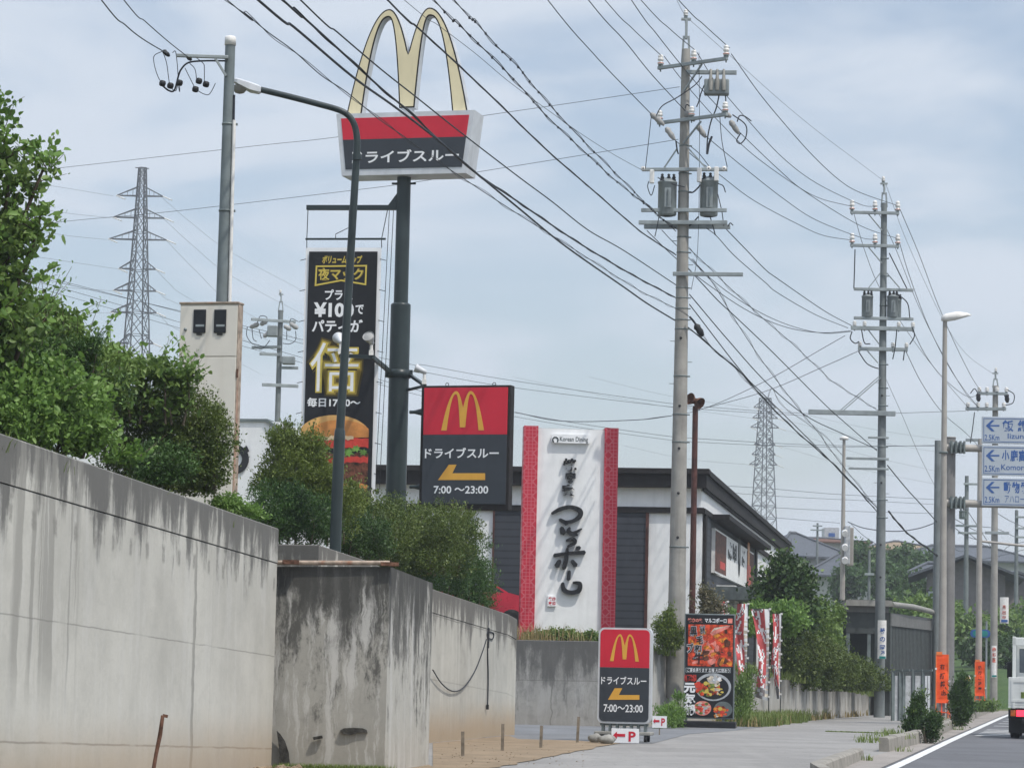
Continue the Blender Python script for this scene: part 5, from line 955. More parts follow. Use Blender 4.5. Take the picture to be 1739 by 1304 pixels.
# ---------------------------------------------------------------- overhead wires
wlab = set()
def wire(label, pts, YA, YB, r, mt='cable', dz=None, helix=0.0, beads=0, ext=0.0, name='overhead_wire', group='overhead wires'):
    """pts: photo pixels the wire passes; it hangs in the upright plane through its two ends"""
    B = P(*pts[-1], YB); A = G(*pts[0], B.z + dz) if dz is not None else P(*pts[0], YA); h = V((B.x - A.x, B.y - A.y, 0)); n = V((h.y, -h.x, 0)).normalized(); q = [A]
    for px, py in pts[1:-1]:
        d = ray(px, py); den = d.dot(n); t = (A - CAM).dot(n) / den if abs(den) > 1e-6 else None
        if t is None or not (min(A.y, B.y) - 8 < CAM.y + d.y * t < max(A.y, B.y) + 8): continue
        q.append(CAM + d * t)
    q.append(B)
    if ext: dd_ = (q[0] - q[1]).normalized(); q = [q[0] + dd_ * ext + V((0, 0, ext * ext * .003))] + q
    c = catmull(q, 7); mb = MB(); assert label not in wlab; wlab.add(label)
    r *= .78; helix *= .8; mb.tube(c, r, 5)
    if helix:
        L_ = 0; h_ = []; 
        for a, b in zip(c, c[1:]):
            k = max(2, int((b - a).length / .3)); u, w = orth(b - a)
            for i in range(k): t = L_ / .55; h_.append(a.lerp(b, i / k) + (u * math.cos(t) + w * math.sin(t)) * helix); L_ += (b - a).length / k
        mb.tube(h_, r * .7, 4)
    if beads:
        for k in range(beads): p = c[int((k + .5) / beads * (len(c) - 1))]; mb.lathe(p - V((0, 0, .05)), [(.02, .008), (.03, .02), (.06, .02), (.07, .008)], 8)
    return tag(mb.build(name, M[mt]), label, 'wire', group)
WX = 12
wire('thick black cable dropping from top left to the steel pole arm end', [(172, 0), (213, 43), (243, 67), (283, 91)], 34, 41.9, .011, ext=WX)
wire('thinner black cable dropping from the top left to the middle of the steel pole arm', [(210, 0), (247, 37), (287, 72), (320, 98)], 34, 41.9, .009, ext=WX)
tw = [(385, 0), (415, 22), (455, 55), (500, 88), (545, 128), (590, 158), (640, 200), (690, 235), (740, 272), (800, 312), (880, 364), (960, 414), (1060, 478), (1100, 501), (1148, 524), (1171, 538)]
wire('lowest loosely twisted pair of thin cables passing before the charcoal sign board', tw, 0, 72.8, .010, dz=-.3, helix=.035, ext=WX)
wire('thick black cable entering between steel pole and arches, lower heavy one', [(438, 0), (500, 47), (598, 130), (672, 183), (745, 239), (804, 290), (880, 353), (960, 418), (1060, 488), (1100, 516), (1146, 544)], 0, 72.8, .024, dz=-.3, ext=WX)
wire('heavy twisted black cable crossing the lower part of the twin arches', [(480, 0), (500, 16), (574, 83), (647, 150), (696, 191), (745, 238), (804, 291), (880, 343), (944, 387), (993, 419), (1060, 459), (1100, 481), (1146, 505)], 0, 72.8, .022, dz=-.3, helix=.022, ext=WX)
wire('single black cable crossing both arches from upper left to lower right', [(510, 0), (574, 56), (647, 118), (709, 167), (777, 221), (880, 300), (938, 343), (999, 391), (1060, 426), (1148, 484)], 0, 72.8, .016, dz=-.3, ext=WX)
wire('rough black cable crossing only the right arch low down', [(658, 0), (709, 47), (770, 103), (843, 172), (900, 228), (944, 269), (1009, 325), (1073, 381), (1100, 402), (1148, 433)], 0, 72.8, .020, dz=-.3, helix=.014, ext=WX)
wire('hair thin wire crossing the right arch and ending in a white ball insulator', [(686, 0), (745, 44), (807, 91), (868, 142), (944, 197), (986, 227), (1031, 256), (1064, 275), (1094, 291)], 0, 72.8, .008, dz=-.2, ext=WX, mt='cable2')
wire('ring hung double cable just right of the arches, lower of two', [(737, 0), (775, 38), (819, 81), (880, 143), (928, 197), (999, 264), (1048, 309), (1109, 358), (1148, 393)], 0, 72.8, .013, dz=-.3, helix=.035, beads=26, ext=WX)
wire('ring hung double cable just right of the arches, upper of two', [(771, 0), (807, 37), (848, 83), (880, 114), (909, 150), (954, 201), (1009, 258), (1086, 335), (1118, 366), (1150, 390)], 0, 72.8, .012, dz=-.3, helix=.035, beads=26, ext=WX)
wire('black line wire ending at the left strain clamp of the nearer pole', [(930, 0), (1009, 93), (1060, 147), (1106, 194)], 0, 72.6, .014, dz=0, ext=WX)
wire('black line wire ending at the middle strain clamp of the nearer pole', [(999, 0), (1060, 69), (1106, 126), (1164, 189)], 0, 72.8, .014, dz=0, ext=WX)
wire('black line wire coming to the top left insulator of the nearer pole', [(1027, 0), (1073, 48), (1123, 95)], 0, 72.6, .013, dz=0, ext=WX)
wire('black line wire slipping behind the nearer pole top arm toward the right strain clamp', [(1072, 0), (1115, 58), (1157, 111), (1190, 150), (1228, 191)], 0, 73.2, .013, dz=0, ext=WX)
wire('black line wire coming to the middle top insulator of the nearer pole', [(1088, 0), (1138, 50), (1182, 87)], 0, 72.8, .013, dz=0, ext=WX)
wire('thin pale earth wire meeting the tip of the nearer pole', [(1149, 0), (1165, 28)], 0, 72.9, .007, dz=0, ext=WX, mt='cable2')
wire('black line wire coming to the top right insulator of the nearer pole', [(1152, 0), (1195, 42), (1239, 82)], 0, 72.6, .014, dz=0, ext=WX)
wire('outermost top wire from the right insulator of the nearer pole to the second pole', [(1242, 92), (1289, 158), (1331, 209), (1379, 263), (1424, 305), (1460, 327), (1523, 349)], 72.6, 98.9, .014)
wire('pale thin earth wire between the tips of both tall poles', [(1170, 33), (1260, 113), (1331, 176), (1392, 226), (1460, 277), (1500, 307)], 73, 99, .007, 'cable2')
wire('top wire from the nearer pole middle insulator to the second pole', [(1184, 90), (1215, 140), (1240, 170), (1276, 211), (1328, 267), (1386, 311), (1460, 347), (1486, 351)], 72.8, 98.9, .013)
wire('top wire from the left insulator of the nearer pole to the second pole', [(1128, 96), (1155, 132), (1189, 172), (1223, 209), (1279, 263), (1353, 316), (1395, 338), (1447, 351)], 72.6, 98.9, .013)
wire('middle level wire from the right strain clamp to the second pole right insulator', [(1255, 224), (1321, 287), (1369, 327), (1460, 383), (1523, 405)], 72.7, 98.9, .013)
wire('middle level wire from the centre strain clamp to the second pole centre insulator', [(1199, 232), (1266, 287), (1331, 338), (1386, 374), (1460, 403), (1484, 407)], 72.8, 98.9, .013)
wire('middle level wire from the left strain clamp to the second pole left insulator', [(1146, 238), (1190, 276), (1223, 298), (1279, 340), (1353, 380), (1398, 400), (1446, 408)], 72.8, 98.9, .013)
wire('low wire leaving the right end of the transformer arm, upper of two', [(1234, 390), (1263, 420), (1300, 458), (1320, 473), (1400, 528), (1446, 553)], 72.8, 98.8, .016)
wire('low wire leaving the right end of the transformer arm, lower of two', [(1200, 388), (1217, 401), (1249, 436), (1300, 480), (1320, 497), (1384, 534), (1440, 557)], 72.8, 98.8, .014)
wire('low wire from the transformer arm left end slung far down rightward', [(1099, 392), (1112, 405), (1148, 439), (1198, 480), (1272, 529), (1336, 556), (1395, 565), (1444, 562)], 72.8, 98.8, .014)
wire('low wire running close below the transformer arm left half then to the second pole', [(1124, 391), (1148, 416), (1215, 480), (1284, 527), (1345, 554), (1400, 566), (1446, 563)], 72.8, 98.7, .013)
wire('ring hung cable pair between both tall poles, passing above the far pylon', [(1168, 420), (1210, 460), (1230, 480), (1296, 541), (1345, 583), (1400, 635), (1417, 650), (1491, 697)], 73, 98.9, .012, helix=.05)
wire('thick cable sagging from the nearer pole to the lower bracket of the second pole', [(1169, 456), (1191, 480), (1220, 511), (1247, 536), (1309, 595), (1400, 686), (1440, 722), (1489, 765)], 73, 98.9, .018)
wire('steep cable pair falling from the nearer pole past the far pylon top', [(1175, 440), (1210, 480), (1247, 541), (1296, 615), (1358, 696), (1390, 735), (1428, 787), (1489, 862)], 73, 98.9, .012, helix=.05)
wire('black cable from below the nearer pole bands to the far end of the braced arm', [(1171, 500), (1237, 578), (1304, 652), (1369, 706), (1430, 736), (1489, 763)], 73, 98.8, .018)
wire('black cable from the nearer pole crossing behind the far pylon tip', [(1171, 517), (1260, 632), (1301, 674), (1400, 772), (1440, 815), (1489, 861)], 73, 98.9, .018)
wire('lowest heavy bundled cable falling from the nearer pole to the second pole', [(1146, 544), (1171, 558), (1220, 600), (1262, 637), (1300, 680), (1350, 730), (1428, 800), (1489, 868)], 73, 98.9, .022, helix=.03)
wire('tangled thin lashed cable below the black splice closure', [(1194, 571), (1215, 596), (1240, 616), (1270, 650), (1300, 678), (1312, 660), (1330, 690), (1400, 740), (1432, 775)], 73, 92, .008, helix=.04)
wire('heavy bundle from the second pole down to the shaded poles on the right', [(1509, 868), (1541, 905), (1585, 938), (1592, 945)], 99, 112, .035, helix=.04)
wire('black cable from the second pole bracket to the plain grey pole', [(1507, 790), (1540, 830), (1575, 868), (1591, 886)], 99, 112, .025)
wire('outer long wire from the second pole top right insulator down to the third pole', [(1526, 350), (1560, 430), (1590, 510), (1620, 580), (1650, 640), (1668, 667)], 98.9, 125.7, .014)
wire('long wire from the second pole top centre toward the third pole', [(1487, 352), (1520, 420), (1560, 520), (1600, 600), (1640, 668), (1660, 690)], 98.9, 125.7, .012)
wire('long wire from the second pole top left toward the third pole', [(1447, 352), (1470, 430), (1500, 500), (1560, 590), (1612, 655), (1645, 693)], 98.9, 125.7, .012)
wire('wire from the second pole middle arm right end to the third pole', [(1526, 407), (1545, 470), (1575, 550), (1610, 620), (1640, 665), (1662, 692)], 98.9, 125.7, .014)
wire('pale earth wire from the second pole tip to the third pole tip', [(1504, 312), (1540, 410), (1600, 540), (1640, 600), (1685, 634)], 99, 126, .008, 'cable2')
wire('wire from the second pole low arm right end drooping behind the lamp post', [(1549, 557), (1570, 600), (1600, 640), (1640, 672), (1660, 672)], 98.9, 125.7, .014)
wire('wire from the second pole lowest arm slanting to the direction board', [(1538, 596), (1565, 650), (1600, 700), (1640, 735), (1664, 760)], 98.9, 125.7, .014)
wire('thin wire from the second pole shaft falling to the plain grey pole', [(1503, 640), (1530, 700), (1560, 770), (1590, 830)], 99, 112, .009, 'cable2')
wire('upper straight stay running left from the second pole to behind the nearer pole', [(1435, 570), (1400, 590), (1296, 649), (1188, 696), (1100, 711)], 98.9, 118, .014, 'cable2', ext=0)
wire('lower straight stay from the second pole low arm to the red brown pole', [(1458, 596), (1400, 622), (1301, 664), (1186, 696)], 98.9, 112, .014, 'cable2')
wire('long thin wire rising right behind the sign board, upper of two', [(0, 296), (133, 282), (435, 248), (573, 233), (820, 197), (1000, 171), (1154, 148)], 92, 73, .009, 'cable', ext=6)
wire('long thin wire rising right below the sign board to the nearer pole, lower of two', [(0, 390), (123, 375), (267, 362), (435, 343), (570, 327), (690, 312), (820, 291), (1000, 262), (1152, 237)], 92, 73, .009, 'cable', ext=6)
wire('grey horizontal cable from the square sign area to the second pole arm', [(875, 700), (956, 715), (1080, 713), (1140, 706)], 120, 118, .022, 'cable2')
for i, (pts, r_) in enumerate((([(640, 606), (721, 620), (850, 643), (1080, 677), (1191, 690), (1400, 703), (1640, 698)], .02), ([(640, 616), (721, 632), (850, 655), (1080, 684), (1191, 695), (1372, 706)], .02), ([(700, 660), (900, 705), (1100, 736), (1191, 745), (1400, 756), (1620, 757)], .02), ([(700, 668), (900, 712), (1100, 742), (1191, 751), (1400, 759), (1590, 756)], .018), ([(1180, 822), (1300, 829), (1420, 839), (1590, 848)], .02), ([(1180, 832), (1330, 843), (1490, 851), (1600, 857)], .018), ([(1200, 852), (1320, 862), (1450, 868), (1600, 872)], .02), ([(1240, 872), (1330, 880), (1426, 888)], .02))):
    wire(('topmost', 'second', 'third', 'fourth', 'fifth', 'sixth', 'seventh', 'lowest')[i] + ' distant level grey wire crossing low in the sky toward the second pole', pts, 150, 150 if i < 4 else 170, r_ * .8, 'cable2', ext=20 if i < 4 else 0)
wire('grey cable drooping from the signal pole to the plain grey pole', [(1440, 886), (1470, 897), (1520, 902), (1560, 897), (1592, 886)], 118, 112, .025, 'cable2')
wire('dark cable falling from the signal pole toward the second pole', [(1444, 888), (1465, 908), (1490, 925)], 118, 99.3, .014)
for i, pts in enumerate(([(1620, 880), (1660, 902), (1690, 905)], [(1620, 895), (1645, 912), (1690, 922)], [(1612, 925), (1630, 936), (1641, 932)], [(1645, 893), (1690, 897), (1725, 912)], [(1695, 872), (1715, 884), (1750, 900)], [(1645, 870), (1665, 900), (1690, 940)], [(1697, 945), (1715, 926), (1750, 918)], [(1665, 950), (1700, 943), (1750, 930)], [(1645, 905), (1680, 930), (1726, 940)], [(1613, 850), (1630, 862), (1645, 866)])): wire('short dark wire in the tangle beneath the direction board, ' + ('topmost left', 'second left', 'lowest left', 'level middle', 'top right slanting', 'steep middle', 'rising right', 'pale rising low', 'drooping middle', 'hugging the lower arm')[i], pts, 126, 150, .02, 'cable2')
# ---------------------------------------------------------------- lattice pylons
def pylon(px, Y, ytip, ybase, arms, w0, w1, label):
    zt_, zb_ = P(px, ytip, Y).z, P(px, ybase, Y).z; zb_ = min(zb_, 2.0); x = P(px, (ytip + ybase) / 2, Y).x; root = thing('lattice_pylon', label, 'pylon', (x, Y, zb_), 0, 'power line pylons')
    def wd(z): t = (z - zb_) / (zt_ - zb_); return w0 + (w1 - w0) * min(1, t ** .72 if t > 0 else 0)
    mb = MB((x, Y, zb_)); n = 22; zs = [zb_ + (zt_ - zb_) * (1 - (1 - i / n) ** 1.35) for i in range(n + 1)]; ca = math.radians(28); R = Matrix.Rotation(ca, 3, 'Z')
    def cor(z): w = wd(z) / 2; return [V((x, Y, z)) + R @ V((sx * w, sy * w, 0)) for sx, sy in ((-1, -1), (1, -1), (1, 1), (-1, 1))]
    for a, b in zip(zs, zs[1:]):
        A, B = cor(a), cor(b)
        for i in range(4): j = (i + 1) % 4; mb.bar(A[i], B[i], .18); mb.bar(A[i], B[j], .085); mb.bar(A[j], B[i], .085); mb.bar(B[i], B[j], .08)
    mb.build('lattice_tower', M['steel_far'], root)
    for y, l, r_ in arms:
        z = P(px, y, Y).z; f = Fr(px, y, Y, 0); xa, xb = x + (l - px) / F * Y, x + (r_ - px) / F * Y; hw = wd(z) / 2
        for sg, xe in ((-1, xa), (1, xb)):
            mb = MB((x, Y, zb_))
            for yo in (-.5, .5): mb.bar((x + sg * hw * .8, Y + yo * hw, z), (xe, Y, z), .16); mb.bar((x + sg * hw * .7, Y + yo * hw, z + 1.3), (xe, Y, z), .12)
            for k in range(1, 4): t = k / 4; xx = x + sg * hw * .8 + (xe - x - sg * hw * .8) * t; mb.bar((xx, Y - hw * .5 * (1 - t), z), (xx, Y, z + 1.3 * (1 - t)), .06)
            mb.build('crossarm', M['steel_far'], root)
        for xe, d_ in ((xa, -1), (xb, 1)): mb = MB((x, Y, zb_)); e = V((xe, Y, z)); k = 6; q = [e, e + V((1.25, -.5, -.55))]; mb.tube([q[0].lerp(q[1], i / k) for i in range(k + 1)], [.05 if i % 2 else .13 for i in range(k + 1)], 7); mb.build('insulator_string', M['porc'], root)
    mb = MB((x, Y, zb_)); mb.bar((x - 1.0, Y, zt_), (x + .9, Y, zt_ - .1), .12); mb.build('earth_wire_arm', M['steel_far'], root)
pylon(235, 400, 285, 700, [(333, 192, 272), (370, 187, 276), (407, 181, 281), (457, 200, 264), (494, 192, 266), (531, 188, 268), (583, 205, 264)], 7.6, 0.8, 'larger left steel lattice pylon with seven arm levels behind the tall hedge')
pylon(1298, 560, 676, 920, [(692, 1278, 1316), (710, 1276, 1320), (726, 1273, 1322), (755, 1280, 1316), (772, 1276, 1317), (789, 1272, 1320)], 7.0, 1.6, 'fainter right lattice pylon standing beyond the restaurant roof')
for i, (a, b) in enumerate((((272, 333), (395, 430)), ((276, 370), (395, 470)), ((281, 407), (400, 520)), ((264, 457), (320, 506)), ((266, 494), (305, 518)), ((268, 531), (302, 560)))):
    m_ = ((a[0] * .55 + b[0] * .45), (a[1] * .55 + b[1] * .45) + 4); wire('transmission line leaving the left pylon rightward from its ' + ('first', 'second', 'third', 'fourth', 'fifth', 'sixth')[i] + ' arm down', [a, m_, b, (b[0] + 140, b[1] + 75)], 400, 520, .03, 'cable3')
for i, (a, y) in enumerate((((192, 333), 318), ((187, 370), 360), ((181, 407), 398), ((200, 457), 442), ((192, 494), 486), ((188, 531), 528))):
    wire('transmission line running left from the left pylon, its ' + ('first', 'second', 'third', 'fourth', 'fifth', 'sixth')[i] + ' arm down', [(0, y - 14), (60, y - 6), (120, y + 3), a], 300, 400, .03, 'cable3', ext=40)
for i, (a, b) in enumerate((((1316, 692), (1640, 752)), ((1320, 710), (1640, 775)), ((1322, 726), (1590, 800)), ((1316, 755), (1590, 822)), ((1272, 692), (1000, 640)), ((1276, 710), (870, 640)), ((1272, 789), (1060, 757)))):
    wire('faint transmission line from the right pylon, ' + ('top right', 'second right', 'third right', 'fourth right', 'top left', 'second left', 'lowest left')[i], [a, ((a[0] + b[0]) / 2, (a[1] + b[1]) / 2 + 6), b], 560, 600, .035, 'cable3')
# ---------------------------------------------------------------- restaurant
rf = Fr(1190, 1000, 85, -8, z=1.6); rs = Fr(1190, 1000, 85, 81.5, z=1.6)
rb = thing('restaurant', 'white and dark panelled restaurant with a black roof fascia and menu signboard on its flank', 'building', rf.o)
S, T = rf.L, rs.L; base = rf.o
zR = S(1190, 799)[1]; z_f = S(1190, 829)[1]; z_w = S(1190, 862)[1]; z_t = S(1190, 872)[1]; xw = S(560, 800)[0]; LEN = rs.L(1336, 940)[0]
# inner block: front plane runs to -x, flank plane runs away
def slab(fr, x0, x1, z0, z1, y0, y1, name, mt, parent=None): lb = LB(fr, base); lb.bb(x0, x1, y0, y1, z0, z1); return lb.build(name, M[mt], parent or rb)
slab(rf, xw, -.02, -1, z_f, 0.02, 12, 'body', 'white')
slab(rs, .02, LEN, -1, z_f, 0.02, 9, 'flank_body', 'white')
slab(rf, xw, .14, z_f, zR, -.30, 12, 'roof_fascia', 'brownf'); slab(rs, -.25, LEN + .3, z_f + .01, zR - .01, -.12, 9, 'flank_fascia', 'brownf')
slab(rf, xw, .22, zR - .12, zR + .03, -.42, .2, 'fascia_cap', 'brownf'); slab(rs, -.3, LEN + .4, zR - .13, zR + .025, -.20, .2, 'fascia_cap', 'brownf')
slab(rs, 0, LEN, z_f - .06, z_f, -.06, 0, 'eave_soffit', 'brownf')
slab(rf, xw, .06, z_t, z_w, -.08, 0, 'band_trim', 'brownf'); slab(rs, -.02, LEN, z_t + .01, z_w - .01, -.09, 0, 'band_trim', 'brownf')
def fpan(xa, xb, mt='siding', nm='dark_siding', y0=-.03): slab(rf, S(xa, 950)[0], S(xb, 950)[0], -1, z_t, y0, 0, nm, mt)
fpan(838, 1096); fpan(1096, 1101, 'redbrown', 'corner_post', -.07); fpan(836, 839, 'redbrown', 'corner_post', -.07)
def span(xa, xb, z0, z1, mt, nm, y0=-.04, y1=0, yy=950): return slab(rs, T(xa, yy)[0], T(xb, yy)[0], z0, z1, y0, y1, nm, mt)
span(1196, 1282, -1, z_t, 'siding', 'dark_siding'); span(1193.5, 1196, -1, z_t, 'brownf', 'corner_post', -.08); span(1280, 1283, -1, z_t, 'brownf', 'corner_post', -.08)
xa, xb = T(1205, 950)[0], T(1272, 960)[0]; z0, z1 = T(1205, 972)[1], T(1205, 896)[1]; 
pn = slab(rs, xa, xb, z0, z1, -.16, -.05, 'menu_signboard', 'white_trim'); slab(rs, xa - .3, xb + 3.0, z1 + .25, z1 + .40, -.6, 0, 'awning', 'brownf')
w_ = xb - xa; lb = LB(rs, base); lb.m(M['patty']); lb.bb(xa + .05, xa + w_ * .25, -.17, -.165, z0 + .06, z1 - .06); lb.m(M['tomato']); lb.bb(xa + w_ * .11, xa + w_ * .22, -.175, -.17, z0 + .2, z1 - .9); lb.m(M['patty']); lb.bb(xb - w_ * .2, xb - .05, -.17, -.165, z0 + .06, z1 - .06); lb.m(M['foodor']); lb.bb(xb - w_ * .19, xb - w_ * .13, -.175, -.17, z0 + .3, z0 + 2); lb.m(M['foodred']); lb.bb(xb - w_ * .2, xb - w_ * .1, -.18, -.176, z0 + .1, z0 + .8)
lb.build('food_print', None, pn); lb = LB(rs, base)
for k, ch in enumerate('焼肉の家'): put_text(lb, ch, xa + w_ * (.29 + .12 * k) + (.3 if ch == 'の' else 0), xa + w_ * (.39 + .12 * k) - (.3 if ch == 'の' else 0), z0 + 1.2 + (.5 if ch == 'の' else 0), z1 - .7 - (.4 if ch == 'の' else 0), -.17, .05)
lb.build('brush_lettering', M['black'], pn)
span(1214, 1222, -1, z0 - .3, 'white_trim', 'porch_pier', -.6, -.02, 1030); span(1226, 1240, -1, z0 - .3, 'dkglass', 'entrance_glass', -.06, -.02, 1030); span(1212, 1250, z0 - .75, z0 - .35, 'galv_d', 'porch_canopy', -1.6, -.02, 1000)
# white building with the black emblem, far left
wf = Fr(420, 860, 95, -10, z=1.5); wb = thing('building', 'white building with a round black emblem showing behind the meter cabinet', 'building', wf.o, wf.th); S = wf.L
xr = S(472, 760)[0]; zt_ = S(430, 716)[1]; MB().bb(-6, xr, 0, 6, -1, zt_).build('wall', M['white'], wb); MB().bb(-6.1, S(455, 716)[0], -.06, 6, zt_, zt_ + .09).build('roof_edge', M['galv_d'], wb)
mb = MB(); mb.prism([(S(452, 716)[0], zt_), (S(506, 752)[0], S(506, 752)[1]), (S(506, 752)[0], -1), (S(452, 716)[0], -1)], .02, 4); mb.build('side_wall', M['white'], wb)
mb = MB(); p0, p1 = S(452, 715), S(506, 751); mb.bar((p0[0], -.02, p0[1] + .03), (p1[0], -.02, p1[1] + .03), .12, .1); mb.build('side_roof_edge', M['galv_d'], wb)
mb = MB(); c = S(399, 780); R0, R1 = 25 / PPM(95), 13 / PPM(95); n = 26
mb.prism([(c[0] + R0 * math.cos(i / n * 5.0 - 1.9), c[1] + R0 * 1.0 * math.sin(i / n * 5.0 - 1.9)) for i in range(n + 1)] + [(c[0] + R1 * math.cos(5.0 - 1.9 - i / n * 5.0), c[1] + R1 * math.sin(3.1 - i / n * 5.0)) for i in range(n + 1)], -.06, -.02); mb.prism([S(412, 762), S(420, 757), S(424, 766), S(417, 772)], -.08, -.05); mb.build('black_emblem', M['black'], wb)
# shelter with the rounded roof
hf = Fr(1508, 1140, 104, -4, z=0.0); hs = Fr(1508, 1140, 104, 72, z=0.0); sh = thing('shelter', 'grey shelter with a rounded pale roof edge and slatted dark sides', 'building', hf.o); base = hf.o; S, T = hf.L, hs.L
zt_, zb_ = S(1508, 1019)[1], S(1508, 1040)[1]; x0 = S(1438, 1040)[0]; DL = 13
slab(hf, x0, 0, 0, zb_, 3.0, 3.1, 'back_wall', 'greenp', sh); slab(hf, x0, .0, zb_, zt_, -.1, 12, 'roof', 'sroof', sh)
slab(hf, x0 - .05, .1, zt_ - .22, zt_ - .02, -.3, .1, 'roof_edge', 'greycov', sh); lb = LB(hs, base); lb.tube([(0, -.1, zt_ - .14), (DL * .3, -.16, zt_ - .12), (DL * .6, -.12, zt_ - .18), (DL * .85, 0, zt_ - .32), (DL, .2, zt_ - .6)], .10, 10); lb.build('rounded_gutter', M['greycov'], sh)
slab(hs, 0.2, DL, zb_ - .45, zb_ + .0, -.05, .06, 'beam', 'sroof', sh)
lb = LB(hs, base); k = 0
while k * .28 < DL - .4: lb.bb(.3 + k * .28, .5 + k * .28, 0, .05, .9, zb_ - .45); k += 1
lb.build('slats', M['slat'], sh); slab(hs, .2, DL, .0, zb_ - .4, .10, .14, 'side_panel', 'greenp', sh)
slab(hs, .1, .35, 0, zb_, -.05, .15, 'corner_post', 'slat', sh); slab(hs, .2, DL, 1.15, 1.25, -.06, .0, 'rail', 'slat', sh)
for x in (x0, x0 / 2): slab(hf, x, x + .12, 0, zb_, 0, .12, 'post', 'galv_d', sh)
slab(hf, x0, 0, zb_ - .75, zb_, -.02, .05, 'front_beam', 'slat', sh)
# grey panel fence beside it
qf = Fr(1545, 1195, 92, 20, z=0.0); fn = thing('panel_fence', 'low fence of pale grey panels and dark posts below the shelter', 'fence', qf.o, qf.th); S = qf.L
for xa, xb in ((1516, 1527), (1529, 1533), (1535, 1549), (1552, 1565)): a = S(xa, 1196); b = S(xb, 1147); MB().bb(a[0], b[0], 0, .04, -.1, b[1]).build('panel', M['bowl'], fn)
for px in (1516, 1528, 1534, 1550.5, 1567): a = S(px, 1140); mb = MB(); mb.bb(a[0] - .05, a[0] + .05, -.06, .0, -.1, a[1]); mb.bar((a[0], -.03, a[1]), (a[0] + .18, -.3, a[1] + .05), .06); mb.build('fence_post', M['galv_d'], fn)
for px in (1578, 1583): a = S(px, 1147); MB().bb(a[0] - .04, a[0] + .04, .2, .28, -.1, a[1]).build('bare_post', M['silver'], fn)
# ---------------------------------------------------------------- houses
def house(px, py, Y, th, w, d, h, rh, label, wallm, roofm='tile', ov=.7, gable=False, z=None, win=()):
    f = Fr(px, py, Y, th, z=z); o = thing('house', label, 'house', f.o, f.th, 'houses beyond the road'); MB().bb(-w / 2, w / 2, 0, d, -4, h).build('wall', M[wallm], o)
    mb = MB(); a = w / 2 + ov; y0, y1 = -ov, d + ov
    if gable: R = [(0, y0, h + rh), (0, y1, h + rh)]; ev = [(-a, y0, h - .1), (a, y0, h - .1), (a, y1, h - .1), (-a, y1, h - .1)]; tops = [R[0], R[0], R[1], R[1]]
    else:
        i = min(w, d) / 2; R = [(-w / 2 + i * .9, d / 2, h + rh), (w / 2 - i * .9, d / 2, h + rh)]; ev = [(-a, y0, h), (a, y0, h), (a, y1, h), (-a, y1, h)]
    t = .16
    if gable:
        for e, tp in (((ev[0], ev[3]), (R[0], R[1])), ((ev[1], ev[2]), (R[0], R[1]))): vs = [V(e[0]), V(e[1]), V(tp[1]), V(tp[0])]; vs += [v + V((0, 0, -t)) for v in vs]; mb.add(vs, [(0, 1, 2, 3), (7, 6, 5, 4), (0, 4, 5, 1), (1, 5, 6, 2), (2, 6, 7, 3), (3, 7, 4, 0)])
        mb.build('roof', M[roofm], o); mb = MB(); mb.prism([(-w / 2, h - .02), (w / 2, h - .02), (0, h + rh - .25)], -.0, .2); mb.build('gable', M[wallm], o)
    else:
        vs = [V(e) for e in ev] + [V(r_) for r_ in R] + [V(e) + V((0, 0, -t)) for e in ev]; mb.add(vs, [(0, 1, 5, 4), (1, 2, 5), (2, 3, 4, 5), (3, 0, 4), (0, 6, 7, 1), (1, 7, 8, 2), (2, 8, 9, 3), (3, 9, 6, 0), (9, 8, 7, 6)]); ro = mb.build('roof', M[roofm], o)
        mb = MB(); mb.tube([V(R[0]) + V((0, 0, .05)), V(R[1]) + V((0, 0, .05))], .16, 8)
        for e, r_ in ((ev[0], R[0]), (ev[1], R[1])): mb.tube([V(e) + V((0, 0, .05)), V(r_) + V((0, 0, .05))], .12, 6)
        mb.build('ridge_tiles', M['tile'], ro)
    for x, z0_, ww, hh in win:
        mb = MB(); mb.bb(x - ww / 2, x + ww / 2, -.08, -.001, z0_, z0_ + hh); wo_ = mb.build('window', M['brownf'], o)
        for sx in (-1, 1): MB().bb(x + sx * ww * .24 - ww * .2, x + sx * ww * .24 + ww * .2, -.10, -.08, z0_ + .1, z0_ + hh - .1).build('pane', M['bowl'], wo_)
    return o
house(1430, 1030, 255, -14, 5.2, 7, 2.7, 2.3, 'pale house with a hipped grey tile roof and a two pane window behind the shelter', 'plaster', win=((1.3, 1.0, 1.3, 1.3),), z=P(1430, 1030, 255).z)
house(1378, 1010, 262, 20, 6.5, 8, 3.4, 2.2, 'dark tiled house partly hidden behind the signal pole', 'plaster', z=P(1378, 1010, 262).z)
house(1640, 1050, 190, -8, 5.0, 10, 3.0, 1.3, 'mauve walled house with a low gabled grey roof above the bushes', 'mauve', gable=True, ov=1.2, z=P(1640, 1055, 190).z, win=((-2.0, .9, .9, 1.1),))
house(1580, 1020, 205, -8, 5, 8, 1.2, 1.6, 'small low grey roofed house left of the mauve house', 'redbrown', z=P(1580, 1022, 205).z)
house(1722, 1040, 200, 10, 6, 9, 2.3, 1.0, 'grey house at the far right with red trim under its eaves', 'mauve', gable=True, z=P(1722, 1052, 200).z)
house(1640, 975, 300, 0, 14, 9, 1.6, 1.6, 'long tiled house on the hill crest behind the direction sign post', 'plaster', z=P(1640, 978, 300).z)
house(1530, 948, 310, 0, 7, 8, 1.0, .9, 'beige roofed house peeking over the wooded crest', 'plaster', 'dirt', z=P(1530, 948, 310).z)
house(1725, 985, 320, 0, 6, 8, 1.4, 1.6, 'red roofed house on the far right crest', 'plaster', 'cone', z=P(1725, 988, 320).z)
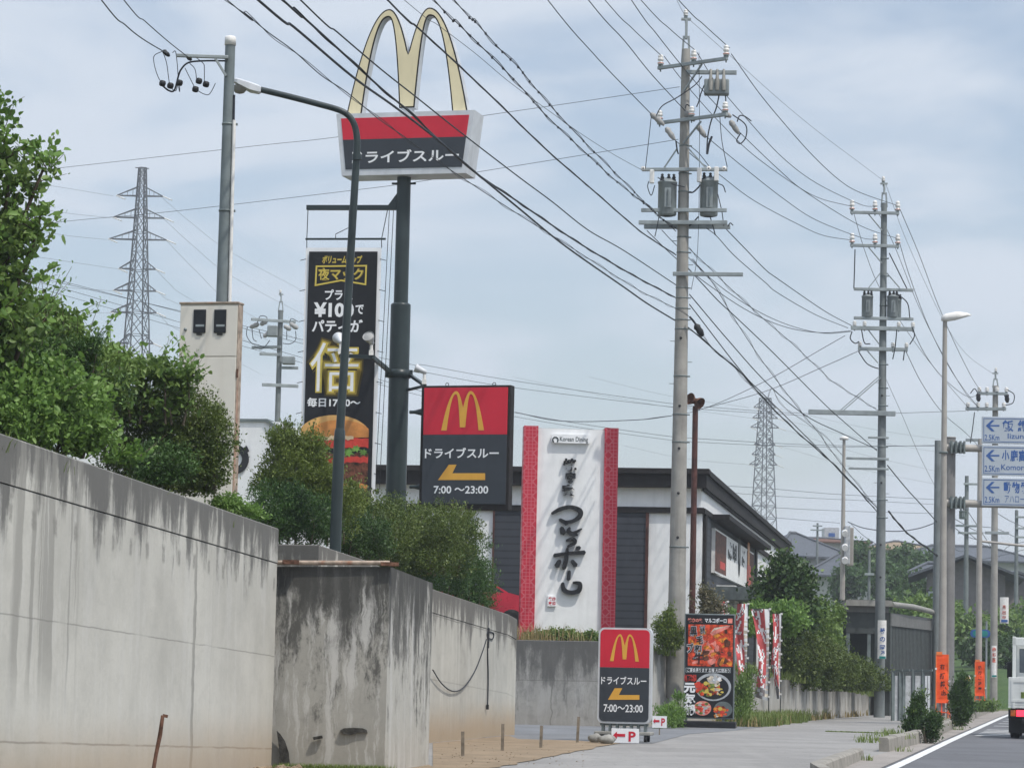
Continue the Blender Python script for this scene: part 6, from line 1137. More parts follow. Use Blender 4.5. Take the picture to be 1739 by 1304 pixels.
house(1372, 955, 330, 5, 13, 8, 2.4, .5, 'flat brown roofed building at the end of the restaurant roofline', 'plaster', 'rust', z=P(1375, 955, 330).z)
house(1560, 968, 330, 10, 9, 8, 1.2, 1.4, 'grey roofed house between the wooded crest and the lamp post', 'plaster', z=P(1572, 968, 330).z)
f = Fr(1412, 925, 340, 0); o = thing('building', 'small pale blue grey rooftop block with blue lettering on the skyline', 'building', f.o); a = f.L(1400, 920); b = f.L(1425, 896); MB().bb(a[0], b[0], 0, 3, -3, b[1]).build('wall', M['bowl'], o); mb = MB(); a = f.L(1407, 911); b = f.L(1418, 905); mb.bb(a[0], b[0], -.05, 0, a[1], b[1]); mb.build('blue_panel', M['blue'], o)
# ---------------------------------------------------------------- red car on the raised plot
cf_ = Fr(800, 1060, 78, 4, z=2.28); co = thing('parked_car', 'red hatchback parked behind the back wall, half hidden by the hedge', 'car', cf_.o, cf_.th); S = cf_.L
xf = S(914, 1040)[0]; X = lambda t: xf - 3.9 + 3.9 * t
hz_ = 1.02
prof = [(0, .35), (0.0, .75), (.02, .98), (.10, 1.02), (.24, 1.04), (.72, 1.05), (.80, 1.04), (.93, .92), (.985, .80), (1.0, .62), (1.0, .32), (.9, .24), (.1, .24)]
mb = MB(); mb.prism([(X(t), z) for t, z in prof], -.0, 1.62); bo = mb.build('body', M['carred'], co)
mb = MB(); mb.prism([(X(.03), 1.0), (X(.12), 1.44), (X(.22), 1.52), (X(.5), 1.52), (X(.60), 1.45), (X(.79), 1.03)], .1, 1.52); mb.build('cabin_glass', M['glass'], co)
mb = MB()
for a_, b_ in ((.60, .79), (.12, .03)):
    za, zb2 = (1.46, 1.03) if a_ > .5 else (1.45, 1.0)
    for y in (.09, 1.53): mb.bar((X(a_), y, za), (X(b_), y, zb2), .07, .05)
mb.build('pillar', M['carred'], co)
mb = MB(); mb.prism([(X(.12), 1.45), (X(.22), 1.54), (X(.5), 1.54), (X(.6), 1.47), (X(.58), 1.44), (X(.14), 1.42)], .06, 1.56); mb.build('roof', M['carred'], co)
for t in (.17, .82):
    for y in (-.02, 1.44): mb = MB(); mb.lathe((X(t), y, .31), [(0, .0), (0, .2), (.02, .3), (.16, .31), (.2, .28), (.2, 0)], 20, (0, 1, 0)); w_ = mb.build('wheel', M['tyre'], co)
mb = MB(); mb.bev(X(.945), X(.99), -.012, .25, .68, .80, .03); mb.build('headlight', M['porc'], co)
# ---------------------------------------------------------------- light truck at the right edge
tp = G(1712, 1253.5); to_ = thing('light_truck', 'white flatbed light truck with a lit red brake lamp driving away', 'truck', tp, -math.atan2((edge[-1] - edge[2]).x, (edge[-1] - edge[2]).y)); k_ = PPM(tp.y)
W = 1.68; ZB = (1253 - 1197) / k_; ZT = (1253 - 1150) / k_; ZF = (1253 - 1078) / k_
mb = MB(); mb.bev(0, W, 0, .04, ZB, ZT, .012); mb.bev(.02, W - .02, 3.0, 3.04, ZB, ZT, .01); mb.bev(0, .04, .04, 3.0, ZB, ZT, .01); mb.bev(W - .04, W, .04, 3.0, ZB, ZT, .01); bd = mb.build('cargo_bed', M['dullwhite'], to_)
mb = MB(); mb.bb(.0, W, .0, 3.0, ZB - .06, ZB); mb.build('bed_floor', M['dullwhite'], bd); mb = MB(); frame_poly(mb, [(.06, ZB + .08), (W - .06, ZB + .08), (W - .06, ZT - .06), (.06, ZT - .06)], .05, -.014, .0); mb.build('tailgate_frame', M['dullwhite'], bd)
mb = MB(); mb.bb(.28, .5, -.006, 0, ZB + .16, ZB + .3); mb.build('sticker', M['foodgrn'], bd)
for x in (.06, W - .06): mb = MB(); mb.bev(x - .04, x + .04, 2.98, 3.06, ZT, ZF, .01); mb.build('guard_post', M['dullwhite'], to_)
mb = MB(); mb.bev(.02, W - .02, 2.98, 3.06, ZF - .22, ZF - .02, .02); mb.build('guard_frame', M['dullwhite'], to_)
mb = MB(); mb.bev(.05, W - .05, 3.2, 4.7, .5, ZF - .12, .08); cbn = mb.build('cab', M['dullwhite'], to_); MB().bev(.18, W - .18, 3.185, 3.2, ZT + .12, ZF - .28, .006).build('rear_window', M['glass'], cbn)
mb = MB(); mb.bev(-.14, -.02, 4.4, 4.5, 1.35, 1.75, .03); mb.bar((-.05, 4.45, 1.4), (.1, 4.45, 1.3), .03); mb.build('wing_mirror', M['black'], to_)
mb = MB(); mb.bev(.05, W - .05, .05, 4.4, .42, ZB - .07, .02); mb.build('chassis', M['black'], to_)
for x in (.0, W): mb = MB(); mb.bev(min(x, x + (.42 if x == 0 else -.42)), max(x, x + (.42 if x == 0 else -.42)), .02, .12, .46, .66, .012); la = mb.build('lamp_cluster', M['black'], to_); s_ = 1 if x == 0 else -1; MB().bev(*sorted((x + s_ * .18, x + s_ * .36)), -.004, .02, .50, .64, .01).build('brake_lamp', M['tail'], la); MB().bev(*sorted((x + s_ * .05, x + s_ * .16)), .0, .02, .50, .64, .01).build('indicator', M['amber'], la)
mb = MB(); mb.bb(W / 2 - .17, W / 2 + .17, .0, .02, .47, .62); mb.build('number_plate', M['porc'], to_)
for x in (.12, .6, 1.1, W - .12): mb = MB(); mb.bev(x - .03, x + .03, -.03, .0, ZB - .07, ZB + .05, .006); mb.build('tailgate_hinge', M['dullwhite'], to_)
mb = MB(); mb.bev(.3, W - .3, .0, .08, .34, .45, .02); mb.build('bumper_bar', M['black'], to_); mb = MB(); mb.bb(.0, .5, .5, .53, .12, .46); mb.build('mud_flap', M['black'], to_)
for y in (.85, 3.9):
    for x in (.02, W - .24): mb = MB(); mb.lathe((x, y, .30), [(0, .0), (0, .18), (.02, .29), (.2, .30), (.22, .27), (.22, 0)], 20, (1, 0, 0)); wv_ = mb.build('wheel', M['tyre'], to_); mb = MB(); mb.lathe((x + (.0 if x < 1 else .222), y, .30), [(-.006, .0), (-.004, .14), (.0, .16)], 16, (1, 0, 0)); mb.build('rim', M['galv'], wv_)
# ---------------------------------------------------------------- orange upright banners and small roadside things
def strip_soil():
    pts = [(G(1525, 1262), .17), (G(1560, 1262), .19), (G(1600, 1246), .2), (G(1640, 1227), .22), (G(1664, 1216), .3), (G(1690, 1206), .36)]; mb = MB()
    for (p, z), w_ in zip(pts, (.16, .4, .85, 1, 1, 1)): q = V((-1.1 * w_, .25 * w_, 0)); mb.v += [p + V((-.12, 0, z - .03)), p + q * .5 + V((0, 0, z + .02)), p + q + V((0, 0, .0))]
    for i in range(len(pts) - 1):
        for j in range(2): mb.f.append([i * 3 + j, (i + 1) * 3 + j, (i + 1) * 3 + j + 1, i * 3 + j + 1][::-1]); mb.mi.append(0)
    tag(mb.build('planting_strip', M['ground']), kind='structure')
strip_soil()
def obanner(x0, x1, yt, yb, ybb, Y, text, label, z0, ys):
    f = Fr((x0 + x1) / 2, yb, Y, -6); f.o.z = z0; o = thing('upright_banner', label, 'banner', f.o, f.th, 'orange banners at the kerb'); S = f.L; a = S(x0, ybb); b = S(x1, yt); w = b[0] - a[0]
    mb = MB(); n = 12
    for i in range(n + 1):
        z = a[1] + (b[1] - a[1]) * i / n; yy = .012 * math.sin(i * .9); mb.v += [V((a[0] + w * .06, yy, z)), V((b[0] - w * .03, yy + .008 * math.sin(i * 1.7), z))]
    for i in range(n): mb.f.append([2 * i, 2 * i + 1, 2 * i + 3, 2 * i + 2]); mb.mi.append(0)
    mb.build('cloth', M['orange'], o)
    for x in (a[0] + w * .04, b[0] - w * .01): mb = MB(); mb.tube([(x, .0 if x < 0 else .02, 0), (x, .0, b[1])], .014, 8); mb.build('upright', M['orange2'], o)
    mb = MB(); mb.bb(a[0] + w * .05, a[0] + w * .5, -.02, .05, b[1] - .02, b[1] + .07); mb.build('top_fold', M['orange2'], o)
    mb = MB(); mb.bar((a[0], .0, .18), (b[0] + .03, .0, .14), .03); mb.bar((a[0] + w * .5, .05, .05), (a[0] + w * .5, .05, .4), .025); mb.bar((b[0] - .02, 0, .5), (b[0] + .05, -.15, 0), .022); mb.build('stand', M['orange'], o)
    mb = MB(); mb.bb(a[0] + w * .3, a[0] + w * .75, .04, .07, .06, a[1] - .0); mb.build('weight_board', M['mauve'], o)
    mb = MB()
    for ch, (u0, u1, y0, y1) in zip(text, ys): put(mb, S, ch, u0, y0, u1, y1, -.025, .03)
    mb.build('lettering', M['black'], o)
    for px, py in ((x0 + 1, yt + 24), (x1 + 1, yt + 45)): p = S(px, py); mb = MB(); mb.box((p[0], -.02, p[1]), (.05, .03, .05)); mb.build('cloth_clip', M['porc'], o)
obanner(1588.5, 1611, 1111, 1219, 1193, 81, '右折禁止', 'larger orange banner with four black characters in front of the tall beige lamp post', .25, [(1596, 1604, 1127, 1136), (1596, 1605, 1142, 1152), (1597, 1605, 1156, 1166), (1598, 1606, 1171, 1180)])
obanner(1655, 1672.5, 1123, 1195, 1181, 117, '徐行ご注意', 'smaller distant orange banner standing before the grey lamp post', .40, [(1661, 1667, 1130, 1136), (1661, 1667, 1139, 1145), (1661, 1667, 1148, 1154), (1661, 1667, 1157, 1163), (1661, 1667, 1166, 1171)])
for px, py, h, lb_ in ((1698.5, 1191, 20, 'red post cone on the far island, left of two'), (1709.5, 1192, 20, 'red post cone just left of the truck')):
    p = G(px, py); o = thing('post_cone', lb_, 'traffic cone', p, 0, 'red post cones'); h_ = h / PPM(p.y); mb = MB(); mb.box((0, 0, .04), (.5, .5, .08)); mb.build('base', M['cone'], o); mb = MB(); mb.cyl((0, 0, .08), (0, 0, h_), .09, .05, 12); mb.build('post', M['cone'], o); mb = MB(); mb.cyl((0, 0, h_ * .7), (0, 0, h_ * .85), .075, .07, 12); mb.build('white_band', M['porc'], o)
p = P(1641, 1205, 95); o = thing('marker_post', 'white delineator post with an orange reflector behind the roadside shrub', 'post', (p.x, p.y, 0)); zt_ = P(1641, 1152, 95).z; mb = MB(); mb.cyl((0, 0, -.1), (0, 0, zt_ - .1), .06, .06, 12); mb.build('post', M['porc'], o); mb = MB(); mb.cyl((0, .06, zt_), (0, -.06, zt_), .13, .13, 18); rr_ = mb.build('head', M['porc'], o); mb = MB(); mb.cyl((0, -.065, zt_), (0, -.075, zt_), .10, .10, 18); mb.build('reflector', M['yellow'], rr_)
f = Fr(1666, 1075, 120, -10); o = thing('street_name_plate', 'green and blue street name plate with rounded ends across the grey post', 'sign', f.o, f.th); S = f.L; a = S(1648, 1082); b = S(1682, 1069); MB().prism(rrect(a[0], b[0], a[1], b[1], (b[1] - a[1]) * .45), -.25, -.2).build('plate', M['blue'], o); MB().prism(rrect(a[0] + .1, b[0] - .1, a[1] + .05, b[1] - .05, (b[1] - a[1]) * .3), -.262, -.252).build('green_field', M['green_blue'], o); mb = MB(); mb.cyl((.22, -.1, -f.o.z), (.22, -.1, .5), .04, .04, 8); mb.build('post', M['galv'], o)
def plate(x0, x1, y0, y1, Y, chars, label, cm='blue', col=1, th=-4, extra=None):
    f = Fr((x0 + x1) / 2, (y0 + y1) / 2, Y, th); o = thing('pole_sign', label, 'sign', f.o, f.th); S = f.L; a = S(x0, y1); b = S(x1, y0); mb = MB(); n = 6
    for i in range(n + 1): t = i / n; x = a[0] + (b[0] - a[0]) * t; y = -.05 * math.sin(t * math.pi); mb.v += [V((x, y, a[1])), V((x, y, b[1]))]
    for i in range(n): mb.f.append([2 * i, 2 * i + 2, 2 * i + 3, 2 * i + 1]); mb.mi.append(0)
    mb.build('board', M['porc'], o); mb = MB(); m_ = M[cm]
    for ch, (u0, u1, w0, w1) in chars: put(mb, S, ch, u0, w0, u1, w1, -.06, .02)
    mb.build('lettering', m_, o)
    if extra: p0 = S(extra[0], extra[3]); p1 = S(extra[1], extra[2]); MB().bb(p0[0], p1[0], -.075, -.06, p0[1], p1[1]).build('colour_stripe', M[extra[4]], o)
plate(1490, 1505.5, 1053, 1118, 98.7, [('菊', (1494, 1503, 1066, 1076)), ('の', (1494, 1503, 1081, 1089)), ('園', (1494, 1503, 1095, 1103)), ('↗', (1495, 1502, 1105, 1111))], 'white vertical sign with dark blue characters strapped to the second pole', extra=(1493, 1504, 1114, 1118, 'green_blue'))
plate(1683.5, 1692.5, 1096, 1150, 125.6, [('歯', (1685, 1691, 1099, 1106)), ('科', (1685, 1691, 1108, 1115)), ('医', (1685, 1691, 1117, 1124))], 'white vertical sign with red characters low on the third pole', 'foodred', extra=(1684, 1692, 1146, 1149, 'green_blue'))
plate(1698, 1713, 1014, 1058, 126, [('売', (1702, 1708, 1027, 1034)), ('出', (1702, 1708, 1036, 1043)), ('中', (1702, 1708, 1045, 1051))], 'hanging white sign with red characters projecting right of the third pole', 'foodred', extra=(1700, 1711, 1052, 1056, 'blue'))
# wooden stakes in the sandy verge and the rusty stub by the long wall
for i, (px, yb, h) in enumerate(((786, 1284, 42), (853, 1275, 46), (918, 1270, 38), (980, 1261, 44))):
    p = G(px, yb); hh = h / PPM(p.y); mb = MB(p); mb.bar(p - V((0, 0, .1)), p + V((.01 * (i - 1), 0, hh)), .055, .05); o = tag(mb.build('wooden_stake', M['stake']), ('short wooden stake closest to the concrete block, in sandy soil', 'wooden stake beside the end of the back wall', 'low wooden stake on the open sandy verge', 'slim stake just left of the standing sign')[i], 'stake', 'stakes in the sandy verge'); o.location = p
p = P(264, 1304, 29.5); p.z = 0; mb = MB(); pts = [V((-.06, 0, -.1)), V((.0, 0, .35)), V((.035, 0, .55)), V((.055, .0, P(267, 1214, 29.5).z))]; mb.tube(pts, [.022, .019, .022, .018], 8); mb.bar(pts[-1], pts[-1] + V((.05, 0, -.01)), .03); o = tag(mb.build('rusty_stub', M['rust']), 'rusty broken post standing before the long pale wall', 'post'); o.location = p
# black cables on the back wall
def wcable(pts, r, label, Yo=-.06):
    q = []
    for px, py in pts:
        y = 51 + (px - 735) / (864 - 735) * 7.3; q.append(P(px, py, y + Yo - .1))
    mb = MB(); mb.tube(catmull(q, 6), r, 6); return mb, q
mb, q = wcable([(735, 1137), (750, 1160), (768, 1173), (786, 1168), (805, 1142), (818, 1110), (826, 1085)], .012, '')
cbx = tag(mb.build('wall_cable', M['cable']), 'thin cable drooping in a long loop across the back wall', 'cable')
mb, q = wcable([(830, 1053), (828, 1070), (838, 1075), (836, 1085), (827, 1080), (829, 1066), (828, 1100), (829, 1150), (828, 1200)], .014, '')
o = tag(mb.build('knotted_cable', M['cable']), 'black knotted cable hanging straight down the back wall with a plug at its end', 'cable'); mb = MB(); mb.box(q[-1], (.05, .05, .09)); mb.build('plug', M['black'], o); mb = MB(); mb.tube([q[5], q[6]], .03, 8); mb.build('knot', M['black'], o)
# vertical cloth flags of the restaurant
M['flagred'] = mat('flag_red_cloth', (0.48, 0.085, 0.09), 0.6, var=0.25, scale=4)
def flag(px, yt, yb, ycl, Y, wl, label, seed):
    f = Fr(px, yb, Y, -10); f.o.z = .0; o = thing('cloth_flag', label, 'flag', f.o, f.th, 'red and white restaurant flags'); S = f.L; r = random.Random(seed); zt_ = S(px, yt)[1]; zc = S(px, ycl)[1]; ppm = PPM(Y); w = wl / ppm
    mb = MB(); mb.cyl((0, 0, -.05), (0, 0, zt_ + .05), .014, .011, 8); mb.bar((-w, 0, zt_ - .01), (.12, 0, zt_ + .05), .012); mb.build('pole', M['black'], o)
    mb = MB(); nu, nv = 14, 54; ms = [M['flagred'], M['letterw'], M['mauve'], M['foodpale'], M['bowl']]
    for j in range(nv + 1):
        t = j / nv; curl = 1 - .35 * abs(math.sin(t * 3 + seed)) - (.25 * t)
        for i in range(nu + 1):
            u = i / nu; mb.v.append(V((-w * u * curl - .06 * t * u * math.sin(seed), .10 * math.sin(u * 5 + t * 6 + seed) * u, zt_ - (zt_ - zc) * t - .12 * u * math.sin(t * 4 + seed * 2) * t)))
    for m_ in ms: mb.m(m_)
    for j in range(nv):
        for i in range(nu):
            a = j * (nu + 1) + i; mb.f.append([a, a + nu + 1, a + nu + 2, a + 1]); U, T_ = i / nu, j / nv
            ci = math.floor(T_ * 4.6 + seed); dx, dy = U - .62 - .12 * math.sin(ci * 2.1 + seed), (T_ * 4.6 + seed - ci - .5) * 1.25; rr_ = math.hypot(dx, dy); an = math.atan2(dy, dx) + ci * 1.7 + seed
            if U < .28: k = 3 if (math.sin(j * 1.9) > .2 and T_ > .15) else (1 if T_ < .6 else 4)
            elif T_ > .86: k = 2 if (i // 3 + j // 2) % 3 else 4
            elif .20 < rr_ < .36 and math.sin(an) > -.55: k = 2 if .25 < rr_ < .32 else 1
            elif abs(dx + dy * .4 * math.sin(ci + seed)) < .07: k = 1
            else: k = 0
            mb.mi.append(k)
    mb.build('cloth', None, o)
    for k in range(7): z = zt_ - (zt_ - zc) * k / 6.3; mb = MB(); mb.box((-.0, 0, z), (.06, .035, .05)); mb.build('tie_loop', M['porc'], o)
flag(1233, 1021, 1230, 1150, 80, 24, 'topmost red and white flag peeking above the food signboard', 1.2)
flag(1268, 1025, 1232, 1170, 78, 27, 'wide red and white flag directly right of the food signboard', 2.1)
flag(1305, 1034, 1232, 1190, 80, 35, 'widest leaning red and white flag in the middle of the row', 3.3)
flag(1325, 1042, 1225, 1185, 82, 23, 'narrow curled flag furthest from the food signboard', 4.4)
# ---------------------------------------------------------------- foliage
LF = {'tree': leafmat('tree_leaf', (0.030, 0.064, 0.013), (0.080, 0.150, 0.030), (0.21, 0.29, 0.08), 0.22), 'hedge': leafmat('hedge_leaf', (0.034, 0.062, 0.013), (0.062, 0.102, 0.020), (0.130, 0.165, 0.036), 0.15), 'juniper': leafmat('juniper_leaf', (0.015, 0.043, 0.012), (0.035, 0.086, 0.020), (0.08, 0.145, 0.035), 0.15), 'bright': leafmat('bright_leaf', (0.042, 0.098, 0.018), (0.100, 0.20, 0.038), (0.22, 0.33, 0.088), 0.28), 'yellowish': leafmat('yellow_green_leaf', (0.058, 0.095, 0.017), (0.100, 0.150, 0.027), (0.185, 0.225, 0.052), 0.22), 'dark': leafmat('dark_leaf', (0.013, 0.034, 0.010), (0.029, 0.068, 0.017), (0.065, 0.115, 0.028), 0.15), 'far': leafmat('far_leaf', (0.025, 0.057, 0.020), (0.048, 0.097, 0.029), (0.085, 0.148, 0.045), .2), 'dry': leafmat('dry_blade', (0.181, 0.125, 0.057), (0.272, 0.204, 0.091), (0.340, 0.272, 0.136), .2), 'grass': leafmat('grass_blade', (0.057, 0.102, 0.023), (0.113, 0.171, 0.039), (0.216, 0.249, 0.080), .3), 'pinkish': leafmat('reddish_leaf', (0.05, 0.065, 0.03), (0.10, 0.11, 0.055), (0.20, 0.16, 0.11), .25)}
def unit(a): return a / np.maximum(np.linalg.norm(a, axis=1, keepdims=True), 1e-6)
def leaf_mesh(name, c, nrm, size, mt, parent, org, asp=.5, up=.3, jit=.6):
    n = len(c); ax = unit(nrm * (1 - jit) + RNG.normal(0, jit, (n, 3)) + np.array([0, 0, up])); t = unit(np.cross(ax, RNG.normal(0, 1, (n, 3)))); nn = np.cross(ax, t)
    s = (size * RNG.uniform(.45, 1.5, (n, 1))); w = s * asp; c = c - np.array(org)
    if size > .062 and size < .11 and asp > .4:          # near broad leaves: a folded, drooping blade of six points
        dn = np.array([0, 0, -1.0]) * s; q = [c - ax * s * .5, c - ax * s * .2 + t * w * .46 + nn * w * .16, c + ax * s * .18 + t * w * .42 + nn * w * .12 + dn * .05, c + ax * s * .5 + dn * .18, c + ax * s * .18 - t * w * .42 + nn * w * .12 + dn * .05, c - ax * s * .2 - t * w * .46 + nn * w * .16]; m_ = 6; fc = [(0, 1, 2, 3), (0, 3, 4, 5)]
    else: q = [c - ax * s * .5, c + t * w * .5 + nn * w * .12, c + ax * s * .5, c - t * w * .5 + nn * w * .12]; m_ = 4; fc = [(0, 1, 2, 3)]
    v = np.stack(q, 1).reshape(-1, 3); li = (np.arange(n, dtype=np.int32)[:, None, None] * m_ + np.array(fc, dtype=np.int32)[None]).ravel(); nf = n * len(fc)
    me = bpy.data.meshes.new(name); me.vertices.add(m_ * n); me.vertices.foreach_set('co', v.astype(np.float32).ravel()); me.loops.add(4 * nf); me.loops.foreach_set('vertex_index', li); me.polygons.add(nf); me.polygons.foreach_set('loop_start', np.arange(0, 4 * nf, 4, dtype=np.int32)); me.polygons.foreach_set('loop_total', np.full(nf, 4, dtype=np.int32))
    me.materials.append(mt); me.update(calc_edges=True); o = bpy.data.objects.new(name, me); COL.objects.link(o); o.parent = parent; return o
def cloud(blobs, n, clumps, sig, inner=.3):
    """leaf centres and outward normals in clumps over the surfaces of ellipsoids (cx,cy,cz,rx,ry,rz)"""
    C, N = [], []; B = np.array(blobs, float); wt = (B[:, 3] * B[:, 5]) ** 1.0; wt /= wt.sum()
    for b, w in zip(B, wt):
        k = max(3, int(clumps * w)); m_ = max(10, int(n * w)); d = unit(RNG.normal(0, 1, (k, 3))); rad = RNG.uniform(.66, 1.12, (k, 1)); cc = b[:3] + d * rad * b[3:6]
        i = RNG.integers(0, k, int(m_ * (1 - inner))); sg = sig * RNG.uniform(.6, 1.3, (k, 1))[i]; C.append(cc[i] + RNG.normal(0, 1, (len(i), 3)) * sg * np.array([1, 1, .8])); N.append(unit(d[i] / b[3:6] * b[3:6].mean()))
        q = m_ - len(i); d2 = unit(RNG.normal(0, 1, (q, 3))); C.append(b[:3] + d2 * b[3:6] * RNG.uniform(.15, .88, (q, 1))); N.append(d2)
    return np.concatenate(C), np.concatenate(N)
def shoots(blobs, n, length, per, spread=.04, zmin=0.2):
    C, N, lines = [], [], []; B = np.array(blobs, float)
    for _ in range(n):
        b = B[RNG.integers(0, len(B))]; d = unit(RNG.normal(0, 1, (1, 3)))[0]
        if d[2] < zmin: d[2] = abs(d[2]) + zmin; d /= np.linalg.norm(d)
        p = b[:3] + d * b[3:6] * .92; dr = d * .7 + np.array([RNG.normal(0, .3), RNG.normal(0, .3), .6]); dr /= np.linalg.norm(dr); L_ = length * RNG.uniform(.5, 1.3); t = np.linspace(.1, 1, per)[:, None]; q = p + dr * L_ * t + np.array([0, 0, -.12]) * (t ** 2) * L_
        C.append(q + RNG.normal(0, spread, (per, 3))); N.append(np.tile(dr, (per, 1))); lines.append((p, q[-1]))
    return np.concatenate(C), np.concatenate(N), lines
def plant(name, label, cat, base, blobs, n, leaf, mt, clumps=60, sig=.09, stems=6, stem_r=.02, group=None, asp=.5, up=.3, jit=.6, inner=.2, sh=None, mt2=None, crown='foliage', stemname='stems'):
    o = thing(name, label, cat, base, 0, group); c, nn = cloud(blobs, n, clumps, sig, inner); zlo = base[2] - .05
    k = c[:, 2] > zlo; c, nn = c[k], nn[k]
    if crown == 'foliage':
        low = [(b[0], b[1], (b[2] + base[2]) / 2, b[3] * .9, b[4] * .9, max((b[2] - base[2]) / 2 * 1.15, .05)) for b in blobs if b[2] - b[5] * .6 > base[2]]
        if low: c2, n2 = cloud(low, int(n * .35), int(clumps * .4), sig, .4); k = c2[:, 2] > zlo; c = np.concatenate([c, c2[k]]); nn = np.concatenate([nn, n2[k]])
    leaf_mesh(crown, c, nn, leaf, LF[mt], o, base, asp, up, jit)
    mb = MB(base); B = blobs
    for i in range(stems):
        b = B[i % len(B)]; tip = V((b[0] + random.uniform(-.5, .5) * b[3], b[1] + random.uniform(-.5, .5) * b[4], b[2] + random.uniform(.1, .7) * b[5])); a = V(base) + V((random.uniform(-.15, .15), random.uniform(-.1, .1), 0)) if stems < 4 or stemname == 'trunk' else V((b[0] + random.uniform(-.4, .4) * b[3], b[1], base[2])); m_ = a.lerp(tip, .5) + V((random.uniform(-.1, .1), random.uniform(-.1, .1), .05)); mb.tube(catmull([a, m_, tip], 4), [stem_r * (1 - .75 * i_ / 8) for i_ in range(9)], 6)
    if sh:
        c2, n2, ln = shoots(blobs, *sh)
        leaf_mesh('leaves', c2, n2, leaf * 1.05, LF[mt2 or mt], o, base, asp, up, .5)
        for a, b in ln: mb.tube([tuple(a), tuple(b)], [min(stem_r * .14, .006), .002], 4, False)
    if stems or sh: mb.build(stemname, M['bark'] if stemname == 'trunk' else M['twig'], o)
    return o
def B(px, py, Y, rx, rz, ry=None, dy=0): p = P(px, py, Y); k = PPM(Y); return (p.x, p.y + dy, p.z, rx / k, (ry or rx) / k, rz / k)
GB_ = 'shrubs along the walls'
def bz(px, py, Y): p = P(px, py, Y); return (p.x, p.y, p.z)
# big tree at the left edge
bt = [B(-90, 330, 31, 105, 170), B(4, 375, 31, 48, 44), B(36, 305, 31, 34, 20), B(-8, 265, 31, 24, 30), B(-26, 200, 31, 18, 40), B(26, 425, 31, 36, 30), B(0, 480, 31, 48, 40), B(64, 390, 31, 16, 12), B(-45, 560, 31, 100, 100), B(25, 560, 31, 50, 36), B(78, 288, 31, 12, 7)]
plant('broadleaf_tree', 'tall broadleaf tree at the left edge behind the long pale wall', 'tree', bz(-70, 740, 31), bt, 10500, .088, 'tree', 200, .085, 11, .06, None, .55, .1, .75, .2, (120, .42, 12, .035, -.2), 'bright', 'crown', 'trunk')
# loose shrubs on the bank behind the long wall
plant('leafy_bush', 'loose bright green bush spilling over the top of the long wall', 'bush', bz(40, 770, 31), [B(20, 690, 31, 80, 60), B(110, 690, 31.5, 75, 55), B(-60, 680, 31, 90, 80), B(60, 640, 31.5, 70, 50), B(150, 740, 31.5, 45, 28), B(220, 775, 32, 25, 10)], 14000, .068, 'bright', 240, .07, 8, .02, GB_, .55, .3, .7, .22, (46, .35, 8, .035, .0))
plant('leafy_bush', 'taller mixed bush between the left tree and the pylon', 'bush', bz(90, 740, 33), [B(60, 570, 33, 70, 60), B(120, 590, 33, 60, 45), B(150, 640, 33, 70, 50), B(20, 600, 33, 80, 70), B(70, 545, 33, 50, 35)], 13000, .068, 'tree', 240, .07, 8, .03, GB_, .5, .3, .7, .22, (50, .5, 9, .04, .0), 'bright')
plant('juniper_bush', 'dark feathery juniper reaching right out of the mixed bushes', 'bush', bz(110, 760, 32.5), [B(100, 600, 32.5, 35, 22), B(140, 590, 32.5, 30, 12), B(165, 578, 32.5, 18, 8), B(60, 590, 32.5, 50, 30), B(170, 655, 33, 55, 28)], 9000, .055, 'juniper', 190, .05, 4, .02, GB_, .25, .6, .6, .4)
plant('leafy_bush', 'slender leafy shrub arching in front of the meter cabinet', 'bush', bz(240, 720, 35.5), [B(240, 625, 35.5, 55, 18), B(290, 640, 35.5, 40, 14), B(190, 610, 35.5, 30, 22), B(320, 635, 35.5, 20, 8)], 2600, .075, 'tree', 90, .06, 6, .018, GB_, .5, .2, .7, .1, (26, .4, 8, .035, .0), 'bright')
hb = [B(250, 730, 36, 80, 85), B(310, 735, 36, 75, 85), B(350, 765, 36, 48, 70), B(200, 700, 36, 50, 55), B(290, 690, 36, 60, 40), B(360, 730, 36, 35, 40), B(240, 790, 36, 50, 40), B(320, 810, 36, 55, 30)]
plant('round_hedge', 'big rounded olive hedge in front of the meter cabinet', 'hedge', bz(300, 835, 36), hb, 44000, .036, 'hedge', 620, .055, 14, .022, GB_, .5, .3, .6, .2, (90, .16, 6, .02, .1), 'yellowish')
plant('round_hedge', 'small dark green shrub at the foot of the big rounded hedge', 'hedge', bz(265, 815, 35), [B(262, 785, 35, 40, 40), B(300, 790, 35, 30, 34)], 6000, .042, 'juniper', 120, .05, 4, .015, GB_, .35, .4, .6, .3)
plant('leafy_bush', 'low bright green weeds on the wall top just left of the conical shrub', 'bush', bz(400, 870, 36.5), [B(385, 852, 36.3, 28, 12), B(415, 865, 36.5, 26, 14), B(440, 878, 36.8, 14, 8)], 2600, .05, 'bright', 80, .04, 0, .01, GB_, .4, .4, .7, .2)
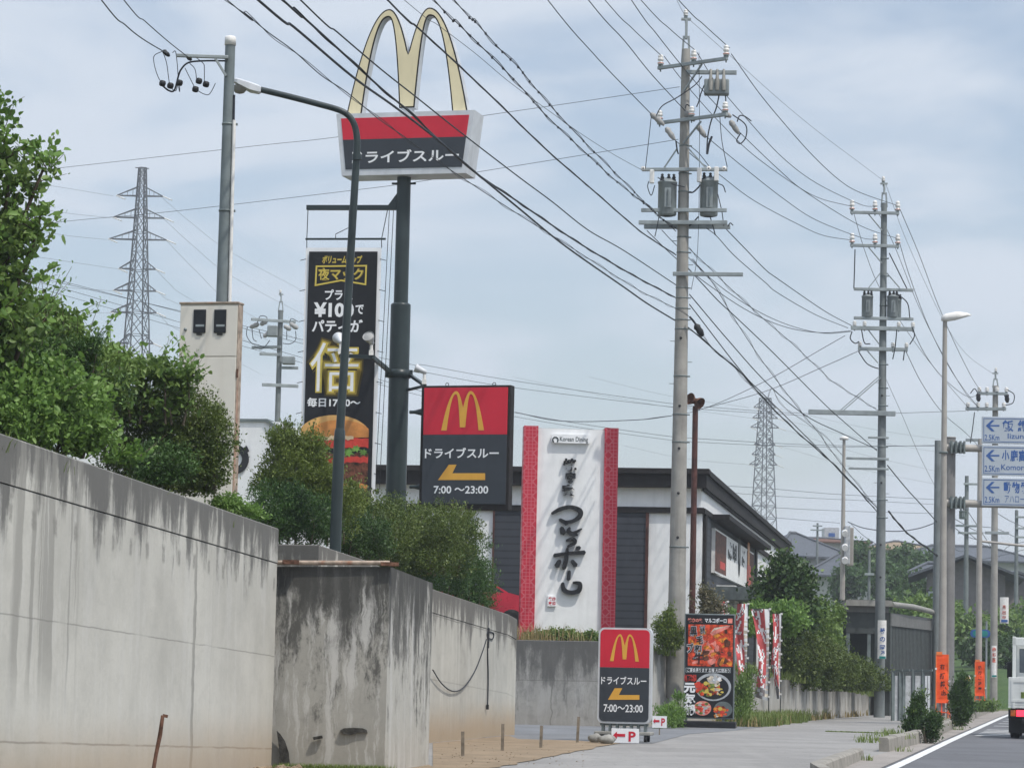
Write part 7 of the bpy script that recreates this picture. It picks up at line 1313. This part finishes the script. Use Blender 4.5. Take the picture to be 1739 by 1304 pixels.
# shrubs behind the buttress and back wall
plant('conical_shrub', 'yellow green conical shrub directly left of the curved lamp post', 'shrub', bz(505, 920, 47), [B(490, 765, 47, 38, 42), B(505, 800, 47, 55, 48), B(478, 738, 47, 18, 20), B(530, 765, 47, 22, 35), B(555, 815, 47, 28, 35), B(465, 820, 47, 35, 25), B(590, 845, 47.3, 30, 26)], 30000, .042, 'yellowish', 480, .058, 8, .02, GB_, .5, .4, .6, .2, (60, .22, 6, .025, .1))
plant('juniper_bush', 'dark green feathery juniper beneath the conical shrub', 'bush', bz(490, 925, 46.5), [B(470, 862, 46.3, 48, 46), B(520, 875, 46.3, 45, 42), B(440, 870, 46.3, 22, 30), B(550, 880, 46.6, 30, 38), B(500, 850, 46.3, 30, 28)], 17000, .05, 'juniper', 330, .06, 8, .02, GB_, .3, .6, .55, .25)
plant('round_hedge', 'long dark hedge under the square hanging sign, yellow tinged on top', 'hedge', bz(680, 970, 52), [B(620, 890, 50, 55, 55), B(690, 885, 52, 60, 42), B(650, 915, 51, 60, 50), B(740, 890, 53, 50, 40), B(605, 850, 50, 25, 25), B(780, 900, 54.5, 35, 36), B(700, 930, 53, 80, 55)], 46000, .043, 'hedge', 680, .06, 12, .022, GB_, .5, .3, .6, .2, (110, .2, 6, .025, .1), 'yellowish')
plant('juniper_bush', 'dark spreading juniper at the right end of the hedge beside the red car', 'bush', bz(790, 1034, 57), [B(775, 1006, 56.4, 30, 14), B(803, 1017, 57.0, 26, 14), B(828, 1024, 57.6, 14, 14), B(770, 925, 55, 50, 45), B(800, 945, 56, 36, 50), B(730, 940, 54, 50, 50), B(780, 970, 56, 45, 40), B(815, 975, 56.5, 24, 30), B(690, 950, 53, 50, 45), B(790, 885, 55, 22, 12), B(824, 985, 57, 18, 28), B(800, 1008, 56.6, 32, 18), B(760, 990, 55.5, 40, 22), B(834, 1000, 57.4, 10, 18)], 27000, .055, 'juniper', 420, .07, 8, .02, GB_, .28, .5, .55, .4, (40, .3, 8, .03, .0), 'dark')
plant('juniper_bush', 'dark shrub filling the gap under the lamp post joint', 'bush', bz(620, 950, 48.5), [B(600, 900, 48.6, 35, 45), B(635, 915, 49, 35, 40), B(585, 890, 48.4, 22, 40)], 9000, .05, 'dark', 180, .06, 5, .018, GB_, .35, .5, .6, .4)
# plants around the restaurant sign and wall tops
plant('round_hedge', 'low green plants at the foot of the restaurant sign tower', 'hedge', bz(960, 1084, 72), [B(945, 1078, 72, 20, 9), B(970, 1078, 72, 16, 8), B(1000, 1080, 72, 18, 8), B(915, 1080, 72, 20, 7)], 5200, .07, 'tree', 110, .06, 0, .01, GB_, .5, .4, .7, .25)
plant('round_hedge', 'yellow green bush around the base of the nearer utility pole', 'hedge', bz(1137, 1100, 72.7), [B(1128, 1070, 72.3, 18, 26), B(1145, 1085, 72.3, 16, 22), B(1135, 1050, 72.3, 10, 18)], 6500, .055, 'yellowish', 140, .06, 5, .02, GB_, .5, .4, .6, .3, (30, .25, 6, .03, .2))
plant('leafy_bush', 'reddish leaved shrub at the foot of the red brown pole', 'bush', bz(1205, 1060, 77), [B(1198, 1020, 77, 14, 20), B(1216, 1028, 77, 14, 16), B(1194, 1000, 77, 9, 12)], 1100, .08, 'pinkish', 40, .1, 6, .02, GB_, .5, .3, .7, .1)
plant('broadleaf_tree', 'dark green tree in front of the far end of the restaurant', 'tree', bz(1345, 1090, 86), [B(1335, 985, 86, 34, 30), B(1315, 1005, 86, 28, 26), B(1352, 990, 86, 28, 30), B(1332, 950, 86, 13, 16), B(1302, 1015, 86, 16, 20), B(1345, 1035, 86, 42, 32)], 15000, .13, 'dark', 240, .17, 7, .08, 'broadleaf trees', .6, .1, .75, .35, (36, .5, 6, .1, .1), 'tree', 'crown', 'trunk')
plant('leafy_bush', 'bright green shrub behind the red and white flags', 'bush', bz(1300, 1080, 84), [B(1290, 1045, 84, 40, 22), B(1330, 1050, 84, 40, 26), B(1255, 1055, 83, 24, 20)], 6000, .11, 'bright', 140, .12, 4, .02, GB_, .5, .3, .7, .3)
plant('round_hedge', 'long rounded brown green hedge above the low tapering wall', 'hedge', bz(1420, 1170, 90), [B(1335, 1106, 86, 30, 40), B(1365, 1114, 87.5, 32, 38), B(1395, 1124, 89.5, 32, 36), B(1425, 1136, 92, 32, 32), B(1455, 1147, 95, 30, 26), B(1483, 1156, 99, 24, 22), B(1503, 1168, 104, 11, 13)], 40000, .075, 'hedge', 640, .12, 8, .02, GB_, .5, .3, .6, .2, (60, .25, 5, .03, .2), 'yellowish')
plant('leafy_bush', 'tall green bush between the hedge and the shelter', 'bush', bz(1420, 1110, 96), [B(1398, 1060, 94, 20, 40), B(1412, 1090, 95, 18, 26), B(1380, 1050, 93, 22, 34), B(1420, 1040, 96, 7, 22)], 9000, .12, 'tree', 140, .13, 4, .03, GB_, .5, .3, .7, .3)
# weeds by the food signboard, along the wall foot
plant('weed_clump', 'green weeds between the standing sign and the food signboard', 'weeds', tuple(G(1140, 1232)), [B(1132, 1212, 70, 18, 18), B(1152, 1205, 71, 10, 26), B(1120, 1222, 69.5, 10, 8)], 3000, .075, 'bright', 70, .07, 0, .01, 'weeds by the wall', .3, .9, .5, .2)
plant('weed_clump', 'tall dark weeds at the right edge of the food signboard', 'weeds', tuple(G(1258, 1235)), [B(1258, 1190, 76, 14, 40), B(1268, 1165, 77, 10, 30), B(1255, 1215, 75, 12, 18)], 4200, .085, 'tree', 100, .09, 4, .012, 'weeds by the wall', .35, .8, .5, .2)
def grass(name, label, cat, spots, n, h, w, mt, kind=None, group=None):
    """upright blades; spots = (x, y, z, radius)"""
    o_ = V(spots[0][:3]) if kind is None else V((0, 0, 0)); c = []; 
    for x, y, z, r_ in spots: k = n // len(spots); a = RNG.uniform(0, 6.283, k); q = r_ * np.sqrt(RNG.uniform(0, 1, k)); c.append(np.stack([x + q * np.cos(a), y + q * np.sin(a), np.full(k, z)], 1))
    c = np.concatenate(c); k = len(c); L_ = h * RNG.uniform(.4, 1.25, (k, 1)); ln = RNG.normal(0, .35, (k, 3)) * L_; ln[:, 2] = 0; s = unit(np.cross(ln + 1e-4, np.array([0, 0, 1.0]))) * w
    up_ = np.array([0, 0, 1.0]) * L_; c = c - np.array(o_); v = np.stack([c - s, c + s, c + up_ * .6 + ln * .4 + s * .7, c + up_ * .6 + ln * .4 - s * .7, c + up_ * .95 + ln], 1).reshape(-1, 3); me = bpy.data.meshes.new(name); i = np.arange(k)[:, None] * 5; f = np.concatenate([i + np.array([[0, 1, 2, 3]])]); 
    fs = [tuple(q) for q in f] + [tuple(q) for q in (i + np.array([[3, 2, 4]]))]; me.from_pydata(v.tolist(), [], fs); me.materials.append(LF[mt]); o = bpy.data.objects.new(name, me); COL.objects.link(o); o.location = o_; return tag(o, label, cat, group, kind)
wt = [w1(t) for t in np.linspace(3.2, 10.2, 60)]
grass('dry_grass', 'dry straw coloured grass along the long wall top', 'grass', [(p[0] - .35 - random.random() * .5, p[1], p[2] - .16, .3) for p in wt], 5200, .16, .006, 'dry', 'stuff')
grass('bank_grass', 'green grass along the top of the long wall', 'grass', [(p[0] - .35 - random.random() * .9, p[1], p[2] - .16, .4) for p in [w1(t) for t in np.linspace(-3, 9, 70)]], 9000, .2, .007, 'grass', 'stuff')
grass('verge_grass', 'thin grass at the foot of the concrete block', 'grass', [(P(x, 1300, 36.0).x, 35.8, 0.01, .14) for x in range(476, 660, 10)], 2200, .085, .005, 'grass', 'stuff')
def along(p, q, n): p, q = V(p), V(q); return [p.lerp(q, i / (n - 1)) for i in range(n)]
w4 = [G(1258, 1234), G(1300, 1230), G(1345, 1224), G(1385, 1220)]
sp_ = [p for a, b in zip(w4, w4[1:]) for p in along(a, b, 9)]
grass('dry_grass', 'dry brown grass and weeds below the flags along the low wall', 'grass', [(p.x + random.uniform(-.3, .1), p.y + random.uniform(-.2, 1.4), 0, .6) for p in sp_], 3000, .26, .012, 'dry', 'stuff')
grass('wall_foot_grass', 'green weeds below the flags along the low wall', 'grass', [(p.x + random.uniform(-.3, .1), p.y + random.uniform(0, 2.0), 0, .6) for p in sp_], 6500, .34, .014, 'grass', 'stuff')
far_w4 = [G(x, y) for x, y in ((1400, 1219), (1440, 1216), (1480, 1212), (1528, 1207))]
grass('wall_foot_grass', 'sparse weeds along the far foot of the low wall', 'grass', [(p.x, p.y + .1, 0, .35) for a, b in zip(far_w4, far_w4[1:]) for p in along(a, b, 8)], 1400, .22, .02, 'dry', 'stuff')
grass('path_crack_grass', 'line of grass in the footpath joint before the kerb', 'grass', [(p.x, p.y, 0, .05) for p in along(G(1405, 1242), G(1535, 1246), 26)], 900, .035, .008, 'grass', 'stuff')
ks = [G(1527, 1277), G(1560, 1264), G(1600, 1247), G(1640, 1228), G(1664, 1217)]
grass('kerb_weeds', 'weeds growing on the planting strip and along the kerb', 'grass', [(p.x - random.uniform(.1, .9), p.y + random.uniform(-.2, .3), .15, .25) for a, b in zip(ks, ks[1:]) for p in along(a, b, 10)] + [(G(1470, 1291).x, G(1470, 1291).y, 0, .12), (G(1535, 1276).x, G(1535, 1276).y, 0, .15), (G(1625, 1239).x, G(1625, 1239).y, 0, .2)], 1000, .11, .009, 'grass', 'stuff')
hl = []
for _ in range(900): x = random.uniform(8, 60); y = random.uniform(136, 172); z = 1.6 * min(1, max(0, (y - 138) / 14)); z *= min(1, max(0, (x - 6) / 22)); hl.append((x, y, z - .4, .7))
grass('meadow_grass', 'long green grass on the slope beyond the side street', 'grass', hl, 16000, .5, .03, 'tree', 'stuff')
lt = [(P(x, 1080, 71.2).x, 71.2 + random.uniform(0, .6), 2.0, .3) for x in range(878, 1010, 6)]
grass('wall_top_grass', 'dry tall grass on the wall in front of the restaurant sign', 'grass', lt[:9] * 3 + lt, 260, .42, .008, 'dry', 'stuff')
grass('wall_top_grass', 'green weeds trailing on the low tapering wall top', 'grass', [(p[0], p[1], p[2] - .08, .4) for a, b in zip(lot[3:], lot[4:]) for p in [tuple(V(a[:3]).lerp(V(b[:3]), i / 7)) for i in range(8)]], 3600, .28, .014, 'grass', 'stuff')
# soil and litter at the foot of the long wall
mb = MB()
for i in range(150): t = 5.2 + random.random() * 5.0; p = w1(t); s_ = random.uniform(.015, .07); mb.box((p[0] + random.uniform(.02, .5), p[1], .02 + s_ * .3), (s_ * 1.4, s_, s_), R=Matrix.Rotation(random.random() * 3, 3, V((random.random(), random.random(), 1)).normalized()))
for i in range(160): g = G(random.uniform(745, 1000), random.uniform(1262, 1302)); s_ = random.uniform(.004, .018); mb.box((g.x, g.y, .01 + s_ * .3), (s_, s_ * .8, s_ * .6), random.random() * 3)
tag(mb.build('gravel', M['dirt']), 'loose stones on the sandy verge', 'gravel', None, 'stuff')
# roadside shrubs in the planting strip
GS = 'young shrubs in the planting strip'
def gz(px, py, z=.15): p = G(px, py, z); return (p.x, p.y, p.z)
q = gz(1556, 1246); plant('roadside_shrub', 'tallest bushy shrub left of the larger orange banner', 'shrub', q, [B(1556, 1222, q[1], 15, 26), B(1562, 1196, q[1], 9, 22), B(1548, 1232, q[1], 12, 16), B(1566, 1228, q[1], 9, 16)], 7000, .062, 'dark', 150, .06, 5, .015, GS, .4, .8, .5, .3, (16, .2, 6, .03, .3), 'tree')
q = gz(1580, 1262, 0); plant('roadside_shrub', 'small round shrub with a bare stem growing out of the kerb', 'shrub', q, [B(1581, 1226, q[1], 14, 15), B(1588, 1222, q[1], 10, 12), B(1574, 1232, q[1], 8, 8)], 4200, .055, 'dark', 100, .05, 2, .03, GS, .4, .6, .6, .3)
q = gz(1634, 1232, .1); plant('roadside_shrub', 'dark upright shrub between both orange banners', 'shrub', q, [B(1632, 1190, q[1], 14, 26), B(1636, 1168, q[1], 10, 20), B(1640, 1200, q[1], 10, 18), B(1624, 1180, q[1], 9, 24)], 7000, .08, 'dark', 150, .08, 4, .03, GS, .4, .8, .5, .3)
q = gz(1672, 1205, .3); plant('roadside_shrub', 'low sprawling weeds below the smaller orange banner', 'shrub', q, [B(1668, 1200, q[1], 14, 6), B(1682, 1199, q[1], 8, 7), B(1655, 1203, q[1], 8, 4)], 1800, .11, 'tree', 40, .1, 0, .01, GS, .35, .6, .6, .2)
# wood on the hill, each tree its own
GT = 'trees on the far hillside'
def ftree(px, py, Y, rx, rz, label, mt='far', n=5200, lf=.32):
    p = P(px, py + rz * 1.3, Y); r = random.Random(px); bl = [B(px, py, Y, rx, rz)] + [B(px + r.uniform(-.7, .7) * rx, py + r.uniform(-.6, .6) * rz, Y + r.uniform(-1, 1), rx * r.uniform(.35, .6), rz * r.uniform(.35, .55)) for _ in range(6)]
    plant('hill_tree', label, 'tree', tuple(p), bl, n, lf, mt, 110, .34, 4, .16, GT, .6, .1, .8, .35, None, None, 'crown', 'trunk')
for a in ((1462, 955, 235, 30, 32, 'dark tree on the hill directly left of the second pole'), (1440, 990, 225, 26, 26, 'lower dark tree behind the pale house'), (1500, 990, 215, 28, 40, 'tree half hidden behind the second pole'), (1530, 962, 230, 30, 28, 'rounded crown on the wooded crest right of the second pole'), (1560, 975, 225, 28, 30, 'crown on the crest above the mauve house'), (1545, 1005, 205, 34, 34, 'broad dark tree mid slope above the shelter'), (1575, 960, 240, 20, 18, 'small far crown on the crest left of the lamp post'), (1520, 1030, 190, 24, 24, 'tree just above the shelter roof')): ftree(*a)
for a in ((1570, 1040, 160, 26, 26, 'bright green bush behind the lamp post at mid height'), (1580, 1075, 150, 22, 26, 'bright bush right of the shelter end'), (1640, 1075, 165, 34, 34, 'broad green tree below the mauve house'), (1700, 1075, 175, 32, 34, 'tree behind the green and blue name plate'), (1735, 1060, 180, 34, 30, 'green tree at the far right edge above the truck'), (1610, 1050, 175, 30, 26, 'bush directly below the small low roof'), (1728, 1110, 165, 26, 22, 'dark bush seen over the truck bed'), (1668, 1105, 162, 34, 18, 'dark low thicket behind the grey lamp post')): ftree(*a, mt='tree' if a[1] < 1090 else 'dark', n=5200, lf=.26)
# ---------------------------------------------------------------- thin summer haze
hm = bpy.data.materials.new('haze'); hm.use_nodes = True; ht = hm.node_tree; ht.nodes.clear(); ho = ht.nodes.new('ShaderNodeOutputMaterial'); hv = ht.nodes.new('ShaderNodeVolumePrincipled')
hv.inputs['Color'].default_value = (0.86, 0.91, 0.97, 1); hv.inputs['Density'].default_value = 0.0005; hv.inputs['Anisotropy'].default_value = 0.2; ht.links.new(hv.outputs[0], ho.inputs['Volume'])
mb = MB(); mb.bb(-470, 470, -60, 1170, -1.6, 78); tag(mb.build('haze', hm), 'thin pale summer haze', 'haze', None, 'stuff')
